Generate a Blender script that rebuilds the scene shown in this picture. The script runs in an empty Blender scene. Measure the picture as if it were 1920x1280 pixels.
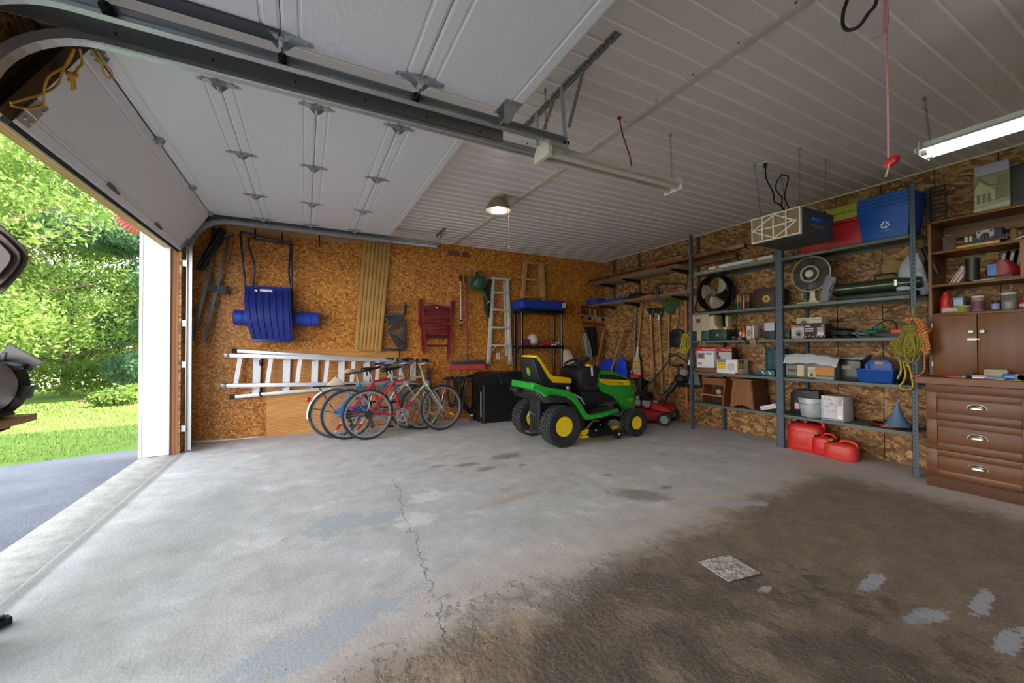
import bpy, bmesh, math, random
import numpy as np
from mathutils import Vector, Matrix, Euler

PI = math.pi
SC = bpy.context.scene
COL = SC.collection
rnd = random.Random(7)

# ------------------------------------------------------------------ camera
EYE = Vector((0, 0, 1.22))
FPX, YAW, PITCH, ROLL = 746.4, .4799, .0124, -.0028
_fw = Vector((math.sin(YAW)*math.cos(PITCH), math.cos(YAW)*math.cos(PITCH), math.sin(PITCH)))
_r0 = Vector((math.cos(YAW), -math.sin(YAW), 0))
_u0 = _r0.cross(_fw)
_rt = math.cos(ROLL)*_r0 + math.sin(ROLL)*_u0
_up = -math.sin(ROLL)*_r0 + math.cos(ROLL)*_u0
cam = bpy.data.cameras.new('camera')
cam.sensor_width = 36
cam.lens = FPX/1920*36
cam.clip_start = .05
cam.clip_end = 300
camo = bpy.data.objects.new('camera', cam)
COL.objects.link(camo)
camo.matrix_world = Matrix(((_rt.x, _up.x, -_fw.x, EYE.x), (_rt.y, _up.y, -_fw.y, EYE.y), (_rt.z, _up.z, -_fw.z, EYE.z), (0, 0, 0, 1)))
SC.camera = camo

# ------------------------------------------------------------------ light
SC.view_settings.view_transform = 'Standard'
SC.view_settings.look = 'None'
SC.view_settings.gamma = 1
SC.view_settings.use_curve_mapping = False
SC.view_settings.exposure = 1.25
world = bpy.data.worlds.new('World')
SC.world = world
world.use_nodes = True
wn = world.node_tree
wn.nodes.clear()
wout = wn.nodes.new('ShaderNodeOutputWorld')
wbg = wn.nodes.new('ShaderNodeBackground')
wtc = wn.nodes.new('ShaderNodeTexCoord')
wsp = wn.nodes.new('ShaderNodeSeparateXYZ')
wrm = wn.nodes.new('ShaderNodeValToRGB')
wrm.color_ramp.elements[0].position = 0
wrm.color_ramp.elements[0].color = (1.5, 1.46, 1.42, 1)
wrm.color_ramp.elements[1].position = .7
wrm.color_ramp.elements[1].color = (.58, .66, .8, 1)
wn.links.new(wtc.outputs['Generated'], wsp.inputs[0])
wn.links.new(wsp.outputs['Z'], wrm.inputs[0])
wn.links.new(wrm.outputs[0], wbg.inputs['Color'])
wbg.inputs['Strength'].default_value = 2.3
wn.links.new(wbg.outputs[0], wout.inputs[0])
sun = bpy.data.lights.new('sun', 'SUN')
sun.energy = 5
sun.angle = .02
sun.color = (1, .95, .86)
suno = bpy.data.objects.new('sun', sun)
COL.objects.link(suno)
suno.rotation_euler = Vector((-.62, .42, -.78)).to_track_quat('-Z', 'Y').to_euler()

# ------------------------------------------------------------------ sizes
H, D, W = 2.954, 6.4, 5.467      # ceiling height, back wall Y, right wall X
XL = -1.27                       # inner face of the door wall
YN = -3.2                        # wall behind the photographer

def at(px, py, X=None, Y=None, Z=None):
    """World point seen at a photo pixel on one of the room's planes."""
    d = _fw + (px-960)/FPX*_rt + (640-py)/FPX*_up
    t = X/d.x if X is not None else (Y/d.y if Y is not None else (Z-EYE.z)/d.z)
    return EYE + d*t

# ------------------------------------------------------------------ materials
def C(hx):
    v = [int(hx[i:i+2], 16)/255 for i in (1, 3, 5)]
    return tuple(c/12.92 if c <= .04045 else ((c+.055)/1.055)**2.4 for c in v)

class NT:
    """small node-tree builder"""
    def __init__(s, name):
        s.m = bpy.data.materials.new(name)
        s.m.use_nodes = True
        s.t = s.m.node_tree
        s.b = s.t.nodes['Principled BSDF']
        s.out = s.t.nodes['Material Output']
    def n(s, typ, **kw):
        nd = s.t.nodes.new('ShaderNode'+typ)
        for k, v in kw.items():
            if k.startswith('i_'):
                key = k[2:]
                key = int(key) if key.isdigit() else key
                s.put(nd.inputs[key], v)
            else:
                setattr(nd, k, v)
        return nd
    def put(s, inp, v):
        if hasattr(v, 'is_output'):
            s.t.links.new(v, inp)
        else:
            inp.default_value = v
    def pos(s, scale=(1, 1, 1), rot=(0, 0, 0), loc=(0, 0, 0)):
        tc = s.n('TexCoord')
        mp = s.n('Mapping', i_Scale=scale, i_Rotation=rot, i_Location=loc)
        s.t.links.new(tc.outputs['Object'], mp.inputs['Vector'])
        return mp.outputs[0]
    def noise(s, vec, scale, detail=3, rough=.55, out='Fac'):
        nd = s.n('TexNoise', i_Scale=scale, i_Detail=detail, i_Roughness=rough)
        s.t.links.new(vec, nd.inputs['Vector'])
        return nd.outputs[out]
    def math(s, op, a, b=0.0, c=0.0, clamp=False):
        nd = s.n('Math', operation=op, use_clamp=clamp)
        s.put(nd.inputs[0], a); s.put(nd.inputs[1], b); s.put(nd.inputs[2], c)
        return nd.outputs[0]
    def mix(s, f, a, b, mode='MIX'):
        nd = s.n('Mix', data_type='RGBA', blend_type=mode)
        s.put(nd.inputs[0], f)
        s.put(nd.inputs[6], a if hasattr(a, 'is_output') else (*a, 1))
        s.put(nd.inputs[7], b if hasattr(b, 'is_output') else (*b, 1))
        return nd.outputs[2]
    def ramp(s, f, stops):
        nd = s.n('ValToRGB')
        el = nd.color_ramp.elements
        while len(el) < len(stops):
            el.new(.5)
        for e, (p, c) in zip(el, stops):
            e.position = p; e.color = (*c, 1) if not isinstance(c, float) else (c, c, c, 1)
        s.put(nd.inputs[0], f)
        return nd.outputs[0]
    def step(s, f, a, b):
        nd = s.n('MapRange', interpolation_type='SMOOTHSTEP')
        s.put(nd.inputs[0], f); s.put(nd.inputs[1], a); s.put(nd.inputs[2], b)
        return nd.outputs[0]
    def bump(s, h, strength=.3, dist=.01):
        nd = s.n('Bump', i_Strength=strength, i_Distance=dist)
        s.put(nd.inputs['Height'], h)
        s.t.links.new(nd.outputs[0], s.b.inputs['Normal'])
    def fin(s, color=None, rough=.6, metal=0.0, spec=.5):
        if color is not None:
            s.put(s.b.inputs['Base Color'], color if hasattr(color, 'is_output') else (*color, 1))
        s.put(s.b.inputs['Roughness'], rough)
        s.put(s.b.inputs['Metallic'], metal)
        s.b.inputs['Specular IOR Level'].default_value = spec
        return s.m

_mc = {}
def M(col, rough=.5, metal=0.0, var=.12, sc=14, bump=0.0, name=None):
    """plain painted / plastic / metal surface with a little mottling"""
    key = (col, rough, metal, var, sc, bump)
    if key in _mc:
        return _mc[key]
    n = NT(name or 'paint'+col[1:])
    c = C(col)
    p = n.pos()
    f = n.noise(p, sc, 4)
    lo = tuple(x*(1-var) for x in c); hi = tuple(min(1, x*(1+var)) for x in c)
    if bump:
        n.bump(n.noise(p, sc*4, 3), bump, .004)
    rr = n.math('MULTIPLY_ADD', f, .16, rough-.08)
    _mc[key] = n.fin(n.mix(f, lo, hi), rr, metal)
    return _mc[key]

def glow(col, e, name):
    n = NT(name)
    n.b.inputs['Emission Color'].default_value = (*C(col), 1)
    n.b.inputs['Emission Strength'].default_value = e
    return n.fin(C(col), .5)

def glass(col, rough=.05, name='clear_glass'):
    n = NT(name)
    n.b.inputs['Transmission Weight'].default_value = .9
    n.b.inputs['IOR'].default_value = 1.2
    return n.fin(C(col), rough)

# ------------------------------------------------------------------ mesh builder
WM = {}
def frame_of(z):
    z = Vector(z).normalized()
    a = Vector((0, 0, 1)) if abs(z.z) < .95 else Vector((1, 0, 0))
    x = a.cross(z).normalized()
    return x, z.cross(x), z

def spline(pts, n=6, closed=False):
    P = [Vector(p) for p in pts]
    out = []
    N = len(P)
    for i in range(N if closed else N-1):
        if closed:
            a, b, c, d = P[i-1], P[i], P[(i+1) % N], P[(i+2) % N]
        else:
            a, b, c, d = P[max(i-1, 0)], P[i], P[i+1], P[min(i+2, N-1)]
        for k in range(n):
            t = k/n
            out.append(.5*((2*b) + (c-a)*t + (2*a-5*b+4*c-d)*t*t + (3*b-a-3*c+d)*t**3))
    if not closed:
        out.append(P[-1].copy())
    return out

class MB:
    def __init__(s, world=False):
        s.v = []; s.f = []; s.w = world
    def add(s, vs, fs):
        o = len(s.v)
        s.v += [Vector(v) for v in vs]
        s.f += [[i+o for i in f] for f in fs]
        return s
    def box(s, c, size, R=None):
        c = Vector(c); h = Vector(size)*.5
        if isinstance(R, (tuple, list)):
            R = Euler(R).to_matrix()
        vs = []
        for x in (-1, 1):
            for y in (-1, 1):
                for z in (-1, 1):
                    d = Vector((x*h.x, y*h.y, z*h.z))
                    vs.append(c + (R @ d if R else d))
        return s.add(vs, [(0, 1, 3, 2), (4, 6, 7, 5), (0, 4, 5, 1), (2, 3, 7, 6), (0, 2, 6, 4), (1, 5, 7, 3)])
    def bx(s, x0, x1, y0, y1, z0, z1):
        return s.box(((x0+x1)/2, (y0+y1)/2, (z0+z1)/2), (abs(x1-x0), abs(y1-y0), abs(z1-z0)))
    def bar(s, p, q, w, h, up=(0, 0, 1)):
        p = Vector(p); q = Vector(q)
        z = (q-p).normalized(); x = Vector(up).cross(z)
        if x.length < 1e-4:
            x = Vector((1, 0, 0)).cross(z)
        x.normalize(); y = z.cross(x)
        R = Matrix((x, y, z)).transposed()
        return s.box((p+q)/2, (w, h, (q-p).length), R)
    def tube(s, pts, r, n=8, closed=False, cap=True):
        P = [Vector(p) for p in pts]
        N = len(P)
        rs = r if isinstance(r, (list, tuple)) else [r]*N
        vs = []; fs = []
        x = None
        for i in range(N):
            if closed:
                t = P[(i+1) % N]-P[i-1]
            else:
                t = P[min(i+1, N-1)]-P[max(i-1, 0)]
            t.normalize()
            if x is None:
                x = frame_of(t)[0]
            else:
                x = (x-t*x.dot(t))
                x = x.normalized() if x.length > 1e-6 else frame_of(t)[0]
            y = t.cross(x)
            for k in range(n):
                a = 2*PI*k/n
                vs.append(P[i]+(x*math.cos(a)+y*math.sin(a))*rs[i])
        for i in range(N if closed else N-1):
            j = (i+1) % N
            for k in range(n):
                l = (k+1) % n
                fs.append((i*n+k, i*n+l, j*n+l, j*n+k))
        if cap and not closed:
            fs.append(tuple(range(n))[::-1]); fs.append(tuple(range((N-1)*n, N*n)))
        return s.add(vs, fs)
    def cyl(s, p, q, r, r2=None, n=16):
        return s.tube([p, q], [r, r if r2 is None else r2], n)
    def lathe(s, prof, c=(0, 0, 0), ax=(0, 0, 1), n=20, close=False):
        c = Vector(c); x, y, z = frame_of(ax)
        vs = []; fs = []
        N = len(prof)
        for (r, h) in prof:
            for k in range(n):
                a = 2*PI*k/n
                vs.append(c+(x*math.cos(a)+y*math.sin(a))*r+z*h)
        for i in range(N if close else N-1):
            j = (i+1) % N
            for k in range(n):
                l = (k+1) % n
                fs.append((i*n+k, i*n+l, j*n+l, j*n+k))
        if not close:
            if prof[0][0] > 1e-5: fs.append(tuple(range(n))[::-1])
            if prof[-1][0] > 1e-5: fs.append(tuple(range((N-1)*n, N*n)))
        return s.add(vs, fs)
    def ball(s, c, r, n=16, m=10, sc=(1, 1, 1)):
        vs = []; fs = []
        for i in range(m+1):
            t = PI*i/m
            for k in range(n):
                a = 2*PI*k/n
                vs.append(Vector(c)+Vector((math.sin(t)*math.cos(a)*sc[0], math.sin(t)*math.sin(a)*sc[1], math.cos(t)*sc[2]))*r)
        for i in range(m):
            for k in range(n):
                l = (k+1) % n
                fs.append((i*n+k, (i+1)*n+k, (i+1)*n+l, i*n+l))
        return s.add(vs, fs)
    def torus(s, c, ax, R, r, n=24, m=8):
        x, y, z = frame_of(ax)
        c = Vector(c)
        return s.tube([c+(x*math.cos(2*PI*i/n)+y*math.sin(2*PI*i/n))*R for i in range(n)], r, m, True)
    def prism(s, poly, a, b, pl='xz'):
        N = len(poly)
        def pt(p, d):
            return {'xz': (p[0], d, p[1]), 'xy': (p[0], p[1], d), 'yz': (d, p[0], p[1])}[pl]
        vs = [pt(p, a) for p in poly]+[pt(p, b) for p in poly]
        fs = [tuple(range(N))[::-1], tuple(range(N, 2*N))]+[(i, (i+1) % N, (i+1) % N+N, i+N) for i in range(N)]
        return s.add(vs, fs)
    def slab3(s, pts, off):
        """polygon of 3D points thickened by a vector"""
        N = len(pts); off = Vector(off)
        vs = [Vector(p) for p in pts]+[Vector(p)+off for p in pts]
        return s.add(vs, [tuple(range(N))[::-1], tuple(range(N, 2*N))]+[(i, (i+1) % N, (i+1) % N+N, i+N) for i in range(N)])
    def loft(s, rings, cap=True):
        n = len(rings[0]); vs = [p for r in rings for p in r]; fs = []
        for i in range(len(rings)-1):
            for k in range(n):
                l = (k+1) % n
                fs.append((i*n+k, i*n+l, (i+1)*n+l, (i+1)*n+k))
        if cap:
            fs.append(tuple(range(n))[::-1]); fs.append(tuple(range((len(rings)-1)*n, len(rings)*n)))
        return s.add(vs, fs)
    def surf(s, fn, nu, nv, th=None):
        """grid surface fn(u,v); optional thickness vector"""
        vs = [Vector(fn(i/nu, j/nv)) for i in range(nu+1) for j in range(nv+1)]
        m = nv+1
        fs = [(i*m+j, (i+1)*m+j, (i+1)*m+j+1, i*m+j+1) for i in range(nu) for j in range(nv)]
        if th is not None:
            o = len(vs); t = Vector(th)
            vs += [v+t for v in vs]
            fs += [tuple(q+o for q in f)[::-1] for f in fs]
            rim = [i*m for i in range(nu+1)]+[nu*m+j for j in range(1, nv+1)]+[i*m+nv for i in range(nu-1, -1, -1)]+[j for j in range(nv-1, 0, -1)]
            fs += [(rim[i], rim[(i+1) % len(rim)], rim[(i+1) % len(rim)]+o, rim[i]+o) for i in range(len(rim))]
        return s.add(vs, fs)
    def text(s, txt, h, fn, ext=0.0):
        """lettering: glyph outlines mapped by fn(x,y) -> 3D point"""
        cu = bpy.data.curves.new('t', 'FONT')
        cu.body = txt; cu.size = h*1.4; cu.align_x = 'CENTER'; cu.align_y = 'CENTER'; cu.resolution_u = 2
        ob = bpy.data.objects.new('t', cu)
        COL.objects.link(ob)
        bpy.context.view_layer.update()
        me = bpy.data.meshes.new_from_object(ob.evaluated_get(bpy.context.evaluated_depsgraph_get()))
        s.add([fn(v.co.x, v.co.y) for v in me.vertices], [tuple(p.vertices) for p in me.polygons])
        bpy.data.objects.remove(ob); bpy.data.curves.remove(cu); bpy.data.meshes.remove(me)
        return s
    def build(s, name, mat, parent=None, sm=None, bev=None, label=None, norm=True):
        T = WM[parent].inverted() if (parent is not None and s.w) else None
        me = bpy.data.meshes.new(name)
        me.from_pydata([tuple(T @ v) if T else tuple(v) for v in s.v], [], s.f)
        if norm or bev:
            bm = bmesh.new(); bm.from_mesh(me)
            if bev:
                bmesh.ops.remove_doubles(bm, verts=bm.verts, dist=1e-5)
            bmesh.ops.recalc_face_normals(bm, faces=bm.faces)
            if bev:
                w, sg = bev if isinstance(bev, tuple) else (bev, 2)
                ed = [e for e in bm.edges if len(e.link_faces) == 2 and e.calc_face_angle(0) > .5]
                bmesh.ops.bevel(bm, geom=ed, offset=w, segments=sg, affect='EDGES', profile=.5, clamp_overlap=True)
            bm.to_mesh(me); bm.free()
        if sm is None and bev:
            sm = 40
        if sm:
            me.polygons.foreach_set('use_smooth', [True]*len(me.polygons))
            me.set_sharp_from_angle(angle=math.radians(sm))
        me.materials.append(mat)
        o = bpy.data.objects.new(name, me)
        COL.objects.link(o)
        if parent is not None:
            o.parent = parent
            WM[o] = WM[parent]
        else:
            WM[o] = Matrix.Identity(4)
        if label:
            o['label'] = label
        return o
def MW():
    return MB(True)

def thing(name, label, cat, loc=(0, 0, 0), rz=0.0, group=None, rot=None):
    o = bpy.data.objects.new(name, None)
    COL.objects.link(o)
    o.empty_display_size = .1
    o.location = loc
    o.rotation_euler = rot if rot else (0, 0, rz)
    WM[o] = Matrix.LocRotScale(Vector(loc), Euler(o.rotation_euler), None)
    o['label'] = label; o['category'] = cat
    if group: o['group'] = group
    return o
def tag(o, label, cat, group=None):
    o['label'] = label; o['category'] = cat
    if group: o['group'] = group
    return o
def struct(o):
    o['kind'] = 'structure'
    return o
def base(name, loc=(0, 0, 0), rz=0.0):
    o = bpy.data.objects.new(name, None); COL.objects.link(o)
    o.location = loc; o.rotation_euler = (0, 0, rz)
    WM[o] = Matrix.LocRotScale(Vector(loc), Euler((0, 0, rz)), None)
    o['kind'] = 'structure'
    return o
def dup(root, loc=None, rz=None, label=None, rot=None, parent=None):
    def cp(o, par):
        c = o.copy(); COL.objects.link(c)
        if par is not None: c.parent = par
        for ch in [x for x in KIDS(o)]:
            cp(ch, c)
        return c
    c = cp(root, parent)
    if loc is not None: c.location = loc
    if rz is not None: c.rotation_euler = (0, 0, rz)
    if rot is not None: c.rotation_euler = rot
    if label: c['label'] = label
    WM[c] = Matrix.LocRotScale(c.location, c.rotation_euler, None)
    return c
def KIDS(o):
    return [x for x in bpy.data.objects if x.parent == o]
def clone(o, parent, T=None):
    """same mesh again under parent, optionally moved by matrix T"""
    c = bpy.data.objects.new(o.name.split('.')[0], o.data); COL.objects.link(c)
    c.parent = parent; WM[c] = WM[parent]
    if T is not None: c.matrix_local = T
    return c
RW = -PI/2       # facing of things seen against the right wall: local x = photo right, y = into the wall
# ------------------------------------------------------------------ wood, board and concrete materials
def osb(name, dark, mid, lite, ax, size, asp, seed, varn=.45, warp=.03):
    """oriented strand board: layers of stretched flakes, each layer turned to its own angle"""
    n = NT(name)
    tc = n.n('TexCoord')
    dn = n.n('TexNoise', i_Scale=7.0, i_Detail=2); n.t.links.new(tc.outputs['Object'], dn.inputs['Vector'])
    wv = n.n('VectorMath', operation='MULTIPLY_ADD'); n.t.links.new(dn.outputs['Color'], wv.inputs[0])
    wv.inputs[1].default_value = (warp,)*3; n.t.links.new(tc.outputs['Object'], wv.inputs[2])
    vals = []
    for k, ang in enumerate((.2, 1.25, -.75, 2.3, .7, -.25)):
        rot = (0, ang, 0) if ax == 'y' else (ang, 0, 0)
        m1 = n.n('Mapping', i_Rotation=rot, i_Location=(seed+k*3.3, seed*1.7, k*5.1)); n.t.links.new(wv.outputs[0], m1.inputs['Vector'])
        q = size*(1, 1.15, .9, 1.3, 1.05, 1.2)[k]
        m2 = n.n('Mapping', i_Scale=(q/asp, q*.2, q) if ax == 'y' else (q*.2, q/asp, q)); n.t.links.new(m1.outputs[0], m2.inputs['Vector'])
        vo = n.n('TexVoronoi', i_Scale=1.0, i_Randomness=1.0); n.t.links.new(m2.outputs[0], vo.inputs['Vector'])
        sep = n.n('SeparateColor'); n.t.links.new(vo.outputs['Color'], sep.inputs[0])
        vals.append((sep.outputs[0], sep.outputs[1]))
    f = vals[0][0]
    for col, sel in vals[1:]:       # upper flakes cover lower ones at random
        g = n.math('GREATER_THAN', sel, .62)
        f = n.math('ADD', n.math('MULTIPLY', f, n.math('SUBTRACT', 1.0, g)), n.math('MULTIPLY', col, g))
    big = n.noise(tc.outputs['Object'], 1.3, 3)
    f = n.math('ADD', n.math('MULTIPLY_ADD', f, .62, .19), n.math('MULTIPLY_ADD', big, .34, -.17))
    fine = n.noise(tc.outputs['Object'], 70, 3)
    f = n.math('ADD', f, n.math('MULTIPLY_ADD', fine, .24, -.12))
    col = n.ramp(f, [(.08, dark), (.5, mid), (.92, lite)])
    n.bump(f, .2, .003)
    return n.fin(col, varn, 0, .4)

OSB_BACK = osb('amber_waferboard', C('#6c320b'), C('#bb7424'), C('#e9b263'), 'y', 52, 1.9, 1.0)
OSB_RIGHT = osb('raw_strand_board', C('#452a12'), C('#8a6033'), C('#cba26a'), 'x', 36, 3.6, 4.0, .6, .05)

def wood(name, dark, lite, scale=(1, 1, 1), rough=.5, rings=9.0, dist=3.0, seed=0.0, ax='X', ws=.45):
    n = NT(name)
    v = n.pos(scale, (0, 0, 0), (seed, seed*.7, seed*.3))
    w = n.n('TexWave', wave_type='BANDS', bands_direction=ax, i_Scale=rings, i_Distortion=dist, i_Detail=3.0)
    w.inputs['Detail Scale'].default_value = .9
    n.t.links.new(v, w.inputs['Vector'])
    f = n.math('MULTIPLY_ADD', n.noise(v, 3, 4), .6, n.math('MULTIPLY', w.outputs['Fac'], ws))
    n.bump(f, .08, .002)
    return n.fin(n.ramp(f, [(.15, dark), (.85, lite)]), rough)

PLY = wood('fir_plywood', C('#a8662a'), C('#e0a660'), (.35, 1, 2.2), .5, 7, 6, 2.0, 'Z')
PINE = wood('pine', C('#9a6c38'), C('#d0a66c'), (1, 1, .2), .55, 12, 2)
PINE_X = wood('pine_lengthwise', C('#8a5f30'), C('#c49a62'), (.15, 2, 2), .55, 12, 2, 1.0, 'Z')
LUMBER = wood('old_lumber', C('#4d2c14'), C('#85552b'), (2, .15, 2), .6, 10, 2, 3.0, 'Z')
LUMBER_LT = wood('lighter_lumber', C('#7a5026'), C('#b98a52'), (2, .15, 2), .6, 10, 2, 5.0, 'Z')
WALNUT = wood('stained_cabinet_wood', C('#54300a'), C('#824c16'), (1, .22, 1.1), .42, 3, 7, 1.0, 'Z', .2)
WALNUT_V = wood('stained_cabinet_door', C('#5a330b'), C('#8e551a'), (1, 1.2, .2), .42, 3, 7, 8.0, 'Y', .1)
STUD = wood('rough_stud', C('#6b3f1f'), C('#9c6a3c'), (1, 1, .15), .7, 10, 2, 6.0)

def ell(n, v, cx, cy, rx, ry, ang, wob, soft):
    """0..1 mask of a ragged ellipse on the floor"""
    sp = n.n('SeparateXYZ'); n.t.links.new(v, sp.inputs[0])
    c, s_ = math.cos(ang), math.sin(ang)
    dx = n.math('SUBTRACT', sp.outputs[0], cx); dy = n.math('SUBTRACT', sp.outputs[1], cy)
    a = n.math('ADD', n.math('MULTIPLY', dx, c/rx), n.math('MULTIPLY', dy, s_/rx))
    b = n.math('ADD', n.math('MULTIPLY', dx, -s_/ry), n.math('MULTIPLY', dy, c/ry))
    d = n.math('ADD', n.math('MULTIPLY', a, a), n.math('MULTIPLY', b, b))
    d = n.math('ADD', d, wob)
    return n.step(d, 1+soft, 1-soft)

def concrete():
    n = NT('worn_concrete')
    v = n.pos()
    n1 = n.noise(v, 1.1, 5, .6); n2 = n.noise(v, 6, 5, .65); n3 = n.noise(v, 60, 3); n4 = n.noise(v, 2.3, 4, .7)
    n5 = n.noise(v, 11, 6, .75)
    wobb = n.math('MULTIPLY_ADD', n5, 7.0, -3.5)
    wob1 = n.math('MULTIPLY_ADD', n1, 1.4, -.7)
    col = n.ramp(n.math('MULTIPLY_ADD', n2, .5, n.math('MULTIPLY', n4, .5)), [(.3, C('#aaa7a2')), (.5, C('#c6c4c0')), (.72, C('#dcdad6'))])
    # bluish worn sealer towards the back right, patchy white bloom
    col = n.mix(n.math('MULTIPLY', n.step(n1, .5, .66), .45), col, C('#bfc3c8'))
    col = n.mix(n.math('MULTIPLY', n.step(n4, .58, .7), .5), col, C('#eceae6'))
    # brown, gritty stained zone nearest the parked-car spots
    sp = n.n('SeparateXYZ'); n.t.links.new(v, sp.inputs[0])
    X, Y = sp.outputs[0], sp.outputs[1]
    yb = n.math('MULTIPLY_ADD', X, .11, 1.62)
    e = n.math('SUBTRACT', n.math('ADD', yb, n.math('MULTIPLY', wob1, .45)), Y)
    br = n.step(n.math('ADD', e, n.math('MULTIPLY', wobb, .06)), -.12, .22)
    br = n.math('MULTIPLY', br, n.step(n.math('ADD', X, n.math('MULTIPLY', wobb, .1)), -.25, .35))
    br = n.math('MULTIPLY', br, n.step(n.math('ADD', X, n.math('MULTIPLY', wobb, .1)), 4.7, 4.2))
    brown = n.ramp(n.math('MULTIPLY_ADD', n2, .6, n.math('MULTIPLY', n3, .4)), [(.3, C('#574839')), (.5, C('#766350')), (.72, C('#95806a'))])
    halo = n.math('MULTIPLY', n.step(e, -.6, .05), n.step(X, -.4, .4))
    col = n.mix(n.math('MULTIPLY', halo, .6), col, C('#c3b09e'))
    col = n.mix(n.math('MULTIPLY', br, .9), col, brown)
    edge = n.math('ADD', n.math('MULTIPLY_ADD', Y, .62, -.02), n.math('MULTIPLY_ADD', n1, .3, -.15))
    paler = n.math('MULTIPLY', n.step(n.math('SUBTRACT', edge, X), -.03, .05), br)  # paler part of the brown zone, left of the edge line
    col = n.mix(n.math('MULTIPLY', paler, .45), col, C('#c2a78c'))
    # mortar-grey skim repairs
    gp = None
    for a in ((.2, 3.0, .2, .17, .3), (.47, 2.96, .17, .1, .2), (.05, 1.86, .4, .12, .35), (.3, 1.97, .12, .08, .2), (2.6, .98, .12, .035, .1), (2.5, .74, .12, .04, -.2), (2.85, .66, .16, .03, .1), (2.6, .52, .16, .035, 0), (1.1, 3.9, .24, .05, .3), (2.95, 1.95, .25, .06, -.5)):
        m = ell(n, v, *a, wobb, .16)
        gp = m if gp is None else n.math('MAXIMUM', gp, m)
    col = n.mix(n.math('MULTIPLY', gp, .8), col, C('#b0b5bb'))
    wh = n.math('MAXIMUM', ell(n, v, .89, 3.22, .16, .1, .3, wobb, .5), ell(n, v, .69, 2.82, .13, .12, .2, wobb, .5))
    wh = n.math('MAXIMUM', wh, ell(n, v, 2.05, 1.2, .05, .02, 0, wobb, .4))
    col = n.mix(n.math('MULTIPLY', wh, .6), col, C('#ecebe7'))
    # oil spots
    oil = None
    for a in ((2.44, 2.43, .24, .12, -.9), (1.98, 3.97, .18, .1, .2), (1.5, 3.88, .13, .06, 0), (1.6, 3.66, .1, .06, .2), (2.55, 2.95, .05, .03, 0), (2.78, 2.45, .06, .03, 0), (1.2, 3.97, .1, .03, 0), (2.0, 3.6, .05, .03, 0)):
        m = ell(n, v, *a, n.math('MULTIPLY', wobb, .6), .75)
        oil = m if oil is None else n.math('MAXIMUM', oil, m)
    col = n.mix(n.math('MULTIPLY', oil, .75), col, C('#857a6b'))
    # rust smudges
    ru = n.math('MAXIMUM', ell(n, v, 1.45, 2.85, .35, .05, .12, wobb, .7), ell(n, v, 1.55, 3.05, .1, .05, .3, wobb, .7))
    col = n.mix(n.math('MULTIPLY', ru, .35), col, C('#b98a55'))
    # tyre-dirt along the door line and wheel tracks
    seal = n.math('MULTIPLY', n.step(n.math('ABSOLUTE', n.math('SUBTRACT', X, -1.25)), .05, .015), .6)
    col = n.mix(seal, col, C('#6d655d'))
    dirt = ell(n, v, -.75, 3.45, .3, 1.0, -.25, n.math('MULTIPLY_ADD', n1, 1.0, -.5), .9)
    col = n.mix(n.math('MULTIPLY', dirt, .35), col, C('#83837f'))
    # hairline cracks
    cr = None
    for cx, ky, y0, y1, ph in ((.62, .09, 1.35, 3.9, 0.0), (2.42, -.3, 1.9, 2.45, 2.0), (2.05, .2, 1.1, 1.9, 4.0)):
        w = n.noise(n.pos((1, 1, 1), (0, 0, 0), (ph, ph, 0)), 5, 4, .7)
        lx = n.math('ADD', n.math('MULTIPLY_ADD', Y, ky, cx-ky*2.5), n.math('MULTIPLY_ADD', w, .22, -.11))
        d = n.math('ABSOLUTE', n.math('SUBTRACT', X, lx))
        m = n.math('MULTIPLY', n.step(d, .0045, .001), n.math('MULTIPLY', n.step(Y, y0, y0+.1), n.step(Y, y1, y1-.1)))
        cr = m if cr is None else n.math('MAXIMUM', cr, m)
    col = n.mix(n.math('MULTIPLY', cr, .5), col, C('#5d564f'))
    spk = n.step(n.noise(v, 150, 2), .56, .68)
    col = n.mix(n.math('MULTIPLY', spk, .22), col, C('#e8e6e0'))
    # relief: fine grain everywhere, scaled pits in the brown zone
    vo = n.n('TexVoronoi', i_Scale=42.0); n.t.links.new(v, vo.inputs['Vector'])
    pz = ell(n, v, 1.25, 1.05, 1.0, .62, -.2, wobb, .6)
    hp = n.math('MULTIPLY', n.math('MULTIPLY_ADD', vo.outputs['Distance'], -1.3, n.math('MULTIPLY', n.noise(v, 34, 6, .75), 2.6)), n.math('MULTIPLY', pz, n.step(n.noise(v, 3.5, 3), .36, .58)))
    hh = n.math('ADD', n.math('MULTIPLY', hp, 1.1), n.math('MULTIPLY_ADD', n3, .12, n.math('MULTIPLY', n2, .1)))
    hh = n.math('SUBTRACT', hh, n.math('MULTIPLY', cr, .4))
    n.bump(hh, .85, .022)
    ro = n.math('SUBTRACT', .72, n.math('MULTIPLY', n.math('SUBTRACT', n1, br), .2))
    return n.fin(col, ro, 0, .35)

CONC = concrete()
def plain_conc():
    n = NT('kerb_concrete'); v = n.pos()
    f = n.noise(v, 9, 5, .65)
    col = n.ramp(f, [(.3, C('#a09c95')), (.7, C('#c9c5bd'))])
    n.bump(n.noise(v, 70, 3), .4, .006)
    return n.fin(col, .8)
KERB = plain_conc()
def asphalt():
    n = NT('asphalt'); v = n.pos()
    f = n.noise(v, 120, 3); g = n.noise(v, 1.4, 4)
    col = n.ramp(n.math('MULTIPLY_ADD', g, .5, n.math('MULTIPLY', f, .6)), [(.35, C('#5d6069')), (.62, C('#80838c')), (.8, C('#a6a8ae'))])
    n.bump(f, .7, .01)
    return n.fin(col, .85)
ASPH = asphalt()

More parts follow.
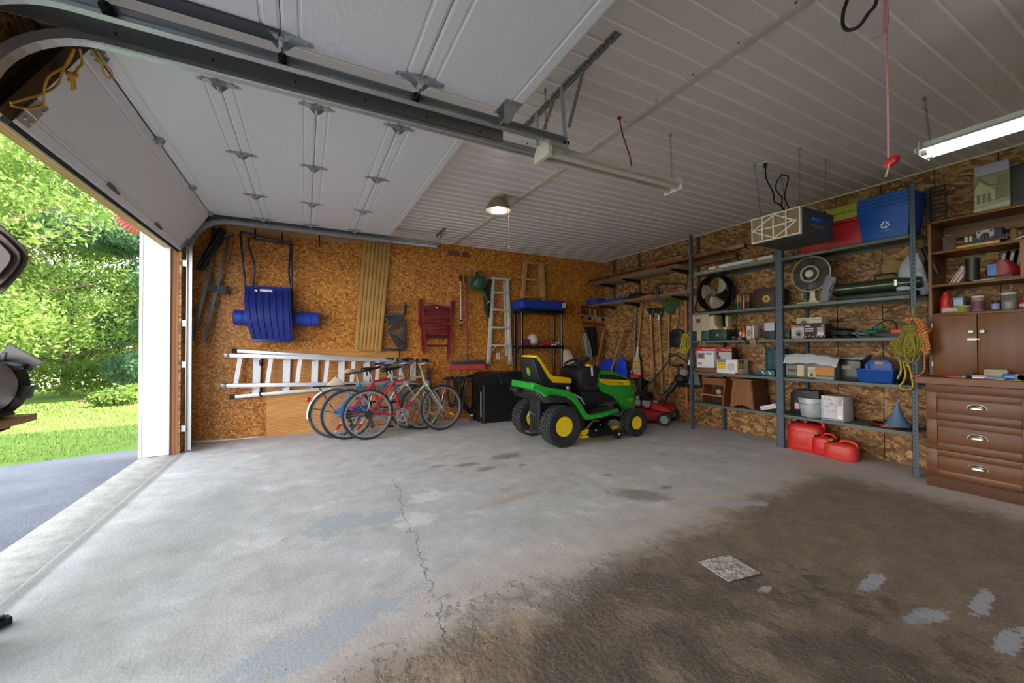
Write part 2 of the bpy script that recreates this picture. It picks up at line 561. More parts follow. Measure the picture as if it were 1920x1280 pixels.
WHITE = M('#e9e8e6', .45, 0, .03)
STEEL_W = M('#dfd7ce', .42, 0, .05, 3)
GALV = M('#b9bdbe', .38, .85, .18, 40)
GALV_D = M('#8d9090', .42, .85, .2, 30)
BLACK = M('#17171a', .5, 0, .2)
BLACKG = M('#101113', .3, 0, .2)
RUBBER = M('#26262a', .75, 0, .2, 30)
DKGREY = M('#3b3d42', .5, 0, .12)
CHROME = M('#d8dadc', .22, 1.0, .08)
BRASSY = M('#a58a4a', .4, .9, .2)

# ------------------------------------------------------------------ room shell
floor = struct(MW().bx(XL-.02, W+.1, YN-.1, D+.1, -.15, 0).build('floor', CONC))
kerb = struct(MW().bx(-1.62, XL-.02, -1.4, 6.6, -.16, -.004).build('trim_1', KERB, bev=.012))

wb = base('wall_back')
MW().bx(XL-.35, W+.2, D+.012, D+.12, -.1, H+.1).build('panel_backing', STUD, wb)
xs = [XL, -.475, .745, 1.965, 3.185, 4.405, W]
for a, b in zip(xs, xs[1:]):
    for z0, z1 in ((.012, 2.44), (2.443, H)):
        MW().bx(a+.0012, b-.0012, D, D+.012, z0, z1).build('panel', OSB_BACK, wb)
MW().prism([(-.47, .0), (1.32, .0), (1.32, .9), (1.312, 1.22), (-.47, 1.16)], D-.012, D-.0005).build('plywood_panel', PLY, wb)
MW().prism([(XL, 0), (-.48, 0), (-.48, .006), (-.9, .012), (XL, .03)], D-.02, D-.001).build('sill_strip', WHITE, wb)
MW().bx(-1.16, .775, D-.04, D-.001, 2.765, 2.85).build('ledger_board', PINE_X, wb, bev=.002)

wr = base('wall_right')
MW().bx(W+.012, W+.12, YN, D+.1, -.1, H+.1).build('panel_backing', BLACK, wr)
ys = [1.937-.4064*k for k in range(12, 0, -1)]+[1.937+.4064*k for k in range(11)]+[D]
for i, (a, b) in enumerate(zip(ys, ys[1:])):
    zz = [.0, .37, .73, 1.2, 1.5, 1.74, 2.3, 2.72, H] if a > 3.9 else ([.0, .585, 1.205, 1.5, 1.98, 2.44, H] if a > 1.1 else [0, .585, 1.2, 1.8, 2.44, 2.75, H])
    g = .003 if i % 3 else .0045
    for z0, z1 in zip(zz, zz[1:]):
        MW().bx(W+rnd.uniform(0, .0015), W+.012, a+g, b-g, z0+.003, z1-.003).build('panel', OSB_RIGHT, wr)

wl = base('wall_left')
Z_OP = 2.36                      # top of the door openings
for y0, y1, z0, z1 in ((5.84, 6.6, 0, H), (2.18, 2.44, 0, Z_OP), (-3.3, -.98, 0, H), (-.98, 5.84, Z_OP, H)):
    MW().bx(XL-.02, XL-.13, y0, y1, z0 if z0 == 0 else z0+.03, z1).build('stud_core', STUD, wl)
    MW().bx(XL, XL-.019, y0, y1, z0, z1).build('panel', OSB_RIGHT, wl)
MW().bx(-1.605, XL-.16, -3.3, 6.6, Z_OP+.24, 3.2).build('siding', WHITE, wl)
MW().bx(-1.605, XL-.135, 5.86, 6.6, -.03, Z_OP+.24).build('siding', WHITE, wl)
MW().bx(-1.605, XL-.135, 2.2, 2.42, -.03, Z_OP+.24).build('siding', WHITE, wl)
MW().bx(-1.605, XL-.135, -3.3, -1.0, -.03, Z_OP+.24).build('siding', WHITE, wl)
wn_ = base('wall_near')
MW().bx(XL-.3, W+.2, YN-.1, YN, -.1, H+.1).build('panel', WHITE, wn_)  # unseen wall, made white to bounce fill light into the room

# white jamb boards, corner bead and header edge of the far opening
j = base('trim_2')
MW().bx(-1.612, -1.362, 5.818, 5.858, .0, 2.6).build('jamb_board', WHITE, j, bev=.004)
MW().bx(-1.63, -1.6, 5.812, 5.835, 0, 2.6).build('corner_bead', M('#d9d4c8', .5), j)
MW().bx(-1.62, -1.36, 2.42, 2.45, 0, 2.6).build('jamb_board', WHITE, j, bev=.004)
MW().bx(-1.62, -1.36, 2.17, 2.2, 0, 2.6).build('jamb_board', WHITE, j, bev=.004)
MW().bx(-1.43, -1.30, 2.45, 5.84, Z_OP-.005, Z_OP+.02).build('header_edge', PINE, j)
MW().bx(-1.62, -1.43, 2.45, 5.84, 2.55, Z_OP+.25).build('header_board', WHITE, j)
MW().bx(-1.62, -1.3, -1.0, 2.2, Z_OP, Z_OP+.25).build('header_board', WHITE, j)

# ribbed steel liner ceiling, laid in sheets either side of a batten
ce = base('ceiling')
MW().bx(XL-.3, W+.2, YN-.1, D+.1, H+.03, H+.12).build('ceiling_deck', STUD, ce)
XB = 2.226
PITCHR = .1405
RIB_LIT = M('#f3eee6', .4, 0, .03, 3)  # paler than the sheet: light catching the ribs, put into their colour
def rib_sheet(x0, x1, y0, nr):
    pr = []
    for k in range(nr):
        y = y0+k*PITCHR
        pr += [(y, H), (y+.116, H), (y+.122, H-.009), (y+.134, H-.009)]
    pr.append((y0+nr*PITCHR, H))
    m = MB()
    vs = [(x, y, z) for x in (x0, x1) for (y, z) in pr]
    N = len(pr)
    m.add(vs, [(i, i+1, N+i+1, N+i) for i in range(N-1)])
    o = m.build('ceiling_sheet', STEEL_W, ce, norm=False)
    o.data.materials.append(RIB_LIT)
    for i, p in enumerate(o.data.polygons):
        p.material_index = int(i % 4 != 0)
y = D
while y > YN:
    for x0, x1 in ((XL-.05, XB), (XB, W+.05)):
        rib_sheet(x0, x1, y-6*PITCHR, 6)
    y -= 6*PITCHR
b_ = base('trim_3')
for y0, y1 in ((D, 4.1), (4.1, 2.62), (2.62, .6), (.6, YN)):
    MW().bx(XB-.028, XB+.028, y0-.003, y1+.003, H-.016, H+.004).build('batten', M('#cfc3b2', .5), b_, bev=.002)
sc_ = MW()
for k in range(28):
    sc_.cyl((XB-.034, D-.2-k*.3, H-.001), (XB-.034, D-.2-k*.3, H-.008), .006, n=6)
sc_.build('screw_heads', GALV_D, b_)
struct(MW().bx(W-.012, W-.001, YN, D, H-.018, H-.001).build('trim_4', M('#cbbfa6', .5)))
struct(MW().bx(XL, W, D-.012, D-.001, H-.016, H-.001).build('trim_5', M('#cbb894', .5)))
# roof above, with eave over the doors
rf = base('roof')
MW().bx(-2.0, W+.6, YN-.4, D+.6, H+.45, H+.6).build('roof_deck', M('#4a4644', .8), rf)
MW().bx(-2.0, -1.62, YN-.4, D+.6, 2.95, 2.99).build('soffit', WHITE, rf)
MW().bx(-2.03, -1.98, YN-.4, D+.6, 2.95, H+.6).build('fascia', WHITE, rf)

# concrete floor drain cover
t = thing('floor_drain', 'square exposed-aggregate concrete cover set in the brown stained floor', 'drain cover', (2.067, 1.405, 0), -.14)
def aggregate():
    n = NT('exposed_aggregate'); v = n.pos()
    vo = n.n('TexVoronoi', i_Scale=60.0); n.t.links.new(v, vo.inputs['Vector'])
    sep = n.n('SeparateColor'); n.t.links.new(vo.outputs['Color'], sep.inputs[0])
    n.bump(vo.outputs['Distance'], 1, .006)
    return n.fin(n.ramp(sep.outputs[0], [(.0, C('#8d7d6d')), (.4, C('#b5aaa0')), (1.0, C('#e6dfd6'))]), .7)
AGG = aggregate()
MB().box((0, 0, .003), (.225, .2, .006)).build('cover', AGG, t)
fr = MB()
for a, b, c_, d in ((-.118, .118, -.108, -.101), (-.118, .118, .101, .108), (-.118, -.113, -.101, .101), (.113, .118, -.101, .101)):
    fr.bx(a, b, c_, d, 0, .003)
fr.build('joint_edge', M('#4a4038', .8), t)
# ------------------------------------------------------------------ outdoors
drive = struct(MB().slab3([(-1.6, -12, -.03), (-1.6, 6.33, -.03), (-1.95, 6.45, -.03), (-2.9, 6.25, -.04), (-5.2, 6.35, -.08), (-14, 7.2, -.25), (-14, -12, -.25)], (0, 0, -.1)).build('driveway', ASPH))
def lawn_z(x, y):
    r = math.hypot(x+1.5, y-5)
    return -.055-.022*max(r-2, 0)-.0006*max(r-8, 0)**2 if r < 22 else -.055-.44-.1176-.05*min(r-22, 14)
def grass_mat():
    n = NT('lawn_grass'); v = n.pos()
    f = n.noise(v, 35, 4, .7); g = n.noise(v, .8, 3)
    col = n.ramp(n.math('MULTIPLY_ADD', g, .5, n.math('MULTIPLY', f, .55)), [(.3, C('#54762f')), (.55, C('#76963f')), (.8, C('#97b163'))])
    n.bump(f, .8, .03)
    return n.fin(col, .8, 0, .2)
GRASS = grass_mat()
m = MB()
vs = []; fs = []
nr, na = 40, 48
for i in range(nr+1):
    r = .5+(i/nr)**2*60
    for k in range(na+1):
        a = math.radians(20+k/na*190)
        x, y = -2+r*math.cos(a), 5.8+r*math.sin(a)
        vs.append((x, y, lawn_z(x, y)))
fs = [(i*(na+1)+k, (i+1)*(na+1)+k, (i+1)*(na+1)+k+1, i*(na+1)+k+1) for i in range(nr) for k in range(na)]
m.add(vs, fs)
struct(m.build('lawn', GRASS, sm=60))
# grass blades near the drive: short tufts
NPR = np.random.default_rng(5)
def blades(N):
    r = .3+NPR.random(N)**.6*9; a = np.radians(70+NPR.random(N)*95)
    x = -2.2+r*np.cos(a); y = 6.3+r*np.sin(a)
    ok = (y > 6.36+np.maximum(0, -x-5)*.1)
    x, y = x[ok], y[ok]; N = len(x)
    z = np.array([lawn_z(p, q) for p, q in zip(x, y)])
    h = .03+.035*NPR.random(N); w = .006+.002*r[ok]
    t = NPR.random(N)*2*PI
    ax, ay = np.cos(t)*w, np.sin(t)*w
    lx, ly = NPR.normal(0, .018, N), NPR.normal(0, .018, N)
    V = np.empty((N, 3, 3))
    V[:, 0] = np.stack([x-ax, y-ay, z-.005], 1); V[:, 1] = np.stack([x+ax, y+ay, z-.005], 1); V[:, 2] = np.stack([x+lx, y+ly, z+h], 1)
    return V
def np_mesh(name, V, mat, parent=None):
    """V: N x k x 3 polygons"""
    N, k, _ = V.shape
    me = bpy.data.meshes.new(name)
    me.vertices.add(N*k); me.loops.add(N*k); me.polygons.add(N)
    me.vertices.foreach_set('co', V.reshape(-1).astype(np.float32))
    me.loops.foreach_set('vertex_index', np.arange(N*k, dtype=np.int32))
    me.polygons.foreach_set('loop_start', np.arange(0, N*k, k, dtype=np.int32))
    me.update(calc_edges=True)
    me.materials.append(mat)
    o = bpy.data.objects.new(name, me); COL.objects.link(o)
    if parent is not None: o.parent = parent
    return o
BLADE = M('#8aa24e', .7, 0, .3, 3, name='grass_blade')
g = np_mesh('grass', blades(26000), BLADE)
g['kind'] = 'stuff'
tag(g, 'mown green grass growing beyond the asphalt drive', 'grass')
struct(MB().slab3([(-140, 22, -.9), (40, 22, -.9), (40, 160, 1.2), (-140, 160, 1.2)], (0, 0, -.1)).build('far_field', M('#c9bf93', .8, 0, .2, .3)))

def leaf_mat(name, a, b, tr=.4):
    n = NT(name); v = n.pos()
    f = n.noise(v, 1.3, 3); g = n.noise(v, 9, 2)
    col = n.ramp(n.math('MULTIPLY_ADD', f, .6, n.math('MULTIPLY', g, .4)), [(.35, C(a)), (.65, C(b))])
    n.put(n.b.inputs['Base Color'], col)
    n.b.inputs['Roughness'].default_value = .55
    tl = n.n('BsdfTranslucent'); n.t.links.new(col, tl.inputs['Color'])
    mx = n.n('MixShader'); mx.inputs[0].default_value = tr
    n.t.links.new(n.b.outputs[0], mx.inputs[1]); n.t.links.new(tl.outputs[0], mx.inputs[2])
    n.t.links.new(mx.outputs[0], n.out.inputs['Surface'])
    return n.m
LEAF1 = leaf_mat('maple_leaf', '#557a30', '#a3ba5c')
LEAF2 = leaf_mat('blue_green_leaf', '#3f6a4c', '#86a982')
LEAF3 = leaf_mat('yellow_green_leaf', '#7f9a3c', '#c3d07a')
BARK = wood('bark', C('#4c4135'), C('#8b7d69'), (2, 2, .4), .85, 6, 6)
def leaves(clusters, N, size):
    """leaf quads scattered in the shells of leafy clusters"""
    c = np.array([q[:3] for q in clusters]); r = np.array([q[3] for q in clusters])
    p = r**2.2; p /= p.sum()
    idx = NPR.choice(len(c), N, p=p)
    d = NPR.normal(size=(N, 3)); d /= np.linalg.norm(d, axis=1)[:, None]
    d[:, 2] *= .6
    pos = c[idx]+d*(r[idx]*(.45+.6*NPR.random(N)**.6))[:, None]
    u = NPR.normal(size=(N, 3)); u /= np.linalg.norm(u, axis=1)[:, None]
    w = np.cross(u, NPR.normal(size=(N, 3))); w /= np.linalg.norm(w, axis=1)[:, None]
    s = size*(.6+.8*NPR.random(N))[:, None]
    V = np.stack([pos-u*s, pos-w*s*.5, pos+u*s, pos+w*s*.5], 1)
    return V
def tree(name, label, x, y, z0, h, cr, mat, N, size, low, seed, group='trees beyond the lawn', ncl=26):
    R = random.Random(seed)
    t = thing(name, label, 'tree', (x, y, z0), 0, group)
    trunk = MB()
    trunk.tube(spline([(0, 0, -.1), (R.uniform(-.1, .1), 0, h*.2), (R.uniform(-.3, .3), R.uniform(-.2, .2), h*.5), (R.uniform(-.5, .5), 0, h*.85)], 4), [.2*h/8*(1-.07*i) for i in range(13)], 8)
    cl = []
    for k in range(ncl):
        a = R.uniform(0, 2*PI); q = R.random()
        zz = low+(h-low)*q
        rr = cr*(math.sin(PI*min(.97, .2+.8*q))**.7)*R.uniform(.45, 1)
        e = (rr*math.cos(a), rr*math.sin(a), zz)
        cl.append((*e, cr*R.uniform(.15, .3)))
        if k % 2 == 0:
            trunk.tube(spline([(0, 0, max(.8, zz*.55)), (e[0]*.5, e[1]*.5, zz*.85), e], 4), [.05*h/8*(1-.09*i) for i in range(9)], 5)
    trunk.build('trunk', BARK, t, sm=60)
    o = np_mesh('foliage', leaves(cl, N, size), mat, t)
    o['kind'] = 'stuff'
    return t
tree('tree', 'large yellow-green maple whose boughs fill the open garage doorway', -7.6, 13.6, -.45, 10.5, 4.8, LEAF1, 100000, .054, .7, 3, ncl=90)
tree('tree', 'bright lime-green tree leaning in at the left photo edge outside', -12.5, 17.5, -.5, 12, 5, LEAF3, 55000, .07, 2.4, 8, ncl=60)
tree('tree', 'blue-green low tree close beside the white door jamb', -3.4, 16.5, -.5, 7.5, 2.9, LEAF2, 80000, .055, .9, 12, ncl=50)
tree('tree', 'pale leafy tree far behind the maple', -14, 26, -.8, 13, 6.5, LEAF3, 45000, .13, 1.5, 15, ncl=44)
tree('tree', 'distant green tree standing beyond the pale field at left', -22, 34, -.5, 14, 6.5, LEAF1, 26000, .2, 1.5, 21, ncl=30)
tree('tree', 'distant darker tree at the far side of the pale field', -6, 40, -.5, 13, 6.5, LEAF2, 20000, .22, 1.2, 25, ncl=30)
def bush(label, x, y, r, mat, seed, N=4000):
    R = random.Random(seed)
    t = thing('shrub', label, 'shrub', (x, y, lawn_z(x, y)), 0, 'shrubs along the lawn edge')
    st = MB()
    cl = []
    for k in range(7):
        e = (R.uniform(-r, r)*.7, R.uniform(-r, r)*.7, R.uniform(.35, .9)*r)
        cl.append((*e, r*.5)); st.tube([(0, 0, -.03), e], .012, 5)
    st.build('stem', BARK, t)
    o = np_mesh('foliage', leaves(cl, N, .06), mat, t); o['kind'] = 'stuff'
bush('dark round shrub at the lawn edge under the bench grinder', -7.4, 15.0, .55, LEAF2, 2)
tree('tree', 'low spreading tree with hanging leaves over the pale field, mid doorway', -7.2, 19, -.6, 6.5, 3.6, LEAF1, 40000, .065, .8, 33, ncl=50)
bush('small shrub at the lawn edge next to the white jamb', -4.0, 13.0, .45, LEAF1, 4)
# pruned limb lying on the grass
q = MB(); q.tube(spline([(-5.3, 14.6, lawn_z(-5.3, 14.6)+.04), (-4.6, 14.4, lawn_z(-4.6, 14.4)+.05), (-3.9, 14.7, lawn_z(-3.9, 14.7)+.05)], 4), .05, 6)
tag(q.build('fallen_branch', BARK, sm=60), 'grey fallen branch lying across the far lawn', 'branch')

t = thing('downspout', 'faded red corrugated downspout elbow on the outside corner beyond the jamb', 'downspout', (-1.75, 5.98, 2.64))
TERRA = M('#a8564a', .6)
m = MB()
P = spline([(-.08, 0, .14), (-.08, 0, .03), (-.04, 0, -.04), (.03, .03, -.075), (.1, .05, -.08)], 6)
m.tube(P, [.048+(.006 if i % 2 else -.002) for i in range(len(P))], 14)
m.build('elbow', TERRA, t, sm=30)
MB().tube([(-.08, 0, .12), (-.08, 0, .34)], .045, 14).build('pipe', TERRA, t, sm=40)
MB().cyl((.08, .05, -.08), (.17, .07, -.085), .056, n=14).build('collar', M('#cfc7ba', .5), t, sm=40)
# ------------------------------------------------------------------ overhead doors and tracks
def steel_door():
    n = NT('embossed_door_steel'); v = n.pos((4, 1.2, 4))
    dn = n.n('TexNoise', i_Scale=3.0, i_Detail=3); n.t.links.new(v, dn.inputs['Vector'])
    w = n.n('TexWave', wave_type='BANDS', bands_direction='X', i_Scale=9.0, i_Distortion=5.0, i_Detail=2.0)
    n.t.links.new(v, w.inputs['Vector'])
    n.bump(n.math('MULTIPLY', w.outputs['Fac'], dn.outputs['Fac']), .16, .004)
    return n.fin(C('#dddcdd'), .42, 0, .4)
DOORW = steel_door()

def hinge_mesh():
    """leaf plates either side of a joint and a knuckle under it; local x across the joint, z down = -z"""
    m = MB()
    for s in (-1, 1):
        m.prism([(s*.006, -.028), (s*.085, -.008), (s*.088, .008), (s*.006, .028)], -.004, 0, 'xy')
        m.prism([(s*.004, 0), (s*.04, 0), (s*.012, -.03)], -.022, -.019, 'xz')
        m.prism([(s*.004, 0), (s*.04, 0), (s*.012, -.03)], .019, .022, 'xz')
        m.cyl((s*.07, 0, 0), (s*.07, 0, -.008), .006, n=8)
    m.cyl((0, -.024, -.026), (0, .024, -.026), .009, n=10)
    return m
HINGE = hinge_mesh()
_hm = None
def hinge(parent, T):
    global _hm
    if _hm is None:
        o = HINGE.build('hinge', GALV, parent)
        _hm = o; o.matrix_local = T
        return o
    return clone(_hm, parent, T)

def section(parent, x0, x1, y0, y1, th, T):
    """one door section: inner skin faces -z, with two raised ribs and a folded edge"""
    L = x1-x0
    pr = [(0, .004), (.012, 0), (.06, 0), (.066, .005), (.074, .005), (.08, 0), (L-.08, 0), (L-.074, .005), (L-.066, .005), (L-.06, 0), (L-.012, 0), (L, .004), (L, th), (0, th)]
    m = MB()
    m.add([T @ Vector((x0+a, y, z)) for y in (y0, y1) for a, z in pr], [tuple(range(14))[::-1], tuple(range(14, 28))]+[(i, (i+1) % 14, (i+1) % 14+14, i+14) for i in range(14)])
    return m.build('door_section', DOORW, parent)

# --- far door, run up to the ceiling with its lowest section still tilted in the curve
d1 = base('door_1')
YA, YB = 2.84, 5.78
ZD = 2.795
jx = [-.985, -.46, .065, .595, 1.085]
I4 = Matrix.Identity(4)
for a, b in zip(jx, jx[1:]):
    section(d1, a+.002, b-.002, YA, YB, .045, Matrix.Translation((0, 0, ZD)))
pA = Vector((-.995, 0, ZD-.01)); pB = Vector((-1.272, 0, 2.325))
L_ = (pA-pB).length
ax_ = (pA-pB).normalized(); nz = Vector((-ax_.z, 0, ax_.x))
TT = Matrix(((ax_.x, 0, nz.x, pB.x), (0, 1, 0, 0), (ax_.z, 0, nz.z, pB.z), (0, 0, 0, 1)))
section(d1, 0, L_, YA, YB, .045, TT)
MB().add([TT @ Vector(p) for p in [(x, y, z) for x in (-.025, 0) for y in (YA, YB) for z in (.002, .04)]], [(0, 1, 3, 2), (4, 6, 7, 5), (0, 4, 5, 1), (2, 3, 7, 6), (0, 2, 6, 4), (1, 5, 7, 3)]).build('bottom_seal', RUBBER, d1)
m = MB()
m.add([TT @ Vector(p) for p in [(x, y, z) for x in (.075, .082) for y in (YA, YB) for z in (-.004, 0)]], [(0, 1, 3, 2), (4, 6, 7, 5), (0, 4, 5, 1), (2, 3, 7, 6), (0, 2, 6, 4), (1, 5, 7, 3)])
m.build('retainer_rib', DOORW, d1)
MW().cyl((jx[0]-.004, YA, ZD+.014), (jx[0]-.004, YB, ZD+.014), .014, n=10).build('joint_strip', DOORW, d1, sm=60)
for xj in jx[:-1]:
    for yh in (YA+.05, 3.87, 4.87, YB-.06):
        if xj == jx[0]:
            T = Matrix.Translation((xj, yh, ZD-.003)) @ Matrix.Rotation(math.radians(-24), 4, 'Y')
        else:
            T = Matrix.Translation((xj, yh, ZD))
        hinge(d1, T @ Matrix.Scale(1.25, 4))
for yh in (3.85, 4.85):          # handle plates on the tilted section
    m = MB()
    for p0, p1, w in ((-.05, .05, .03), (.06, .14, .02)):
        m.add([TT @ Vector(p) for p in [(x, y, z) for x in (.045, .045+w) for y in (yh+p0, yh+p1) for z in (-.012, 0)]], [(0, 1, 3, 2), (4, 6, 7, 5), (0, 4, 5, 1), (2, 3, 7, 6), (0, 2, 6, 4), (1, 5, 7, 3)])
    m.build('latch_plate', GALV_D, d1)
# bottom roller bracket by the near track
m = MB()
m.add([TT @ Vector(p) for p in [(x, y, z) for x in (.02, .16) for y in (YA-.01, YA+.09) for z in (-.008, 0)]], [(0, 1, 3, 2), (4, 6, 7, 5), (0, 4, 5, 1), (2, 3, 7, 6), (0, 2, 6, 4), (1, 5, 7, 3)])
for q in ((.05, YA+.02), (.13, YA+.02), (.05, YA+.07), (.13, YA+.07)):
    m.ball(TT @ Vector((q[0], q[1], -.012)), .008, 8, 5)
m.cyl(TT @ Vector((.08, YA+.05, -.025)), TT @ Vector((.08, YA-.06, -.025)), .007, n=8)
m.build('bottom_bracket', GALV, d1)
m = MB()
m.add([TT @ Vector(p) for p in [(x, y, z) for x in (.02, .16) for y in (YB-.09, YB+.01) for z in (-.008, 0)]], [(0, 1, 3, 2), (4, 6, 7, 5), (0, 4, 5, 1), (2, 3, 7, 6), (0, 2, 6, 4), (1, 5, 7, 3)])
m.cyl(TT @ Vector((.08, YB-.05, -.025)), TT @ Vector((.08, YB+.08, -.025)), .007, n=8)
m.build('bottom_bracket', GALV, d1)
MB().add([TT @ Vector(p) for p in [(x, y, z) for x in (.0, L_) for y in (YA-.11, YA-.001) for z in (.0, .05)]], [(0, 1, 3, 2), (4, 6, 7, 5), (0, 4, 5, 1), (2, 3, 7, 6), (0, 2, 6, 4), (1, 5, 7, 3)]).build('end_stile', BLACKG, d1)  # black plate joins the end stile with the shadowed gap beside it

def track(name, label, yT, zT, x1, yj, group=None, angle=True, sgn=1, xa=1.25):
    """C-section roller track: upright at the jamb, quarter bend, then level run. sgn: side the channel opens to"""
    t = thing(name, label, 'door track', (XL+.06, yT, 0), 0, group)
    R = .38; xv = XL+.075
    path = [Vector((xv, yT, .02)), Vector((xv, yT, 1.1)), Vector((xv, yT, zT-R))]
    for k in range(1, 11):
        a = PI/2*k/10
        path.append(Vector((xv+R*(1-math.cos(a)), yT, zT-R+R*math.sin(a))))
    path += [Vector((.2, yT, zT)), Vector((x1, yT, zT))]
    sec = [(-.026, -.022), (-.026, .014), (-.02, .022), (.02, .022), (.026, .014), (.026, -.022), (.0225, -.022), (.0225, .012), (.018, .0185), (-.018, .0185), (-.0225, .012), (-.0225, -.022)]
    rings = []
    for i, p in enumerate(path):
        tn = (path[min(i+1, len(path)-1)]-path[max(i-1, 0)]).normalized()
        nn = Vector((-tn.z, 0, tn.x))       # outward from the bend
        rings.append([p+nn*a+Vector((0, -sgn*b, 0)) for a, b in sec])
    m = MW(); m.loft(rings); m.build('channel', GALV, t)
    if angle:
        m = MW()
        z0 = zT+.03
        m.bx(XL+.01, xa, yT-sgn*.026, yT-sgn*.029, z0-.028, z0+.05)
        m.bx(XL+.01, xa, yT-sgn*.029, yT-sgn*.085, z0+.047, z0+.05)
        m.build('stiffener_angle', GALV_D, t)
    for z in (.28, 1.02, 1.5, 2.2):
        m = MW()
        m.bx(XL+.002, xv-.018, yT+.012, yT+.03, z-.035, z+.035)
        m.cyl((xv-.03, yT+.01, z), (xv-.03, yT+.006, z), .009, n=8)
        m.build('jamb_bracket', GALV, t)
    m = MW()
    for k in range(7):
        x = XL+.5+k*.36
        if x < x1: m.cyl((x, yT-.03*sgn, zT+.03), (x, yT-.036*sgn, zT+.03), .006, n=6)
    m.build('rivets', BLACK, t)['kind'] = 'stuff'
    return t
def ceil_hanger(label, xh, y0, y1, ys, zT, yT, xT):
    t = thing('track_hanger', label, 'bracket', (xh, y1, H-.002))
    m = MW()
    m.bx(xh-.02, xh-.017, y0, y1, H-.052, H-.002); m.bx(xh-.02, xh+.03, y0, y1, H-.006, H-.002)
    m.build('ceiling_angle', GALV_D, t)
    h = MW()
    for k in range(int((y1-y0)/.035)):
        h.bx(xh-.0215, xh-.0205, y0+.012+k*.035, y0+.03+k*.035, H-.034, H-.022)
    h.build('slot_holes', M('#3a3b3a', .7), t)
    m = MW()
    m.bar((xh-.022, ys, H-.01), (xT, yT, zT-.07), .038, .004, (1, 0, 0))
    m.build('drop_strap', GALV, t)
    m = MW(); m.bar((xh-.018, ys-.24, H-.02), (xT+.006, yT-.02, zT+.09), .036, .004, (1, 0, 0)); m.build('brace_strap', GALV_D, t)
    h = MW()
    for k in range(10):
        p = Vector((xh-.018, ys-.24, H-.02)).lerp(Vector((xT+.006, yT-.03, zT+.16)), .05+k*.1)
        h.ball(p+Vector((-.003, -.003, 0)), .005, 6, 4)
    h.build('punched_holes', M('#d9d6cf', .6), t)
    h = MW(); h.cyl((xT-.02, yT, zT), (xT+.02, yT, zT), .011, n=8); h.build('bolt', BLACK, t)
YT1, YT2, YT3 = 5.85, 2.46, 2.13
track('door_track', 'steel roller track of the far door along the back wall', YT1, 2.735, 1.80, 5.85, 'garage door tracks', True, -1, 1.78)
track('door_track', 'steel roller track at the near side of the tilted far door, with the bent curve', YT2, 2.62, 1.52, 2.45, 'garage door tracks', True, 1, 1.2)
track('door_track', 'long steel roller track carrying the raised near door across the photo top', YT3, 2.55, 1.515, 2.1, 'garage door tracks', False, -1)
ceil_hanger('perforated steel angle bracket with two straps holding the near door track', 1.525, 1.66, 2.3, 2.17, 2.55, 2.125, 1.51)
ceil_hanger('perforated steel bracket half hidden behind the unlit fluorescent fixture', 1.53, 2.28, 2.72, 2.5, 2.62, 2.455, 1.5)
ceil_hanger('small perforated steel bracket of the far door track by the back wall', 1.81, 5.55, 5.98, 5.88, 2.735, 5.845, 1.795)

# --- near door, fully open overhead
d2 = base('door_2')
Z2 = 2.605
j2 = [-1.2, -.70, -.096, .527, 1.11]
for a, b in zip(j2, j2[1:]):
    section(d2, a+.002, b-.002, -.98, 2.07, .045, Matrix.Translation((0, 0, Z2)))
for xj in j2[1:-1]:
    for yh in (YT3-.1, 1.05, 0.05, -.9):
        c = hinge(d2, Matrix.Translation((xj, yh, Z2)) @ Matrix.Scale(1.45, 4))
m = MB()
for xj in j2[1:-1]:
    m.cyl((xj, YT3-.03, Z2-.045), (xj, YT3+.012, Z2-.05), .02, n=12)
    m.cyl((xj, YT3-.1, Z2-.045), (xj, YT3, Z2-.045), .006, n=6)
m.build('roller', BLACK, d2, sm=40)
m = MB(); m.bx(-.69, -.1, 1.99, 2.068, Z2-.012, Z2-.002); m.build('end_stile', DKGREY, d2)
m = MB()
m.slab3([(1.0, 2.0, Z2), (1.09, 2.0, Z2), (1.06, 2.03, Z2-.075), (1.01, 2.03, Z2-.075)], (0, .004, 0))
m.slab3([(1.0, 2.1, Z2), (1.09, 2.1, Z2), (1.06, 2.07, Z2-.075), (1.01, 2.07, Z2-.075)], (0, .004, 0))
m.bx(1.01, 1.06, 2.03, 2.07, Z2-.077, Z2-.073)
m.bx(.99, 1.1, 1.97, 2.12, Z2-.004, Z2)
m.cyl((1.035, 2.04, Z2-.055), (1.035, 2.13, Z2-.055), .007, n=8)
m.build('top_roller_bracket', GALV, d2)

# yellow pull rope tied on the tilted section
YROPE = M('#c99a2e', .8, 0, .3, 60)
t = thing('pull_rope', 'yellow twisted pull rope looped from the tilted door corner at top left', 'rope', (-.93, 2.8, 2.7))
def TTp(a, y, z): return TT @ Vector((a, y, z))
def rp(px, py, off=.04):
    """point just inside the tilted section seen at a photo pixel"""
    d = _fw+(px-960)/FPX*_rt+(640-py)/FPX*_up
    n_ = TT.to_3x3() @ Vector((0, 0, -1)); o_ = TT @ Vector((0, 0, -off))
    return EYE+d*((o_-EYE).dot(n_)/d.dot(n_))
m = MW()
m.tube(spline([rp(*q) for q in ((140, 92), (125, 122), (92, 143), (82, 172), (80, 195), (66, 201), (45, 203), (22, 198))], 5), .0055, 6)
m.tube(spline([rp(*q) for q in ((138, 92), (118, 133), (108, 158), (84, 174), (50, 185), (20, 193))], 5), .0055, 6)
m.tube(spline([rp(*q) for q in ((150, 92), (154, 118), (146, 128), (139, 140))], 5), .0055, 6)
m.tube(spline([rp(*q) for q in ((170, 93), (185, 112), (205, 128), (210, 142), (202, 146), (193, 132), (190, 110), (182, 95))], 5), .005, 6)
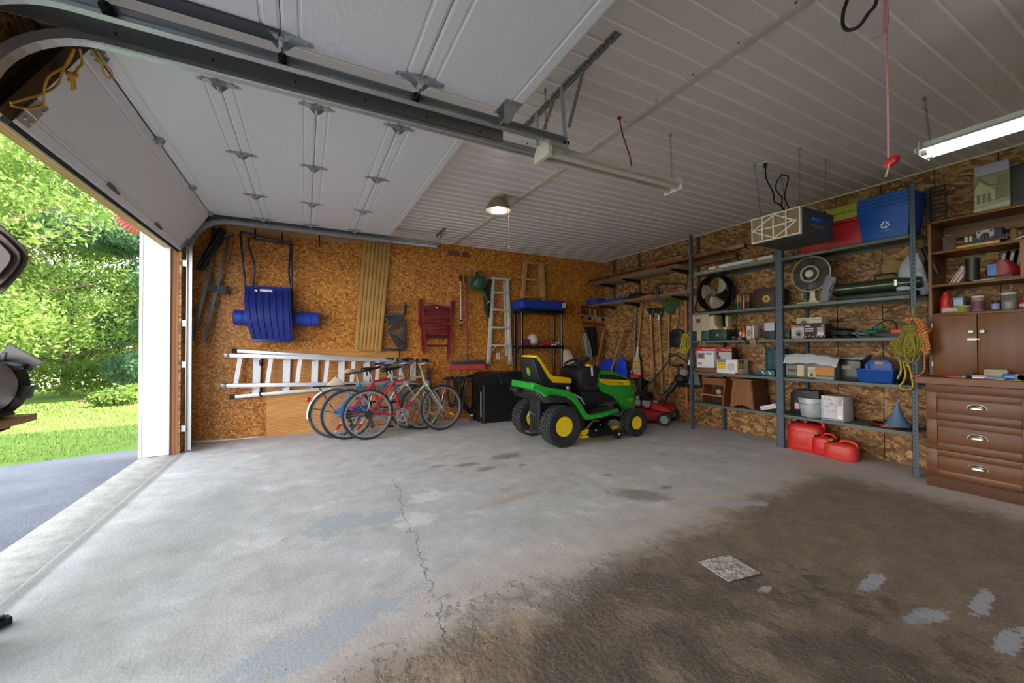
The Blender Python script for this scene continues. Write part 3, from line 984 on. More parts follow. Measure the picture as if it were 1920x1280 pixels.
m.tube([rp(*q) for q in ((136, 141), (128, 152))], .0065, 6); m.tube([rp(*q) for q in ((136, 141), (135, 168))], .0065, 6); m.tube([rp(*q) for q in ((138, 141), (141, 166))], .0065, 6)
m.build('rope', YROPE, t, sm=60)
m = MW()
for q in ((130, 139), (136, 141), (141, 140)): m.ball(rp(*q), .014, 8, 6)
m.build('knot', YROPE, t, sm=60)
# ------------------------------------------------------------------ things on the back wall
def bw(px, py, off=.03):
    return at(px, py, Y=D-off)
BLUE = M('#1a2874', .38, 0, .15, 6)
BLUE_B = M('#2040a6', .4, 0, .12, 6)
NAVY = M('#17163f', .35, 0, .2)
SILVER = M('#c6c8ca', .38, .6, .1, 30)
ALU = M('#d3d6da', .36, .5, .12, 30)
ALU_W = M('#ebedf0', .45, .15, .06, 30)
TANB = wood('tan_boards', C('#9a7238'), C('#cb9a52'), (3, 1, .18), .6, 8, 3, 2.0)
DKRED = M('#6e1622', .4, 0, .2, 8)
RED = M('#c4202c', .45, 0, .15, 8)
GREEN_D = M('#29523a', .45, 0, .2, 8)

def wall_hook(px, py, L=.09, label=None, group='hooks on the back wall board', off=.04):
    p = bw(px, py, off)
    t = thing('wall_hook', label or 'dark metal utility hook on the tan ledger board above the snow scoop', 'hook', p, 0, group)
    MB().bx(-.009, .009, -.006, off-.04 if off > .04 else -.0005, -L, .03).build('plate', BLACK, t)
    MB().tube(spline([(0, -.005, -L+.01), (0, -.05, -L-.005), (0, -.09, -L+.012), (0, -.1, -L+.05)], 4), .006, 6).build('arm', BLACK, t, sm=60)
    return t
wall_hook(401, 423, .1, 'dark hook at the left end of the tan ledger board, holding the black tubes')
for px, py, lb in ((479, 433, 'left one of the two dark hooks holding the snow scoop handle'), (529, 440, 'right one of the two dark hooks holding the snow scoop handle')):
    wall_hook(px, py, .12, lb)
wall_hook(599, 443, .16, 'empty long dark hook on the ledger board right of the snow scoop')
t = thing('eye_bracket', 'small grey metal cup bracket at the right of the ledger board', 'bracket', bw(650, 451, .04))
MB().lathe([(.018, 0), (.022, -.03), (.016, -.045), (.012, -.03)], (0, -.03, .02), n=12).build('cup', GALV, t, sm=40)
MB().bx(-.025, .025, -.01, .035, -.005, .03).build('plate', GALV, t)

# hitch rack leaning on the wall
t = thing('cargo_rack', 'dark grey two-bar hitch rack with wire loops leaning on the wall by the door', 'rack', (bw(372, 640).x, D-.1, bw(372, 640).z))
GUN = M('#4a4b52', .4, .4, .2)
for nm, a, b, c in (('bar', (362, 637), (396, 498), (398, 436)), ('bar', (383, 641), (412, 520), (430, 441))):
    m = MW(); P = [bw(*q, .1) for q in (a, b, c)]
    m.bar(P[0], P[1], .035, .03, (0, 1, 0)); m.bar(P[1], P[2], .026, .024, (0, 1, 0)); m.build(nm, GUN, t)
m = MW()
m.slab3([bw(*q, .13) for q in ((390, 531), (407, 534), (405, 548), (388, 545))], (0, .03, 0))
m.slab3([bw(*q, .13) for q in ((410, 535), (424, 536), (424, 551), (409, 550))], (0, .03, 0))
for q in ((427, 538), (428, 549)):
    p = bw(*q, .12); m.cyl(p-Vector((.03, 0, 0)), p+Vector((.02, 0, 0)), .012, n=8)
m.build('clamp_plate', BLACK, t)
for pts in (((376, 584), (363, 584), (352, 635), (364, 636)), ((396, 589), (406, 590), (395, 641), (384, 640)), ((430, 441), (439, 443), (429, 491), (421, 489))):
    m = MW(); m.tube(spline([bw(*q, .1) for q in pts], 3), .0045, 5); m.build('wire_loop', BLACK, t, sm=60)
m = MW()
P = spline([bw(*q, .08) for q in ((372, 586), (383, 583), (393, 571), (399, 566))], 5)
for i, p in enumerate(P):
    m.torus(p, (1, .2, .3) if i % 2 else (0, 1, .2), .012, .003, 8, 4)
m.build('chain', GALV_D, t)
m = MW(); m.slab3([bw(*q, .1) for q in ((399, 565), (407, 568), (405, 576), (398, 573))], (0, .02, 0)); m.build('lock_tab', BLACK, t)

t = thing('tube_bundle', 'bundle of black foam tubes hung slanting from the ledger board by the door', 'tubes', (bw(420, 432).x, D-.12, 2.75))
for k, (a, b) in enumerate((((369, 505), (412, 428)), ((376, 507), (420, 432)), ((381, 503), (424, 437)), ((372, 500), (417, 428)))):
    m = MW(); m.tube([bw(*a, .1+.03*(k == 3)), bw(*b, .1+.03*(k == 3))], .021, 8); m.build('tube', BLACK, t, sm=60)
m = MW(); m.tube(spline([bw(*q, .14) for q in ((425, 416), (428, 428), (428, 437), (421, 443))], 4), .004, 5); m.build('tie_string', M('#c9beb2', .7), t)

# push snow scoop
t = thing('snow_scoop', 'glossy dark blue ribbed push snow scoop hung by its looped handle on the back wall', 'snow scoop', (-.42, D-.1, 1.3))
N = 22
def scoop(u, v):
    x0, x1 = -.70+.10*u**2.2, -.175+.03*u
    z = 2.035-.74*u
    y = 6.27-.02-.16*math.sin(PI*min(1, max(0, (u-.05)*1.0)))**1.0-.03*u
    k = v*7.0
    rib = .012*(1 if .25 < (k % 1) < .75 else 0) if (.12 < u < .93 and .03 < v < .97) else 0
    return (x0+(x1-x0)*v, y-rib, z)
m = MW(); m.surf(scoop, 24, 56, (0, .012, 0)); m.build('blade', BLUE, t, sm=35)
m = MW()
m.slab3([(-.176, 6.25, 2.03), (-.176, 6.37, 2.03), (-.15, 6.37, 1.35), (-.148, 6.16, 1.3), (-.15, 6.09, 1.6)], (.008, 0, 0)); m.build('side_cheek', NAVY, t)
m = MW()
m.slab3([(-.70, 6.25, 2.03), (-.70, 6.36, 2.03), (-.62, 6.36, 1.42), (-.6, 6.2, 1.3), (-.66, 6.1, 1.62)], (.008, 0, 0)); m.build('side_cheek', NAVY, t)
m = MW(); m.bx(-.60, -.145, 6.17, 6.21, 1.285, 1.325); m.build('wear_edge', BLUE, t, bev=.004)
m = MW()
m.tube(spline([(-.66, 6.3, 1.5), (-.70, 6.28, 2.05), (-.75, 6.24, 2.66), (-.74, 6.24, 2.715), (-.70, 6.24, 2.725), (-.6, 6.24, 2.705), (-.25, 6.24, 2.66), (-.2, 6.24, 2.665), (-.165, 6.24, 2.63), (-.165, 6.26, 2.3), (-.16, 6.28, 2.03), (-.14, 6.3, 1.5)], 4), .013, 8)
m.tube(spline([(-.62, 6.34, 2.04), (-.6, 6.3, 2.3), (-.66, 6.28, 2.55), (-.665, 6.28, 2.64), (-.63, 6.28, 2.665), (-.3, 6.28, 2.64), (-.19, 6.28, 2.63), (-.18, 6.28, 2.55), (-.2, 6.3, 2.25), (-.17, 6.34, 2.04)], 4), .012, 8)
m.build('handle', NAVY, t, sm=60)
m = MW(); m.bx(-.53, -.39, 6.218, 6.2185, 1.945, 1.99); m.build('sticker', M('#d9d6d2', .5), t)
m = MW(); m.bx(-.525, -.395, 6.2172, 6.218, 1.948, 1.958); m.build('sticker_print', RED, t)
m = MW(); m.bx(-.59, -.56, 6.215, 6.2155, 1.95, 1.98); m.build('price_sticker', WHITE, t)
# barrel behind the scoop
t = thing('plastic_roll', 'bright blue ribbed plastic roll showing at both sides behind the snow scoop', 'roll', (-.37, D-.105, 1.61))
m = MB()
pr = [(.02, -.45)]
for k in range(10):
    x = -.45+k*.1
    pr += [(.094, x), (.1, x+.006), (.1, x+.088), (.094, x+.094)]
pr.append((.02, .54))
m.lathe(pr, (0, 0, 0), (1, 0, 0), 22); m.build('roll_body', BLUE_B, t, sm=15)
MB().torus((-.45, 0, 0), (1, 0, 0), .085, .008, 20, 6).build('rim', NAVY, t, sm=60)

# leaning panel of tongue-and-groove boards
t = thing('plank_board', 'tan panel of tongue-and-groove boards leaning upright on the back wall', 'panel', (bw(690, 656, .07).x, D-.08, bw(690, 656, .07).z))
T0, T1, B0, B1 = [bw(*q, o) for q, o in (((682, 445), .05), ((734, 450), .05), ((665, 655), .1), ((714.5, 658.5), .1))]
nb = 7
for k in range(nb):
    f0, f1 = k/nb+.008, (k+1)/nb-.008
    if k == 0: f0 = 0
    if k == nb-1: f1 = 1
    m = MW(); m.slab3([T0.lerp(T1, f0), T0.lerp(T1, f1), B0.lerp(B1, f1), B0.lerp(B1, f0)], (0, .022, 0)); m.build('board', TANB, t, bev=.003)
m = MW(); m.slab3([p+Vector((0, .0225, 0)) for p in (T0, T1, B1, B0)], (0, .008, 0)); m.build('backing', LUMBER, t)
m = MW(); m.tube(spline([bw(*q, .07) for q in ((668, 654), (675, 660), (690, 662), (702, 661), (710, 657))], 4), .005, 5)
m.tube(spline([bw(*q, .06) for q in ((718, 592), (725, 600), (726, 606), (718, 611))], 4), .005, 5)
m.build('tie_cord', M('#d9c65a', .7), t, sm=60)

# folded work stand
t = thing('work_stand', 'folded dark grey plastic work stand hung between the board panel and the red chair', 'work stand', (1.25, D-.06, 1.16))
def wp(px, py, off=.05): return bw(px, py, off)
m = MW()
m.bar(wp(757, 597), wp(758, 655), .05, .04, (0, 1, 0)); m.build('side_rail', DKGREY, t, bev=.004)
m = MW(); m.slab3([wp(*q, .04) for q in ((721, 591), (747, 591), (745, 606), (726, 608))], (0, .02, 0)); m.bar(wp(720, 591, .06), wp(756, 592, .06), .03, .03, (0, 1, 0)); m.build('tray', DKGREY, t)
m = MW(); m.bar(wp(718, 655), wp(757, 655), .035, .04, (0, 1, 0)); m.build('foot_rail', DKGREY, t, bev=.004)
m = MW()
m.slab3([wp(*q, .07) for q in ((748, 592), (756, 598), (730, 620), (728, 619))], (0, .02, 0))
m.bar(wp(757, 603, .08), wp(730, 621, .08), .025, .02, (0, 1, 0))
m.build('leg_strut', DKGREY, t)
m = MW()
m.slab3([wp(*q, .07) for q in ((729, 624), (733, 623), (757, 645), (755, 654), (746, 654))], (0, .02, 0))
m.bar(wp(730, 622, .08), wp(757, 648, .08), .022, .02, (0, 1, 0))
m.build('leg_strut', DKGREY, t)
m = MW(); m.cyl(wp(749, 603, .095), wp(749, 603, .06), .025, n=12); m.cyl(wp(749, 644, .095), wp(749, 644, .06), .025, n=12); m.build('pivot_knob', BLACK, t)
m = MW()
for a, b in (((720, 624), (746, 626)), ((746, 626), (753, 612)), ((747, 624), (751, 636)), ((753, 612), (757, 624))):
    m.bar(wp(*a, .06), wp(*b, .06), .022, .016, (0, 1, 0))
m.build('brace', M('#6b6d72', .45, .3), t)
m = MW(); m.bar(wp(759, 590, .07), wp(761, 572, .07), .03, .03, (0, 1, 0)); m.bar(wp(760, 574, .07), wp(760.5, 566, .07), .018, .018, (0, 1, 0)); m.build('clamp_jaw', BLACK, t)
m = MW(); m.bar(wp(747, 594, .06), wp(759, 577, .06), .014, .014, (0, 1, 0)); m.bar(wp(752, 592, .06), wp(760, 577, .06), .01, .01, (0, 1, 0)); m.build('clamp_arm', M('#8f8a84', .4, .5), t)
m = MW(); m.bar(wp(721, 577, .02), wp(757, 577, .02), .055, .025, (0, 1, 0)); m.bar(wp(721, 588, .02), wp(750, 588, .02), .05, .025, (0, 1, 0)); m.build('wood_batten', STUD, t)

# folding wooden chair
t = thing('folding_chair', 'dark red folded wooden folding chair hung on the back wall', 'chair', (1.89, D-.08, 1.0))
def cb(px, py, off=.08): return bw(px, py, off)
for a, b in (((789, 560), (788, 611)), ((849, 563), (846, 598))):
    m = MW(); m.bar(cb(*a), cb(*b), .07, .03, (0, 1, 0)); m.build('arm', DKRED, t, bev=.004)
for P in (((792, 576), (794, 600), (797, 640), (795, 664)), ((845, 577), (847, 605), (845, 640), (839, 675))):
    m = MW(); pp = spline([cb(*q, .11) for q in P], 4)
    for a, b in zip(pp, pp[1:]): m.bar(a, b+(b-a)*.05, .035, .028, (0, 1, 0))
    m.build('leg', M('#8a2a33', .35, 0, .2), t)
for a, b in (((791, 603), (793, 660)), ((842, 610), (840, 662))):
    m = MW(); m.bar(cb(*a, .07), cb(*b, .07), .03, .025, (0, 1, 0)); m.build('rear_leg', DKRED, t)
m = MW(); m.slab3([cb(*q, .09) for q in ((793, 574), (805, 572), (816, 570), (828, 573), (842, 577), (842, 585), (830, 582), (816, 580), (805, 583), (793, 586))], (0, .02, 0)); m.build('top_rail', DKRED, t, bev=.003)
m = MW(); m.slab3([cb(*q, .085) for q in ((798, 584), (816, 581), (841, 584), (841, 592), (798, 592))], (0, .02, 0)); m.build('back_rail', DKRED, t)
for y in (596, 602, 609, 616, 622):
    m = MW(); m.bar(cb(798, y, .1), cb(841, y+.6, .1), .045, .02, (0, 1, 0)); m.build('slat', DKRED if y < 615 else M('#7d1a22', .4, 0, .2, 8), t, bev=.002)
m = MW(); m.bar(cb(799, 630, .08), cb(839, 631, .08), .06, .02, (0, 1, 0)); m.build('seat_apron', M('#4d0f18', .45), t)
m = MW(); m.bar(cb(800, 648, .08), cb(840, 648, .08), .03, .02, (0, 1, 0)); m.build('stretcher', DKRED, t)
m = MW(); p = cb(818.5, 577, .1); m.cyl(p, p-Vector((0, .03, 0)), .015, n=10); m.build('hook_peg', M('#d8d2c8', .4), t)

# poles
t = thing('extension_pole', 'white painter pole with black grips hung left of the red broom handle', 'pole', (bw(864, 600).x, D-.03, 1.55))
m = MW(); m.cyl(bw(863.2, 526), bw(864.5, 608), .013, n=10); m.build('shaft', M('#cfcac4', .4), t, sm=40)
m = MW(); m.cyl(bw(863, 516), bw(863.2, 527), .019, n=10); m.cyl(bw(864.4, 599), bw(864.4, 603), .018, n=10); m.cyl(bw(864.5, 606), bw(864.6, 615), .016, .008, n=10); m.build('grip', BLACK, t, sm=40)
t = thing('push_broom', 'push broom with red bristles and a long red handle hung on the back wall', 'broom', (2.42, D-.09, .86))
m = MW(); m.cyl(bw(873.3, 528, .06), bw(875.5, 668, .09), .015, n=10); m.build('handle', M('#9c2f38', .45, 0, .2), t, sm=40)
m = MW(); m.cyl(bw(873, 516, .06), bw(873.3, 530, .06), .021, n=10); m.build('grip', BLACK, t, sm=40)
m = MW(); m.bar(bw(845, 680, .09), bw(906, 679, .09), .065, .05, (0, 1, 0))
for q in ((858, 677.5), (893, 676.5)): m.ball(bw(*q, .11), .02, 8, 6)
m.build('head', M('#4a453f', .5), t, bev=.006)
m = MW(); m.cyl(bw(875.3, 664, .09), bw(875.6, 678, .09), .02, .026, n=10); m.build('socket', DKGREY, t, sm=40)
m = MW()
a, b = bw(842.5, 686, .09), bw(907.5, 685.5, .09)
for k in range(70):
    for r_ in range(3):
        p = a.lerp(b, (k+.5)/70)+Vector((rnd.uniform(-.003, .003), (r_-1)*.014, .03))
        q = p+Vector((((k-35)/35)*.01+rnd.uniform(-.006, .006), (r_-1)*.006, -.085+rnd.uniform(-.006, .006)))
        m.tube([p, q], [.006, .0045], 4)
o = m.build('bristles', RED, t); o['kind'] = 'stuff'

# watering can hung by its handle
t = thing('watering_can', 'dark green plastic watering can hung upside down, spout pointing at the ladder', 'watering can', bw(895, 530, .17))
m = MB()
m.lathe([(.03, .1), (.085, .1), (.125, .06), (.135, -.01), (.125, -.07), (.1, -.115), (.03, -.12)], (0, 0, 0), (-.85, 0, .35), 22); m.build('body', GREEN_D, t, sm=50)
m = MB(); m.lathe([(.098, .098), (.104, .104), (.075, .106), (.07, .09), (.02, .085)], (0, 0, 0), (-.85, 0, .35), 22); m.build('bottom_rim', M('#3d6d4f', .4), t, sm=50)
m = MB(); m.tube(spline([(.06, 0, -.09), (.13, 0, -.17), (.17, 0, -.25), (.2, 0, -.31)], 4), [.045, .04, .035, .03, .027, .024, .022, .02, .019, .018, .017, .016, .015], 10); m.build('spout', GREEN_D, t, sm=60)
m = MB(); m.lathe([(.016, 0), (.04, .012), (.042, .02), (.0, .024)], (.2, 0, -.31), (.5, -.3, -.6), 14); m.build('rose', M('#b9bdb5', .5), t, sm=40)
m = MB(); m.tube(spline([(-.02, 0, .13), (.06, 0, .2), (.13, 0, .13), (.1, 0, .03)], 5), .012, 8); m.build('handle', GREEN_D, t, sm=60)
wall_hook(893, 512, .03, 'short dark hook above the green watering can', off=.05)

def ladder(name, label, tl, tr, bl, br, ys, mat, stepm, off, wd=.055, depth=.05, cap=True, rear=True, braces=True, feet=None):
    t = thing(name, label, 'ladder', ((bl.x+br.x)/2, D-off, bl.z))
    for a, b in ((tl, bl), (tr, br)):
        m = MW(); m.bar(a, b, wd, depth, (0, 1, 0)); m.build('side_rail', mat, t, bev=.003)
    for z in ys:
        f = (tl.z-z)/(tl.z-bl.z); a, b = tl.lerp(bl, f), tr.lerp(br, f); a = Vector((a.x, a.y, z)); b = Vector((b.x, b.y, z))
        m = MW(); m.box((a+b)/2+Vector((0, .0, 0)), ((b-a).length, depth+.03, .03)); m.build('step', stepm, t, bev=.003)
    if cap:
        m = MW(); m.box((tl+tr)/2+Vector((0, .01, .01)), ((tr-tl).length+.1, depth+.06, .035)); m.build('top_cap', mat, t, bev=.006)
    if rear:
        for a, b, s in ((tl, bl, 1), (tr, br, -1)):
            m = MW(); o = Vector((s*.05, depth*.8, 0)); m.bar(a+o, b.lerp(a, .1)+o, .03, .02, (0, 1, 0)); m.build('rear_rail', mat, t)
    if braces:
        z = ys[-1]; f = (tl.z-z)/(tl.z-bl.z); a, b = tl.lerp(bl, f), tr.lerp(br, f)
        for p, q, s in ((a, bl, 1), (b, br, -1)):
            m = MW(); m.bar(p+Vector((s*.12, 0, -.01)), p.lerp(q, .45)+Vector((s*.02, 0, 0)), .022, .012, (0, 1, 0)); m.build('step_brace', mat, t)
    if feet:
        for p in (bl, br):
            m = MW(); m.box(p+Vector((0, 0, .02)), (wd+.02, depth+.02, .05)); m.build('foot', feet, t, bev=.006)
    return t
ALU_OLD = M('#c9c9bf', .5, .12, .2, 18)
ladder('step_ladder', 'worn aluminium step ladder with five treads hung on the back wall', bw(924, 523, .09), bw(951, 525, .09), bw(916, 681, .09), bw(957, 682, .09), [2.16, 1.86, 1.55, 1.24], ALU_OLD, ALU_OLD, .09, feet=M('#8b9aa2', .5))
ladder('step_ladder', 'old bare wooden step ladder hung high above the blue tarp', bw(985, 494, .08), bw(1016, 496, .08), bw(977, 588, .08), bw(1021, 590, .08), [2.44, 2.12, 1.96], PINE, PINE, .08, wd=.075, feet=None, braces=False)
t = thing('garment_bag', 'dark green folded hose cover hung against the left rail of the aluminium step ladder', 'cover', bw(914, 560, .1))
m = MW(); P = [bw(*q, .09) for q in ((919, 524), (915, 540), (913, 560), (913, 580), (915, 596))]
m.tube(P, [.03, .045, .055, .05, .02], 10); m.build('folded_cloth', M('#1d2a20', .8, 0, .3, 8), t, sm=60)
m = MW(); m.tube(spline([bw(*q, .08) for q in ((915, 598), (913, 605), (915, 611), (918, 614))], 3), .005, 5); m.build('strap', BLACK, t)

# outlet
t = thing('outlet', 'white wall outlet plate below the aluminium step ladder', 'outlet', bw(934, 667.5, .001))
MB().bx(-.036, .036, -.007, 0, -.06, .06).build('plate', WHITE, t, bev=.003)
for z in (-.028, .028):
    MB().bx(-.017, .017, -.0085, -.007, z-.018, z+.018).build('receptacle', M('#c8c6c0', .4), t)
t = thing('nail_board', 'dark weathered wood strip with a pale mark nailed high beside the far track end', 'board', bw(860, 477, .02))
c0, c1 = bw(841, 474, .02), bw(879, 479.5, .02)
m = MW(); m.slab3([Vector((2.13, D-.02, 2.75)), Vector((2.5, D-.02, 2.75)), Vector((2.5, D-.02, 2.83)), Vector((2.13, D-.02, 2.83))], (0, .019, 0)); m.build('strip', M('#6f4a28', .7, 0, .3, 10), t, bev=.003)
m = MW(); m.bx(2.352, 2.364, D-.0215, D-.02, 2.755, 2.825); m.build('paint_mark', M('#c9b8a0', .6), t)

# big aluminium step ladder lying on its side on wall brackets
t = thing('extension_ladder', 'long aluminium step ladder hung sideways along the back wall behind the bikes', 'ladder', (.1, D-.15, .56))
ya, yb = D-.17, D-.07
def ld(px, py, y): return at(px, py, Y=y)
F0, F1 = ld(426, 666, ya), Vector((1.42, ya, 1.0)); G0, G1 = ld(420, 722.5, ya), Vector((1.42, ya, .66))
R0, R1 = ld(440, 657.5, yb), Vector((1.5, yb, .98)); S0, S1 = ld(436, 744, yb), Vector((1.5, yb, .68))
for a, b in ((F0, F1), (G0, G1)):
    m = MW(); m.bar(a, b, .05, .075, (0, 1, 0)); m.build('front_rail', ALU, t, bev=.003)
for a, b in ((R0, R1), (S0, S1)):
    m = MW(); m.bar(a, b, .045, .05, (0, 1, 0)); m.build('rear_rail', ALU, t, bev=.003)
for k in range(7):
    f = (.06+k*.15)
    a, b = F0.lerp(F1, f), G0.lerp(G1, f)
    sh = Vector((-.02, 0, 0))
    m = MW(); m.bar(a+Vector((.0, .02, -.01)), b+sh+Vector((0, .02, .01)), .05, .02, (0, 1, 0)); m.build('rung', ALU_W, t)
    a, b = R0.lerp(R1, f+.05), S0.lerp(S1, f+.05)
    m = MW(); m.bar(a, b, .085, .02, (0, 1, 0)); m.build('tread', ALU_W, t)
    for p, q, s in ((a, b, 1), (b, a, 1)):
        m = MW(); m.bar(p.lerp(q, .03)+Vector((-.14, -.01, 0)), p.lerp(q, .14)+Vector((-.01, -.01, 0)), .018, .008, (0, 1, 0)); m.build('tread_brace', M('#b59a7a', .45, .4), t)
for p in (F0, G0, R0, S0):
    m = MW(); m.box(p, (.06, .085 if p.y < D-.1 else .06, .06)); m.build('foot', RUBBER if p.y > D-.1 else GALV_D, t, bev=.006)
for px, py0, py1 in ((491, 657, 745), (748, 652, 700)):
    a = bw(px, py0, .0)
    h = thing('ladder_bracket', 'left dark wall bracket carrying the sideways aluminium ladder' if px < 600 else 'right dark wall bracket above the bike seats carrying the sideways ladder', 'bracket', (a.x, D, a.z))
    m = MW(); m.bar(bw(px, py0, .006), bw(px-1, py0+30, .006), .03, .008, (0, 1, 0)); m.tube(spline([bw(px, py0+26, .01), bw(px-1, py0+28, .12), bw(px-3, py0+27, .21), bw(px-4, py0+18, .23)], 4), .009, 6); m.build('hook_arm', DKGREY, h, sm=60)
    if px < 600:
        m = MW(); m.bar(bw(px, 714, .006), bw(px-1, 745, .006), .03, .008, (0, 1, 0)); m.tube(spline([bw(px, 738, .01), bw(px-1, 742, .12), bw(px-3, 742, .21), bw(px-4, 734, .23)], 4), .009, 6); m.build('hook_arm', DKGREY, h, sm=60)

# black shelf unit
t = thing('plastic_shelf', 'black plastic shelf unit by the back wall with a blue tarp on top', 'shelf unit', (3.76, 6.12, 0))
X0, X1, Y0, Y1 = 3.31, 4.21, 6.02, 6.34
for z in (.56, 1.235, 1.86):
    m = MW(); m.bx(X0, X1, Y0, Y1, z-.055, z); m.build('shelf', BLACKG, t, bev=.012)
for x in (X0+.035, X1-.035):
    for y in (Y0+.035, Y1-.03):
        m = MW()
        zz = [0, .51, .56, 1.18, 1.235, 1.81]
        m.cyl((x, y, 0), (x, y, 1.81), .024, n=12); m.cyl((x, y, 1.17), (x, y, 1.24), .03, n=12); m.cyl((x, y, .5), (x, y, .56), .03, n=12)
        m.build('post', BLACKG, t, sm=40)
m = MW(); m.bx(X0, X1, Y0, Y1, .06, .11); m.build('shelf', BLACKG, t, bev=.012)
t = thing('folded_tarp', 'bright blue folded tarpaulin draped over the top of the black plastic shelf', 'tarp', (3.76, 6.15, 1.86))
TARP = M('#17389a', .5, 0, .2, 9, .4)
def tarp(u, v):
    x = -.5+1.0*u
    s = v*2*PI
    w = 1+.06*math.sin(u*17)+.05*math.sin(u*41+v*9)
    ed = min(1, min(u, 1-u)*14)**.5
    return (x, (.2*math.cos(s))*(.8+.2*ed), .088+(.105*math.copysign(abs(math.sin(s))**.55, math.sin(s))*w*ed if math.sin(s) > 0 else -.088*abs(math.sin(s))**.4*ed))
m = MB(); m.surf(tarp, 40, 24)
m.build('tarp_cloth', TARP, t, sm=50)
m = MB(); m.bx(.36, .43, -.208, -.204, .05, .14); m.build('care_label', M('#c8c48a', .6), t)
t = thing('soccer_ball', 'dirty white soccer ball on the middle shelf of the black plastic unit', 'ball', (3.62, 6.14, 1.235+.105))
m = MB(); m.ball((0, 0, 0), .105, 24, 16); m.build('ball_skin', M('#c9c4b8', .6, 0, .15, 10), t, sm=80)
m = MB()
for a in ((.6, -.75, .2), (-.3, -.9, -.2), (.1, -.7, .7), (-.75, -.5, .4), (.5, -.6, -.6)):
    v = Vector(a).normalized(); x, y, z = frame_of(v)
    m.torus(v*.1045*.86, v, .055, .0025, 5, 4)
m.build('seam', M('#4a4640', .7), t)
t = thing('sneaker', 'red shoe-shaped toy on the middle shelf right of the soccer ball', 'shoe', (3.86, 6.12, 1.235))
m = MB(); m.loft([[(x, y*w, z*hh) for (y, z) in ((-.04, 0), (.04, 0), (.045, .5), (.03, 1), (-.03, 1), (-.045, .5))] for x, w, hh in ((-.11, .6, .04), (-.08, 1, .05), (0, 1, .065), (.05, 1, .09), (.1, .9, .085), (.12, .6, .07))]); m.build('upper', RED, t, bev=.01)
t = thing('red_box', 'dull red box at the left of the middle black shelf', 'box', (3.43, 6.14, 1.235))
MB().bx(-.07, .07, -.08, .08, 0, .11).build('carton', M('#8a2e30', .6), t, bev=.004)
MB().bx(-.071, .071, -.081, .081, .085, .09).build('lid_seam', M('#5a1c1e', .6), t)
t = thing('white_tools', 'small pale spray nozzle on the middle black shelf near the right post', 'nozzle', (4.06, 6.1, 1.235))
m = MB(); m.cyl((-.12, 0, .055), (.02, 0, .05), .008, n=8); m.cyl((.02, 0, .05), (.09, 0, .045), .02, .034, n=12); m.build('nozzle', M('#9fa6a0', .4, .2), t, sm=40)
m = MB(); m.cyl((-.07, -.03, 0), (-.07, -.03, .03), .022, n=10); m.cyl((0, -.02, 0), (0, -.02, .03), .025, n=10); m.build('cap', M('#cfcabd', .5), t, sm=40)
t = thing('tape_roll', 'green and white tape roll on the lowest visible black shelf beside the tractor seat', 'tape roll', (3.92, 6.06, .56+.072))
MB().lathe([(.035, -.02), (.07, -.02), (.072, .02), (.035, .02)], (0, 0, 0), (.35, -.9, .1), 20, True).build('roll', M('#c9cdb6', .5), t, sm=40)
MB().lathe([(.0, .018), (.05, .018), (.052, .026), (.0, .028)], (0, 0, 0), (.35, -.9, .1), 20).build('core', M('#2f8a3c', .5), t, sm=40)
t = thing('pruning_shears', 'orange-handled shears on the lowest visible black shelf', 'shears', (4.05, 6.08, .56))
m = MB(); m.tube([(-.06, 0, .02), (.08, -.02, .03)], .014, 6); m.tube([(-.06, .03, .02), (.07, .0, .045)], .012, 6); m.build('handle', M('#d4552a', .5), t, sm=50)
MB().tube([(.07, -.01, .035), (.16, 0, .03)], .009, 6).build('blade', DKGREY, t)

# hose rack with coiled cables
t = thing('hose_rack', 'black wall rail carrying coiled hoses beside the covered grill', 'rack', (2.2, D, .68))
m = MW(); m.bar((1.99, D-.17, .70), (2.75, D-.17, .715), .03, .035, (0, 1, 0)); m.bar((2.1, D-.17, .70), (2.1, D, .70), .03, .03); m.bar((2.6, D-.17, .71), (2.6, D, .71), .03, .03); m.build('rail', BLACK, t)
def coil(name, label, c, rx, rz, n, r, mat, yo, seed, cat='hose', group=None):
    R = random.Random(seed)
    t = thing(name, label, cat, c, 0, group)
    m = MB(); P = []
    for k in range(n*14):
        a = 2*PI*k/14+PI/2
        q = 1+.12*math.sin(k*.7+seed)+R.uniform(-.03, .03)
        P.append((rx*q*math.cos(a), yo*(k/(n*14)-.5)+R.uniform(-.004, .004), -rz+rz*(1 if math.sin(a) > .8 else q)*math.sin(a)))
    m.tube(spline(P, 3), r, 6); m.build('coil', mat, t, sm=60)
    return t
HOSE = M('#24272c', .35, 0, .15)
coil('garden_hose', 'thick black coiled hose on the wall rail touching the grill cover', (2.46, D-.17, .745), .15, .30, 5, .014, HOSE, .1, 3)
coil('cable_coil', 'black coiled cable on the left of the wall rail seen through the bike wheel', (2.13, D-.17, .73), .07, .24, 5, .009, BLACK, .08, 5)
coil('cable_coil', 'bundle of dark cords between the other coils on the hose rail', (2.27, D-.17, .735), .05, .29, 4, .01, M('#2b2b30', .5), .07, 9)

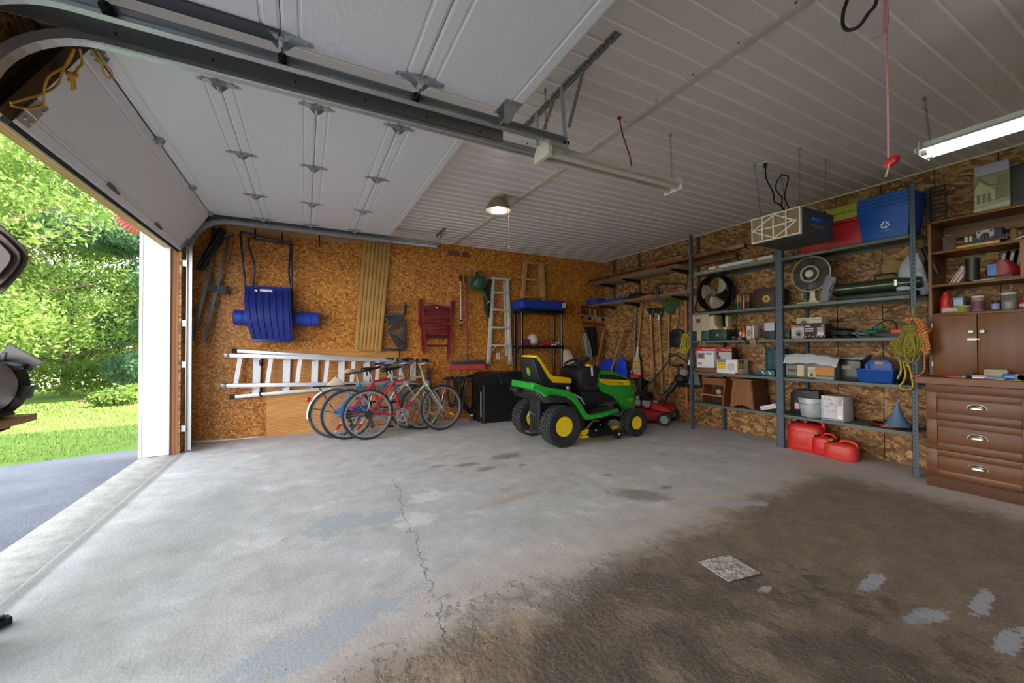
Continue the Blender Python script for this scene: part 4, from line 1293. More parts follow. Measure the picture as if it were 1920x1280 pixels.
# covered grill
t = thing('grill_cover', 'black vinyl cover over a barbecue grill standing against the back wall', 'grill cover', (2.92, 6.0, 0))
VINYL = M('#15171b', .42, 0, .25, 5, .25)
def ring(z, x0, x1, y0, y1, bul=0, seed=0):
    out = []
    for sgn, n, f in ((0, 10, lambda s: (x0+(x1-x0)*s, y0)), (1, 6, lambda s: (x1, y0+(y1-y0)*s)), (2, 10, lambda s: (x1+(x0-x1)*s, y1)), (3, 6, lambda s: (x0, y1+(y0-y1)*s))):
        for k in range(n):
            x, y = f(k/n)
            w = .015*math.sin(k*2.1+z*9+sgn)*bul
            out.append((x+(w if sgn in (1, 3) else 0), y+(w if sgn in (0, 2) else 0), z))
    return out
x0, x1, y0, y1 = 2.515, 3.45, 5.83, 6.33
rings = [ring(0.0, x0-.01, x1, y0-.02, y1, 1), ring(.12, x0, x1, y0, y1, 1), ring(.35, x0, x1, y0-.005, y1, .8), ring(.62, x0, x1, y0, y1, .3)]
m = MW(); m.loft(rings); m.build('cover_skirt', VINYL, t, sm=45)
rings = [ring(.605, x0-.015, x1+.015, y0-.02, y1, 0), ring(.65, x0-.012, x1+.012, y0-.015, y1, .1), ring(.765, x0+.05, x1-.05, y0+.08, y1, .1), ring(.79, x0+.1, x1-.1, y0+.16, y1-.04, 0)]
m = MW(); m.loft(rings); m.build('cover_hood', VINYL, t, sm=35)
m = MW(); m.tube([(x0+.3, y0-.016, .61), (x0+.3, y0-.012, .655), (x0+.32, y0+.085, .768)], .004, 5); m.tube([(x0+.005, y0-.014, .02), (x0+.006, y0-.012, .6)], .006, 5); m.build('piping', M('#4a4d52', .5), t)
m = MW(); m.tube(spline([(x0-.02, y0+.04, .50), (x0-.025, y0+.03, .25), (x0-.02, y0+.03, .1)], 4), .012, 6); m.build('tie_strap', M('#8f8574', .7), t, sm=50)
for y in (y0+.06, y1-.06):
    m = MW(); m.cyl((x0-.02, y, .035), (x0+.03, y, .035), .035, n=14); m.build('wheel', RUBBER, t, sm=40)
t = thing('propane_cap', 'small grey metal fitting on the floor between hose and grill cover', 'fitting', (2.45, 6.14, 0))
MB().lathe([(.05, 0), (.05, .03), (.03, .05), (.02, .07), (0, .075)], n=14).build('base', DKGREY, t, sm=40)
MB().lathe([(.02, .07), (.035, .08), (.03, .1), (0, .11)], n=14).build('cap', GALV, t, sm=40)
t = thing('wood_stake', 'thin dark grey stakes standing against the wall behind the silver bike', 'stakes', (1.77, D-.03, 0))
for dx in (0, .035):
    m = MB(); m.box((dx, 0, .44), (.02, .015, .88)); m.build('stake', GUN, t)

# cream canvas bag behind the tractor
t = thing('canvas_bag', 'tall cream canvas bag slumped against the back wall behind the tractor', 'bag', (4.47, 6.2, 0))
CANV = M('#cdc1a4', .8, 0, .15, 6, .4)
m = MB(); m.loft([[(cx+rx*math.cos(2*PI*k/16)*(1+.06*math.sin(k*2.7+z*8)), ry*math.sin(2*PI*k/16), z) for k in range(16)] for cx, rx, ry, z in ((0, .1, .09, 0), (0, .17, .12, .05), (.0, .17, .13, .3), (.0, .15, .12, .55), (-.02, .14, .11, .8), (-.03, .12, .1, 1.0), (-.07, .08, .07, 1.13), (-.09, .03, .03, 1.17))]); m.build('bag_body', CANV, t, sm=60)
m = MB(); m.tube(spline([(-.02, -.13, .62), (.08, -.16, .45), (.16, -.13, .5)], 4), .014, 6); m.build('strap', M('#a6977a', .8), t, sm=60)
t = thing('leather_glove', 'tan work glove hung on the canvas bag beside the tractor dashboard', 'glove', (4.62, 6.03, .62))
m = MB(); m.ball((0, 0, 0), .05, 12, 8, (.8, .5, 1.1))
for k in range(4): m.tube([(-.03+k*.02, 0, -.03), (-.036+k*.024, -.01, -.1-.012*(k in (1, 2)))], [.012, .01], 6)
m.tube([(.035, 0, 0), (.07, -.01, -.05)], [.013, .01], 6)
m.build('glove_body', M('#b98a62', .8), t, sm=60)
# ------------------------------------------------------------------ bicycles; local x forward, origin under the rear axle
BRED = M('#b3141f', .3, 0, .12, 4)
BSIL = M('#b9b3a3', .32, .5, .1, 6)
BBLU = M('#1e7fb8', .32, 0, .12, 5)
TYRE = M('#2f3032', .8, 0, .2, 25)
TYRE_G = M('#4c4c4c', .8, 0, .15, 25)
RIM = M('#c3c5c8', .3, .8, .08)
def wheel(t, x, R, name, tyre, cog=False, reflect=None, drop=0.0):
    h = MB(); h.cyl((x, -.04, R), (x, .04, R), .02, n=12); h.cyl((x, -.055, R), (x, .055, R), .008, n=8)
    for s in (-1, 1): h.cyl((x, s*.03, R), (x, s*.034, R), .03, n=14)
    w = h.build(name, RIM, t, sm=40)
    m = MB(); m.torus((x, 0, R), (0, 1, 0), R-.019, .019, 44, 8); m.build('tire', tyre, w, sm=60)
    m = MB(); m.lathe([(R-.054, -.011), (R-.034, -.013), (R-.034, .013), (R-.054, .011)], (x, 0, R), (0, 1, 0), 44, True); m.build('rim', RIM, w, sm=50)
    m = MB()
    for k in range(32):
        a = 2*PI*k/32; s = 1 if k % 2 else -1; b = a+(.55 if (k//2) % 2 else -.55)
        m.tube([(x+.028*math.cos(b), s*.03, R+.028*math.sin(b)), (x+(R-.05)*math.cos(a), 0, R+(R-.05)*math.sin(a))], .0017, 3)
    m.build('spokes', M('#d5d6d6', .3, .8), w)
    if reflect:
        a = reflect[1]
        m = MB(); m.box((x+.19*math.cos(a), -.012, R+.19*math.sin(a)), (.03, .012, .085), (0, PI/2-a, 0)); m.build('reflector', M(reflect[0], .35), w, bev=.003)
    if cog:
        m = MB()
        for i, r in enumerate((.058, .05, .043, .036)): m.cyl((x, -.036-i*.007, R), (x, -.04-i*.007, R), r, n=22)
        m.build('cassette', M('#4b4a48', .4, .7), w, sm=30)
    return w
def chainset(t, bb, R=.09, ca=-1.15):
    m = MB()
    x, z = bb
    for r, y in ((R, -.052), (R*.76, -.044), (R*.55, -.038)):
        m.lathe([(r*.86, y-.002), (r, y-.002), (r, y+.002), (r*.86, y+.002)], (x, 0, z), (0, 1, 0), 30, True)
    for k in range(5):
        a = 2*PI*k/5+.3
        m.bar((x, -.05, z), (x+R*.9*math.cos(a), -.05, z+R*.9*math.sin(a)), .018, .006, (0, 1, 0))
    m.cyl((x, -.07, z), (x, .07, z), .018, n=12)
    c = m.build('chainrings', RIM, t, sm=40)
    for s, a in ((-1, ca), (1, ca+PI)):
        m = MB(); e = Vector((x+.17*math.cos(a), s*.085, z+.17*math.sin(a)))
        m.bar((x, s*.075, z), e, .024, .014, (0, 1, 0)); m.build('crank_arm', RIM, t, bev=.003)
        p = MB(); p.box(e+Vector((0, s*.055, 0)), (.095, .07, .022)); p.cyl(e, e+Vector((0, s*.09, 0)), .007, n=8); p.build('pedal', BLACK, t)
    return c
def saddle(t, c, mat, rake=0.0):
    m = MB(); rings = []
    for x, w, hh, z in ((-.135, .03, .02, -.005), (-.12, .07, .045, .0), (-.07, .078, .05, .004), (-.01, .055, .04, .0), (.05, .032, .032, -.004), (.12, .022, .026, .004), (.145, .012, .014, .004)):
        rings.append([(c[0]+x, w*math.cos(a), c[1]+z+rake*x+hh*(.5*math.sin(a) if math.sin(a) > 0 else .75*math.sin(a))) for a in [2*PI*k/14 for k in range(14)]])
    m.loft(rings); m.build('saddle', mat, t, sm=60)
def frame_tubes(t, segs, mat, name='frame'):
    m = MB()
    for a, b, r in segs:
        if isinstance(a, tuple) and len(a) == 2: a = (a[0], 0, a[1])
        if len(b) == 2: b = (b[0], 0, b[1])
        m.tube([a, b], r, 10)
    return m.build(name, mat, t, sm=60)

def hybrid(label, loc, rz, two_tone, side, step, basket=False):
    t = thing('bicycle', label, 'bicycle', loc, rz, 'bicycles parked along the back wall')
    R = .333; WB = 1.045
    rc = BRED if two_tone else side
    wheel(t, 0, R, 'rear_wheel', TYRE, True, ('#b3141f', -2.2))
    wheel(t, WB, R, 'front_wheel', TYRE, False, ('#e39a1f', -.6))
    bb = (.445, .29); st = (.30, .80); hb = (.80, .665); ht = (.755, .83)
    frame_tubes(t, [((st[0]+.03, .74), bb, .0165), ((.0, .048, R), (st[0]+.03, .012, .72), .009), ((0, -.048, R), (st[0]+.03, -.012, .72), .009), ((0, .048, R), (bb[0], .03, bb[1]), .01), ((0, -.048, R), (bb[0], -.03, bb[1]), .01), (bb, (.6, .46), .019), ((st[0]+.03, .74), (.56, .775), .016), (bb, (.47, .3), .03)], rc, 'frame')
    if two_tone:
        frame_tubes(t, [((.56, .775), (ht[0]-.005, .80), .0162), ((.6, .46), (hb[0]-.012, .68), .0192), (hb, ht, .021)], BSIL, 'frame_front')
    else:
        frame_tubes(t, [((.56, .775), (ht[0]-.005, .80), .0162), ((.6, .46), (hb[0]-.012, .68), .0192), (hb, ht, .021)], BSIL, 'frame_front')
    m = MB()
    for s in (-1, 1): m.tube(spline([(.80, s*.03, .68), (.83, s*.052, .63), (.95, s*.055, .46), (WB, s*.052, R)], 4), .013, 8)
    m.tube([(.80, -.035, .685), (.80, .035, .685)], .017, 8)
    m.build('fork', BSIL if two_tone else side, t, sm=60)
    # lettering along the down tube
    o_ = Vector((.6, -.02, .46)); d_ = Vector((hb[0]-.6, 0, .22)).normalized(); n_ = Vector((-d_.z, 0, d_.x)); mid = o_+d_*.1
    m = MB(); m.text('AVON', .036, lambda x, y: mid+d_*(x*1.5)+n_*y+Vector((0, -.0005, 0))); m.build('lettering', M('#26262b', .4), t)
    frame_tubes(t, [((st[0]+.03, .73), (st[0]-.005, .875), .0135)], RIM, 'seat_post')
    saddle(t, (st[0]-.0, .925), BLACK, .12)
    m = MB(); m.tube([(st[0]-.06, 0, .905), (st[0]-.045, 0, .83)], .013, 8); m.tube([(st[0]-.02, 0, .9), (st[0]-.0, 0, .85)], .013, 8); m.build('saddle_spring', BLACK, t, sm=60)
    # stem and swept bars
    m = MB(); m.tube(spline([(ht[0], 0, ht[1]), (ht[0]-.03, 0, .92), (ht[0]-.05, 0, .975)], 4), .013, 8); m.build('stem', RIM, t, sm=60)
    m = MB(); sx = ht[0]-.05
    m.tube(spline([(sx-.04, -.29, 1.045), (sx+.04, -.25, 1.035), (sx+.07, -.16, 1.0), (sx, -.04, .975), (sx, .04, .975), (sx+.07, .16, 1.0), (sx+.04, .25, 1.035), (sx-.04, .29, 1.045)], 5), .0115, 8); m.build('handlebar', RIM, t, sm=60)
    for s in (-1, 1):
        m = MB(); m.tube([(sx-.09, s*.305, 1.05), (sx+.02, s*.265, 1.038)], .0165, 8); m.build('grip', BLACK, t, sm=60)
        m = MB(); m.tube(spline([(sx+.05, s*.22, 1.02), (sx+.09, s*.25, 1.0), (sx+.05, s*.3, 1.0)], 3), .006, 6); m.box((sx+.04, s*.2, 1.02), (.035, .04, .04)); m.build('brake_lever', M('#3a3a3c', .4, .5), t)
    m = MB()
    for s in (-1, 1): m.tube(spline([(sx+.05, s*.22, 1.02), (sx+.16, s*.15, .98), (sx+.17, s*.05, .86), (.82, s*.03, .70)], 4), .0028, 4)
    m.build('brake_cable', BLACK, t, sm=60)
    m = MB(); m.box((.815, -.042, .70), (.03, .03, .07)); m.box((.815, .042, .70), (.03, .03, .07)); m.box((.27, -.03, .61), (.03, .03, .07)); m.box((.27, .03, .61), (.03, .03, .07)); m.build('brake_caliper', RIM, t)
    chainset(t, bb, .092)
    m = MB(); m.tube([(0, -.05, R+.05), (bb[0], -.05, bb[1]+.08)], .004, 4); m.tube([(.03, -.05, R-.15), (bb[0], -.05, bb[1]-.085)], .004, 4); m.build('chain', M('#4c463f', .5, .5), t)
    m = MB(); m.bar((.01, -.06, R-.02), (.05, -.06, R-.16), .03, .015, (0, 1, 0)); m.cyl((.04, -.066, R-.15), (.04, -.054, R-.15), .028, n=12); m.cyl((.015, -.066, R-.075), (.015, -.054, R-.075), .025, n=12); m.build('derailleur', DKGREY, t)
    m = MB(); m.tube(spline([(.40, .03, .28), (.43, .09, .14), (.46, .16, .0)], 3), .01, 6); m.build('kickstand', RIM, t, sm=60)
    if basket:
        m = MB(); m.lathe([(0, -.02), (.035, -.01), (.045, .02), (.03, .04), (0, .045)], (ht[0]-.02, -.02, .93), (1, 0, .2), 14); m.build('headlamp', M('#5d6b80', .3), t, sm=40)
    return t
A1 = math.atan2(.124, 1.038)
P0 = Vector((.741, 5.53, 0))
fx = Vector((math.cos(A1), math.sin(A1), 0)); fy = Vector((-math.sin(A1), math.cos(A1), 0))
hybrid('front red and silver bicycle with a black saddle, nearest the camera', P0, A1, True, BSIL, True)
hybrid('middle silver-forked bicycle between the red bicycle and the blue one', P0+fy*.17-fx*.22, A1+.03, True, BSIL, True, True)

# old blue bicycle at the back
loc = P0+fy*.36-fx*.33
t = thing('bicycle', 'old blue bicycle with white fenders and a sprung beige saddle, closest to the wall', 'bicycle', loc, A1-.03, 'bicycles parked along the back wall')
R = .333; WB = 1.04
wheel(t, 0, R, 'rear_wheel', TYRE_G, False, None)
wheel(t, WB, R, 'front_wheel', TYRE_G, False, ('#e39a1f', -2.0))
bb = (.44, .285)
frame_tubes(t, [((.30, .72), bb, .0165), ((.0, .05, R), (.31, .012, .70), .008), ((0, -.05, R), (.31, -.012, .70), .008), ((0, .05, R), (bb[0], .03, bb[1]), .009), ((0, -.05, R), (bb[0], -.03, bb[1]), .009), (bb, (.8, .66), .016), ((.38, .5), (.775, .76), .014), ((.8, .64), (.765, .8), .02)], BBLU)
m = MB()
for s in (-1, 1): m.tube(spline([(.805, s*.03, .65), (.85, s*.05, .56), (.93, s*.052, .46), (WB, s*.05, R)], 4), .012, 8)
m.build('fork', BBLU, t, sm=60)
for cx, a0, a1, nm in ((0, 10, 188, 'rear_fender'), (WB, 25, 165, 'front_fender')):
    m = MB()
    m.surf(lambda u, v: (cx+(R+.02-.018*abs(2*v-1)**2)*math.cos(math.radians(a0+(a1-a0)*u)), (v-.5)*.062, R+(R+.02-.018*abs(2*v-1)**2)*math.sin(math.radians(a0+(a1-a0)*u))), 26, 6)
    m.build(nm, M('#d6d0c0', .35, 0, .1), t, sm=60)
m = MB()
for s in (-1, 1): m.tube([(0, s*.055, R), (-.33, s*.035, R+.1)], .003, 4); m.tube([(0, s*.055, R), (-.2, s*.05, R+.35)], .004, 4)
m.tube([(-.28, -.05, R+.36), (.25, -.05, R+.37)], .006, 5); m.tube([(-.28, .05, R+.36), (.25, .05, R+.37)], .006, 5)
for k in range(4): m.tube([(-.28+k*.17, -.05, R+.362), (-.28+k*.17, .05, R+.362)], .005, 5)
m.build('rear_rack', BLACK, t, sm=60)
frame_tubes(t, [((.30, .70), (.265, .86), .013)], RIM, 'seat_post')
saddle(t, (.25, .895), M('#b59d78', .6, 0, .15), .05)
m = MB()
for s in (-1, 1):
    P = [(.17+.018*math.cos(k*.9), s*.05+.018*math.sin(k*.9), .84+k*.0022) for k in range(24)]
    m.tube(P, .004, 5)
m.box((.22, 0, .865), (.2, .09, .03)); m.build('saddle_spring', DKGREY, t)
m = MB(); m.lathe([(0, -.01), (.03, 0), (.035, .03), (0, .035)], (-.31, 0, R+.2), (-1, 0, .3), 12); m.build('tail_reflector', RED, t, sm=40)
m = MB(); m.slab3([(-.12, -.055, R+.37), (.12, -.055, R+.37), (.0, -.055, R+.49)], (0, .1, 0)); m.build('cloth_on_rack', CANV, t, bev=.015)
frame_tubes(t, [((.765, .8), (.75, .95), .012)], RIM, 'stem')
m = MB(); sx = .74
m.tube(spline([(sx-.13, -.27, .965), (sx+.0, -.26, .975), (sx+.07, -.12, .975), (sx+.02, 0, .955), (sx+.07, .12, .975), (sx, .26, .975), (sx-.13, .27, .965)], 5), .011, 8); m.build('handlebar', RIM, t, sm=60)
for s in (-1, 1):
    m = MB(); m.tube([(sx-.17, s*.272, .962), (sx-.03, s*.265, .972)], .017, 8); m.build('grip', M('#22356b', .5), t, sm=60)
m = MB(); m.box((sx+.03, 0, .93), (.07, .09, .09)); m.cyl((sx+.05, 0, .93), (sx+.09, 0, .93), .045, n=14); m.build('headlamp', M('#a98f63', .35, .5), t, sm=40, bev=.01)
m = MB(); m.bx(.03, .42, -.075, -.03, R-.07, R+.08); m.build('chain_guard', M('#1c56a8', .35), t, bev=.03)
chainset(t, bb, .085, .6)
MB().tube(spline([(.40, .03, .28), (.43, .09, .14), (.46, .16, .0)], 3), .01, 6).build('kickstand', RIM, t, sm=60)
# ------------------------------------------------------------------ green lawn tractor; local x forward, y away from the camera
JGRN = M('#25982f', .28, 0, .08, 3)
JYEL = M('#f0cf14', .35, 0, .06, 4)
SEATY = M('#eec70f', .5, 0, .06, 5)
PLAS = M('#1b1d21', .5, 0, .15, 8, .15)
MUDT = M('#34352f', .85, 0, .35, 22)
TX, TY = 2.78, 4.42
t = thing('lawn_tractor', 'green riding lawn tractor with yellow wheels and a yellow and black seat', 'tractor', (TX, TY, 0))
def twheel(x, y, R, w, rr, name, lugs, near):
    s = -1 if near else 1
    m = MB(); m.lathe([(rr, -w*.38), (R*.72, -w*.5), (R*.9, -w*.5), (R*.985, -w*.36), (R-.012, -w*.1), (R-.012, w*.1), (R*.985, w*.36), (R*.9, w*.5), (R*.72, w*.5), (rr, w*.38)], (x, y, R), (0, 1, 0), 40, True)
    o = m.build(name, RUBBER, t, sm=50)
    m = MB()
    for k in range(lugs):
        for j, f in enumerate((-.36, -.12, .12, .36)):
            a = 2*PI*(k+.5*(j % 2))/lugs; rr_ = R-.006 if abs(f) < .3 else R*.975
            c = Vector((x+rr_*math.cos(a), y+f*w, R+rr_*math.sin(a)))
            m.box(c, (.018, w*.2, 2*PI*R/lugs*.55), Euler((0, PI-a, 0)).to_matrix() @ Euler((.35*(1 if j % 2 else -1), 0, 0)).to_matrix())
    g = m.build('tread_lugs', MUDT, o); g['kind'] = 'stuff'
    m = MB(); yo = s*w*.42
    m.lathe([(rr+.008, yo), (rr+.008, yo-s*.02), (rr-.006, yo-s*.02), (rr*.86, yo-s*.065), (rr*.5, yo-s*.07), (rr*.42, yo-s*.045), (rr*.3, yo-s*.04), (0, yo-s*.04)], (x, y, R), (0, 1, 0), 32); m.build('rim', JYEL, o, sm=40)
    m = MB(); m.lathe([(rr+.008, -yo), (rr-.006, -yo+s*.02), (rr*.7, -yo+s*.05), (0, -yo+s*.05)], (x, y, R), (0, 1, 0), 28); m.build('rim', JYEL, o, sm=40)
    m = MB(); m.cyl((x, y+yo-s*.045, R), (x, y+yo-s*.01, R), rr*.22, n=14)
    for k in range(1):
        m.cyl((x+.0, y+yo-s*.06, R+rr*.7), (x-.01, y+yo-s*.03, R+rr*.72), .006, n=8)
    m.build('hub_cap', JYEL if lugs > 30 else BRASSY, o, sm=40)
for near in (True, False):
    y = -.36 if near else .36
    twheel(0, y, .25, .2, .112, 'rear_wheel', 34, near)
    twheel(1.2, y, .182, .14, .08, 'front_wheel', 26, near)
def px(pts, Y):
    return [(p.x-TX, p.z) for p in (at(*q, Y=Y) for q in pts)]
# hood with tapered, crowned top
hood = [(.655, .80), (.70, .885), (.76, .915), (1.0, .868), (1.2, .80), (1.31, .735), (1.345, .62), (1.385, .47), (1.40, .36), (1.34, .325), (1.17, .325), (1.11, .37), (1.05, .47), (.95, .53), (.80, .59), (.72, .63), (.675, .72)]
m = MB(); m.prism(hood, -.245, .245)
for v in m.v:
    if v.z > .7: v.y *= 1-.16*min(1, (v.z-.7)/.2)
    if v.x > 1.2: v.y *= 1-.12*(v.x-1.2)/.2
m.build('hood', JGRN, t, bev=(.028, 3))
def hoodside(x, z):
    y = .245
    if z > .7: y *= 1-.16*min(1, (z-.7)/.2)
    if x > 1.2: y *= 1-.12*(x-1.2)/.2
    return -y
def patch(pts, name, mat, par, out=.004):
    m = MB(); m.slab3([(x, hoodside(x, z)-out, z) for x, z in pts], (0, .02, 0)); return m.build(name, mat, par)
p0, p1 = px([(1127, 704), (1140, 703), (1165, 708), (1182, 716), (1182, 720), (1126, 711)], TY-.235), None
patch([(.72, .815), (.76, .845), (.98, .825), (1.2, .765), (1.225, .74), (.715, .785)], 'side_grille', BLACK, t)
for k in range(6):
    x = .79+k*.072; patch([(x, .79), (x+.028, .79), (x+.034, .832-.009*k), (x+.006, .834-.009*k)], 'grille_slat', DKGREY, t, .009)
patch([(.71, .785), (1.235, .742), (1.255, .672), (.86, .698), (.735, .735)], 'decal_stripe', JYEL, t, .006)
a_, b_2 = Vector((.80, 0, .738)), Vector((1.07, 0, .712)); d_ = (b_2-a_).normalized(); n_ = Vector((-d_.z, 0, d_.x)); mid = (a_+b_2)/2
def onhood(x, y):
    p = mid+d_*x*1.25+n_*y
    return Vector((p.x, hoodside(p.x, p.z)-.0075, p.z))
MB().text('JOHN DEERE', .038, onhood).build('lettering', BLACK, t)
mid2 = Vector((1.245, 0, .475))
MB().text('E130', .034, lambda x, y: Vector((mid2.x+x*1.2, hoodside(mid2.x, .5)-.004, mid2.z+y-x*.05))).build('lettering', JYEL, t)
mid3 = Vector((1.25, 0, .438))
MB().text('22 HP', .017, lambda x, y: Vector((mid3.x+x*1.2, hoodside(mid3.x, .5)-.004, mid3.z+y-x*.05))).build('lettering', M('#c8d8a0', .5), t)
m = MB(); m.slab3([(1.235, -.19, .75), (1.325, -.165, .70), (1.36, -.165, .59), (1.265, -.205, .62)], (0, .35, 0)); m.build('headlight', M('#8f8a86', .25), t, bev=.01)
# dashboard and lower body
m = MB(); m.prism([(.40, .90), (.45, .945), (.60, .95), (.735, .925), (.68, .80), (.68, .71), (.73, .62), (.42, .64), (.39, .72)], -.25, .25); m.build('dashboard', PLAS, t, bev=(.02, 2))
m = MB(); m.prism([(.42, .635), (.76, .61), (1.0, .52), (1.10, .40), (1.12, .33), (.9, .30), (.45, .38)], -.2, .2); m.build('lower_body', PLAS, t, bev=.015)
m = MB(); m.prism([(.50, .745), (.64, .735), (.645, .70), (.62, .675), (.51, .69)], -.256, -.24); m.build('side_recess', BLACKG, t, bev=.004)
m = MB(); m.tube([(.5, -.255, .75), (.64, -.255, .74), (.655, -.255, .70), (.63, -.255, .668), (.5, -.255, .685)], .005, 5, True); m.build('recess_rim', DKGREY, t, sm=60)
m = MB(); m.lathe([(.0, 0), (.045, 0), (.04, .02), (.015, .035), (0, .035)], (.62, -.12, .95), (.05, 0, 1), 14); m.build('choke_knob', JYEL, t, sm=40)
m = MB(); m.slab3([(.55, -.262, .93), (.58, -.262, .93), (.59, -.262, .83), (.56, -.262, .83)], (0, .003, 0)); m.torus((.57, -.26, .945), (0, 1, .2), .016, .003, 12, 5); m.build('key_tag', M('#c9ccc8', .5), t)
m = MB(); m.tube([(.58, .0, .70), (.53, 0, .99)], .022, 10); m.lathe([(.06, 0), (.035, .05), (.03, .1)], (.57, 0, .92), (-.2, 0, 1), 14); m.build('steering_column', PLAS, t, sm=40)
sw = Vector((.52, 0, 1.015)); sa = Vector((-.32, 0, 1)).normalized()
m = MB(); m.torus(sw, sa, .168, .014, 36, 8); m.lathe([(.0, .0), (.05, .0), (.045, .02), (0, .025)], sw-sa*.03, sa, 14)
x_, y_, z_ = frame_of(sa)
for k in range(3):
    a = 2*PI*k/3+.6; e = sw+(x_*math.cos(a)+y_*math.sin(a))*.165
    m.bar(sw-sa*.02, e, .035, .012, sa)
m.build('steering_wheel', BLACK, t, sm=50)
m = MB(); m.tube([(.70, -.2, .90), (.66, -.22, 1.0)], .008, 6); m.ball((.66, -.22, 1.01), .018, 10, 6); m.build('throttle_lever', BLACK, t, sm=50)
# fender deck and running boards
fen = [(-.54, .70), (-.53, .755), (-.48, .785), (-.40, .765), (-.28, .735), (-.02, .70), (.10, .665), (.19, .60), (.27, .49), (.34, .385), (.40, .36), (.62, .37), (.86, .405), (.87, .36), (.62, .315), (.40, .30), (.33, .30), (.26, .37), (.19, .48), (.12, .555), (.02, .605), (-.20, .645), (-.30, .61), (-.36, .655), (-.46, .69)]
def rear(m):
    for v in m.v:
        if v.x < -.2:
            k = (-.2-v.x)/.34; v.x = -.2-.45*(-.2-v.x); v.y *= 1-.4*k
m = MB(); m.prism(fen, -.445, .445); rear(m); m.build('fender_deck', JGRN, t, bev=(.012, 2))
m = MB(); m.prism([(-.46, .69), (-.36, .655), (-.30, .60), (-.20, .64), (.02, .60), (.12, .55), (.19, .475), (.17, .44), (.06, .535), (-.20, .545), (-.32, .55), (-.44, .62)], -.435, .435); rear(m); m.build('inner_fender', BLACK, t, bev=.01)
m = MB(); m.bx(-.22, .30, -.25, .02, .16, .58); m.bx(.2, 1.25, -.14, .14, .2, .33); m.cyl((0, -.3, .25), (0, .3, .25), .03, n=10); m.cyl((1.2, -.3, .182), (1.2, .3, .182), .018, n=8); m.build('chassis', BLACK, t)
m = MB()
m.bx(-.25, -.225, -.28, -.07, .155, .60)
for k in range(4): m.bx(-.26, -.245, -.27+k*.055, -.25+k*.055, .17, .59)
m.build('hitch_panel', PLAS, t, bev=.004)
m = MB(); m.bx(-.34, -.22, -.2, -.08, .16, .175); m.tube([(-.27, -.22, .38), (-.28, -.1, .40)], .006, 6); m.tube([(-.27, -.08, .38), (-.29, -.06, .33)], .008, 6)
m.build('drawbar', GALV_D, t)
m = MB(); m.bx(-.41, -.33, .02, .22, .64, .70); m.build('rear_bumper', PLAS, t, bev=.02)
for k in range(9):
    m = MB(); m.bx(.42+k*.045, .435+k*.045, -.40, -.24, .352+.004*k, .376+.005*k); m.build('foot_grip', RUBBER, t)
m = MB(); m.bar((.80, -.30, .36), (.86, -.32, .47), .06, .02, (0, 1, 0)); m.tube([(.72, -.2, .42), (.8, -.3, .45)], .012, 6); m.bx(.80, .94, -.34, -.26, .455, .475); m.build('pedal', DKGREY, t)
m = MB(); m.tube([(.2, -.36, .62), (.26, -.44, .57)], .014, 6); m.tube([(.24, -.44, .585), (.3, -.445, .50)], .010, 6); m.build('lift_lever', GALV, t, sm=40)
# seat
m = MB(); m.prism([(-.405, 1.03), (-.395, 1.075), (-.36, 1.09), (-.30, 1.03), (-.14, .82), (-.05, .765), (.25, .745), (.26, .71), (.22, .70), (-.1, .69), (-.24, .70), (-.30, .75)], -.245, .245)
for v in m.v:
    if v.z > .8: v.y *= 1-.2*((v.z-.8)/.29)**1.5
    v.x += .13*min(1, max(0, (.1-v.x)/.5)); v.y *= .92
m.build('seat_shell', PLAS, t, bev=(.03, 3))
m = MB(); m.prism([(-.385, 1.06), (-.36, 1.105), (-.31, 1.11), (-.25, 1.06), (-.16, .95), (-.09, .875), (-.03, .85), (.25, .815), (.285, .79), (.285, .755), (.25, .735), (-.05, .755), (-.15, .83)], -.235, .235)
for v in m.v:
    if v.z > .8: v.y *= 1-.18*((v.z-.8)/.29)**1.5
    v.x += .13*min(1, max(0, (.1-v.x)/.5)); v.y *= .92
m.build('seat_cushion', SEATY, t, bev=(.03, 3))
sb = Vector((-.238, 0, .90)); sn = Vector((-.28, 0, -.105)).normalized(); su = Vector((-.078, 0, .28)).normalized(); sn = Vector((-su.z, 0, su.x))
def emb(scl, name, mat, off):
    m = MB(); m.loft([[sb+sn*o+Vector((0, 1, 0))*(.034*scl*math.copysign(abs(math.cos(a))**.7, math.cos(a)))+su*(.05*scl*math.copysign(abs(math.sin(a))**.8, math.sin(a))) for a in [2*PI*k/24 for k in range(24)]] for o in (off-.02, off)]); m.build(name, mat, t)
emb(1.0, 'emblem_border', M('#9bd11e', .4), .012)
emb(.84, 'emblem_field', M('#177a1c', .4), .0135)
m = MB()   # leaping animal silhouette of the emblem
for pts in ([(-.018, -.006), (-.004, .004), (.012, .0), (.018, -.012), (.008, -.012), (-.008, -.008), (-.016, -.016)], [(-.02, .0), (-.010, .012), (-.004, .006)], [(-.014, .010), (-.006, .026), (-.001, .024), (-.008, .01)]):
    m.slab3([sb+sn*.0135+Vector((0, y, 0))+su*z*1.3 for y, z in pts], sn*.002)
m.build('emblem_animal', M('#d9e02a', .4), t)
m = MB(); m.bx(-.25, .2, -.2, .2, .675, .70); m.tube([(-.2, -.18, .67), (-.2, -.18, .74)], .01, 6); m.tube([(.1, -.18, .66), (.1, -.18, .72)], .01, 6); m.build('seat_base', BLACK, t)
MB().lathe([(.03, 0), (.034, .03), (.028, .045), (0, .048)], (.16, -.3, .67), n=16).build('fuel_cap', M('#7d8288', .3, .6), t, sm=40)
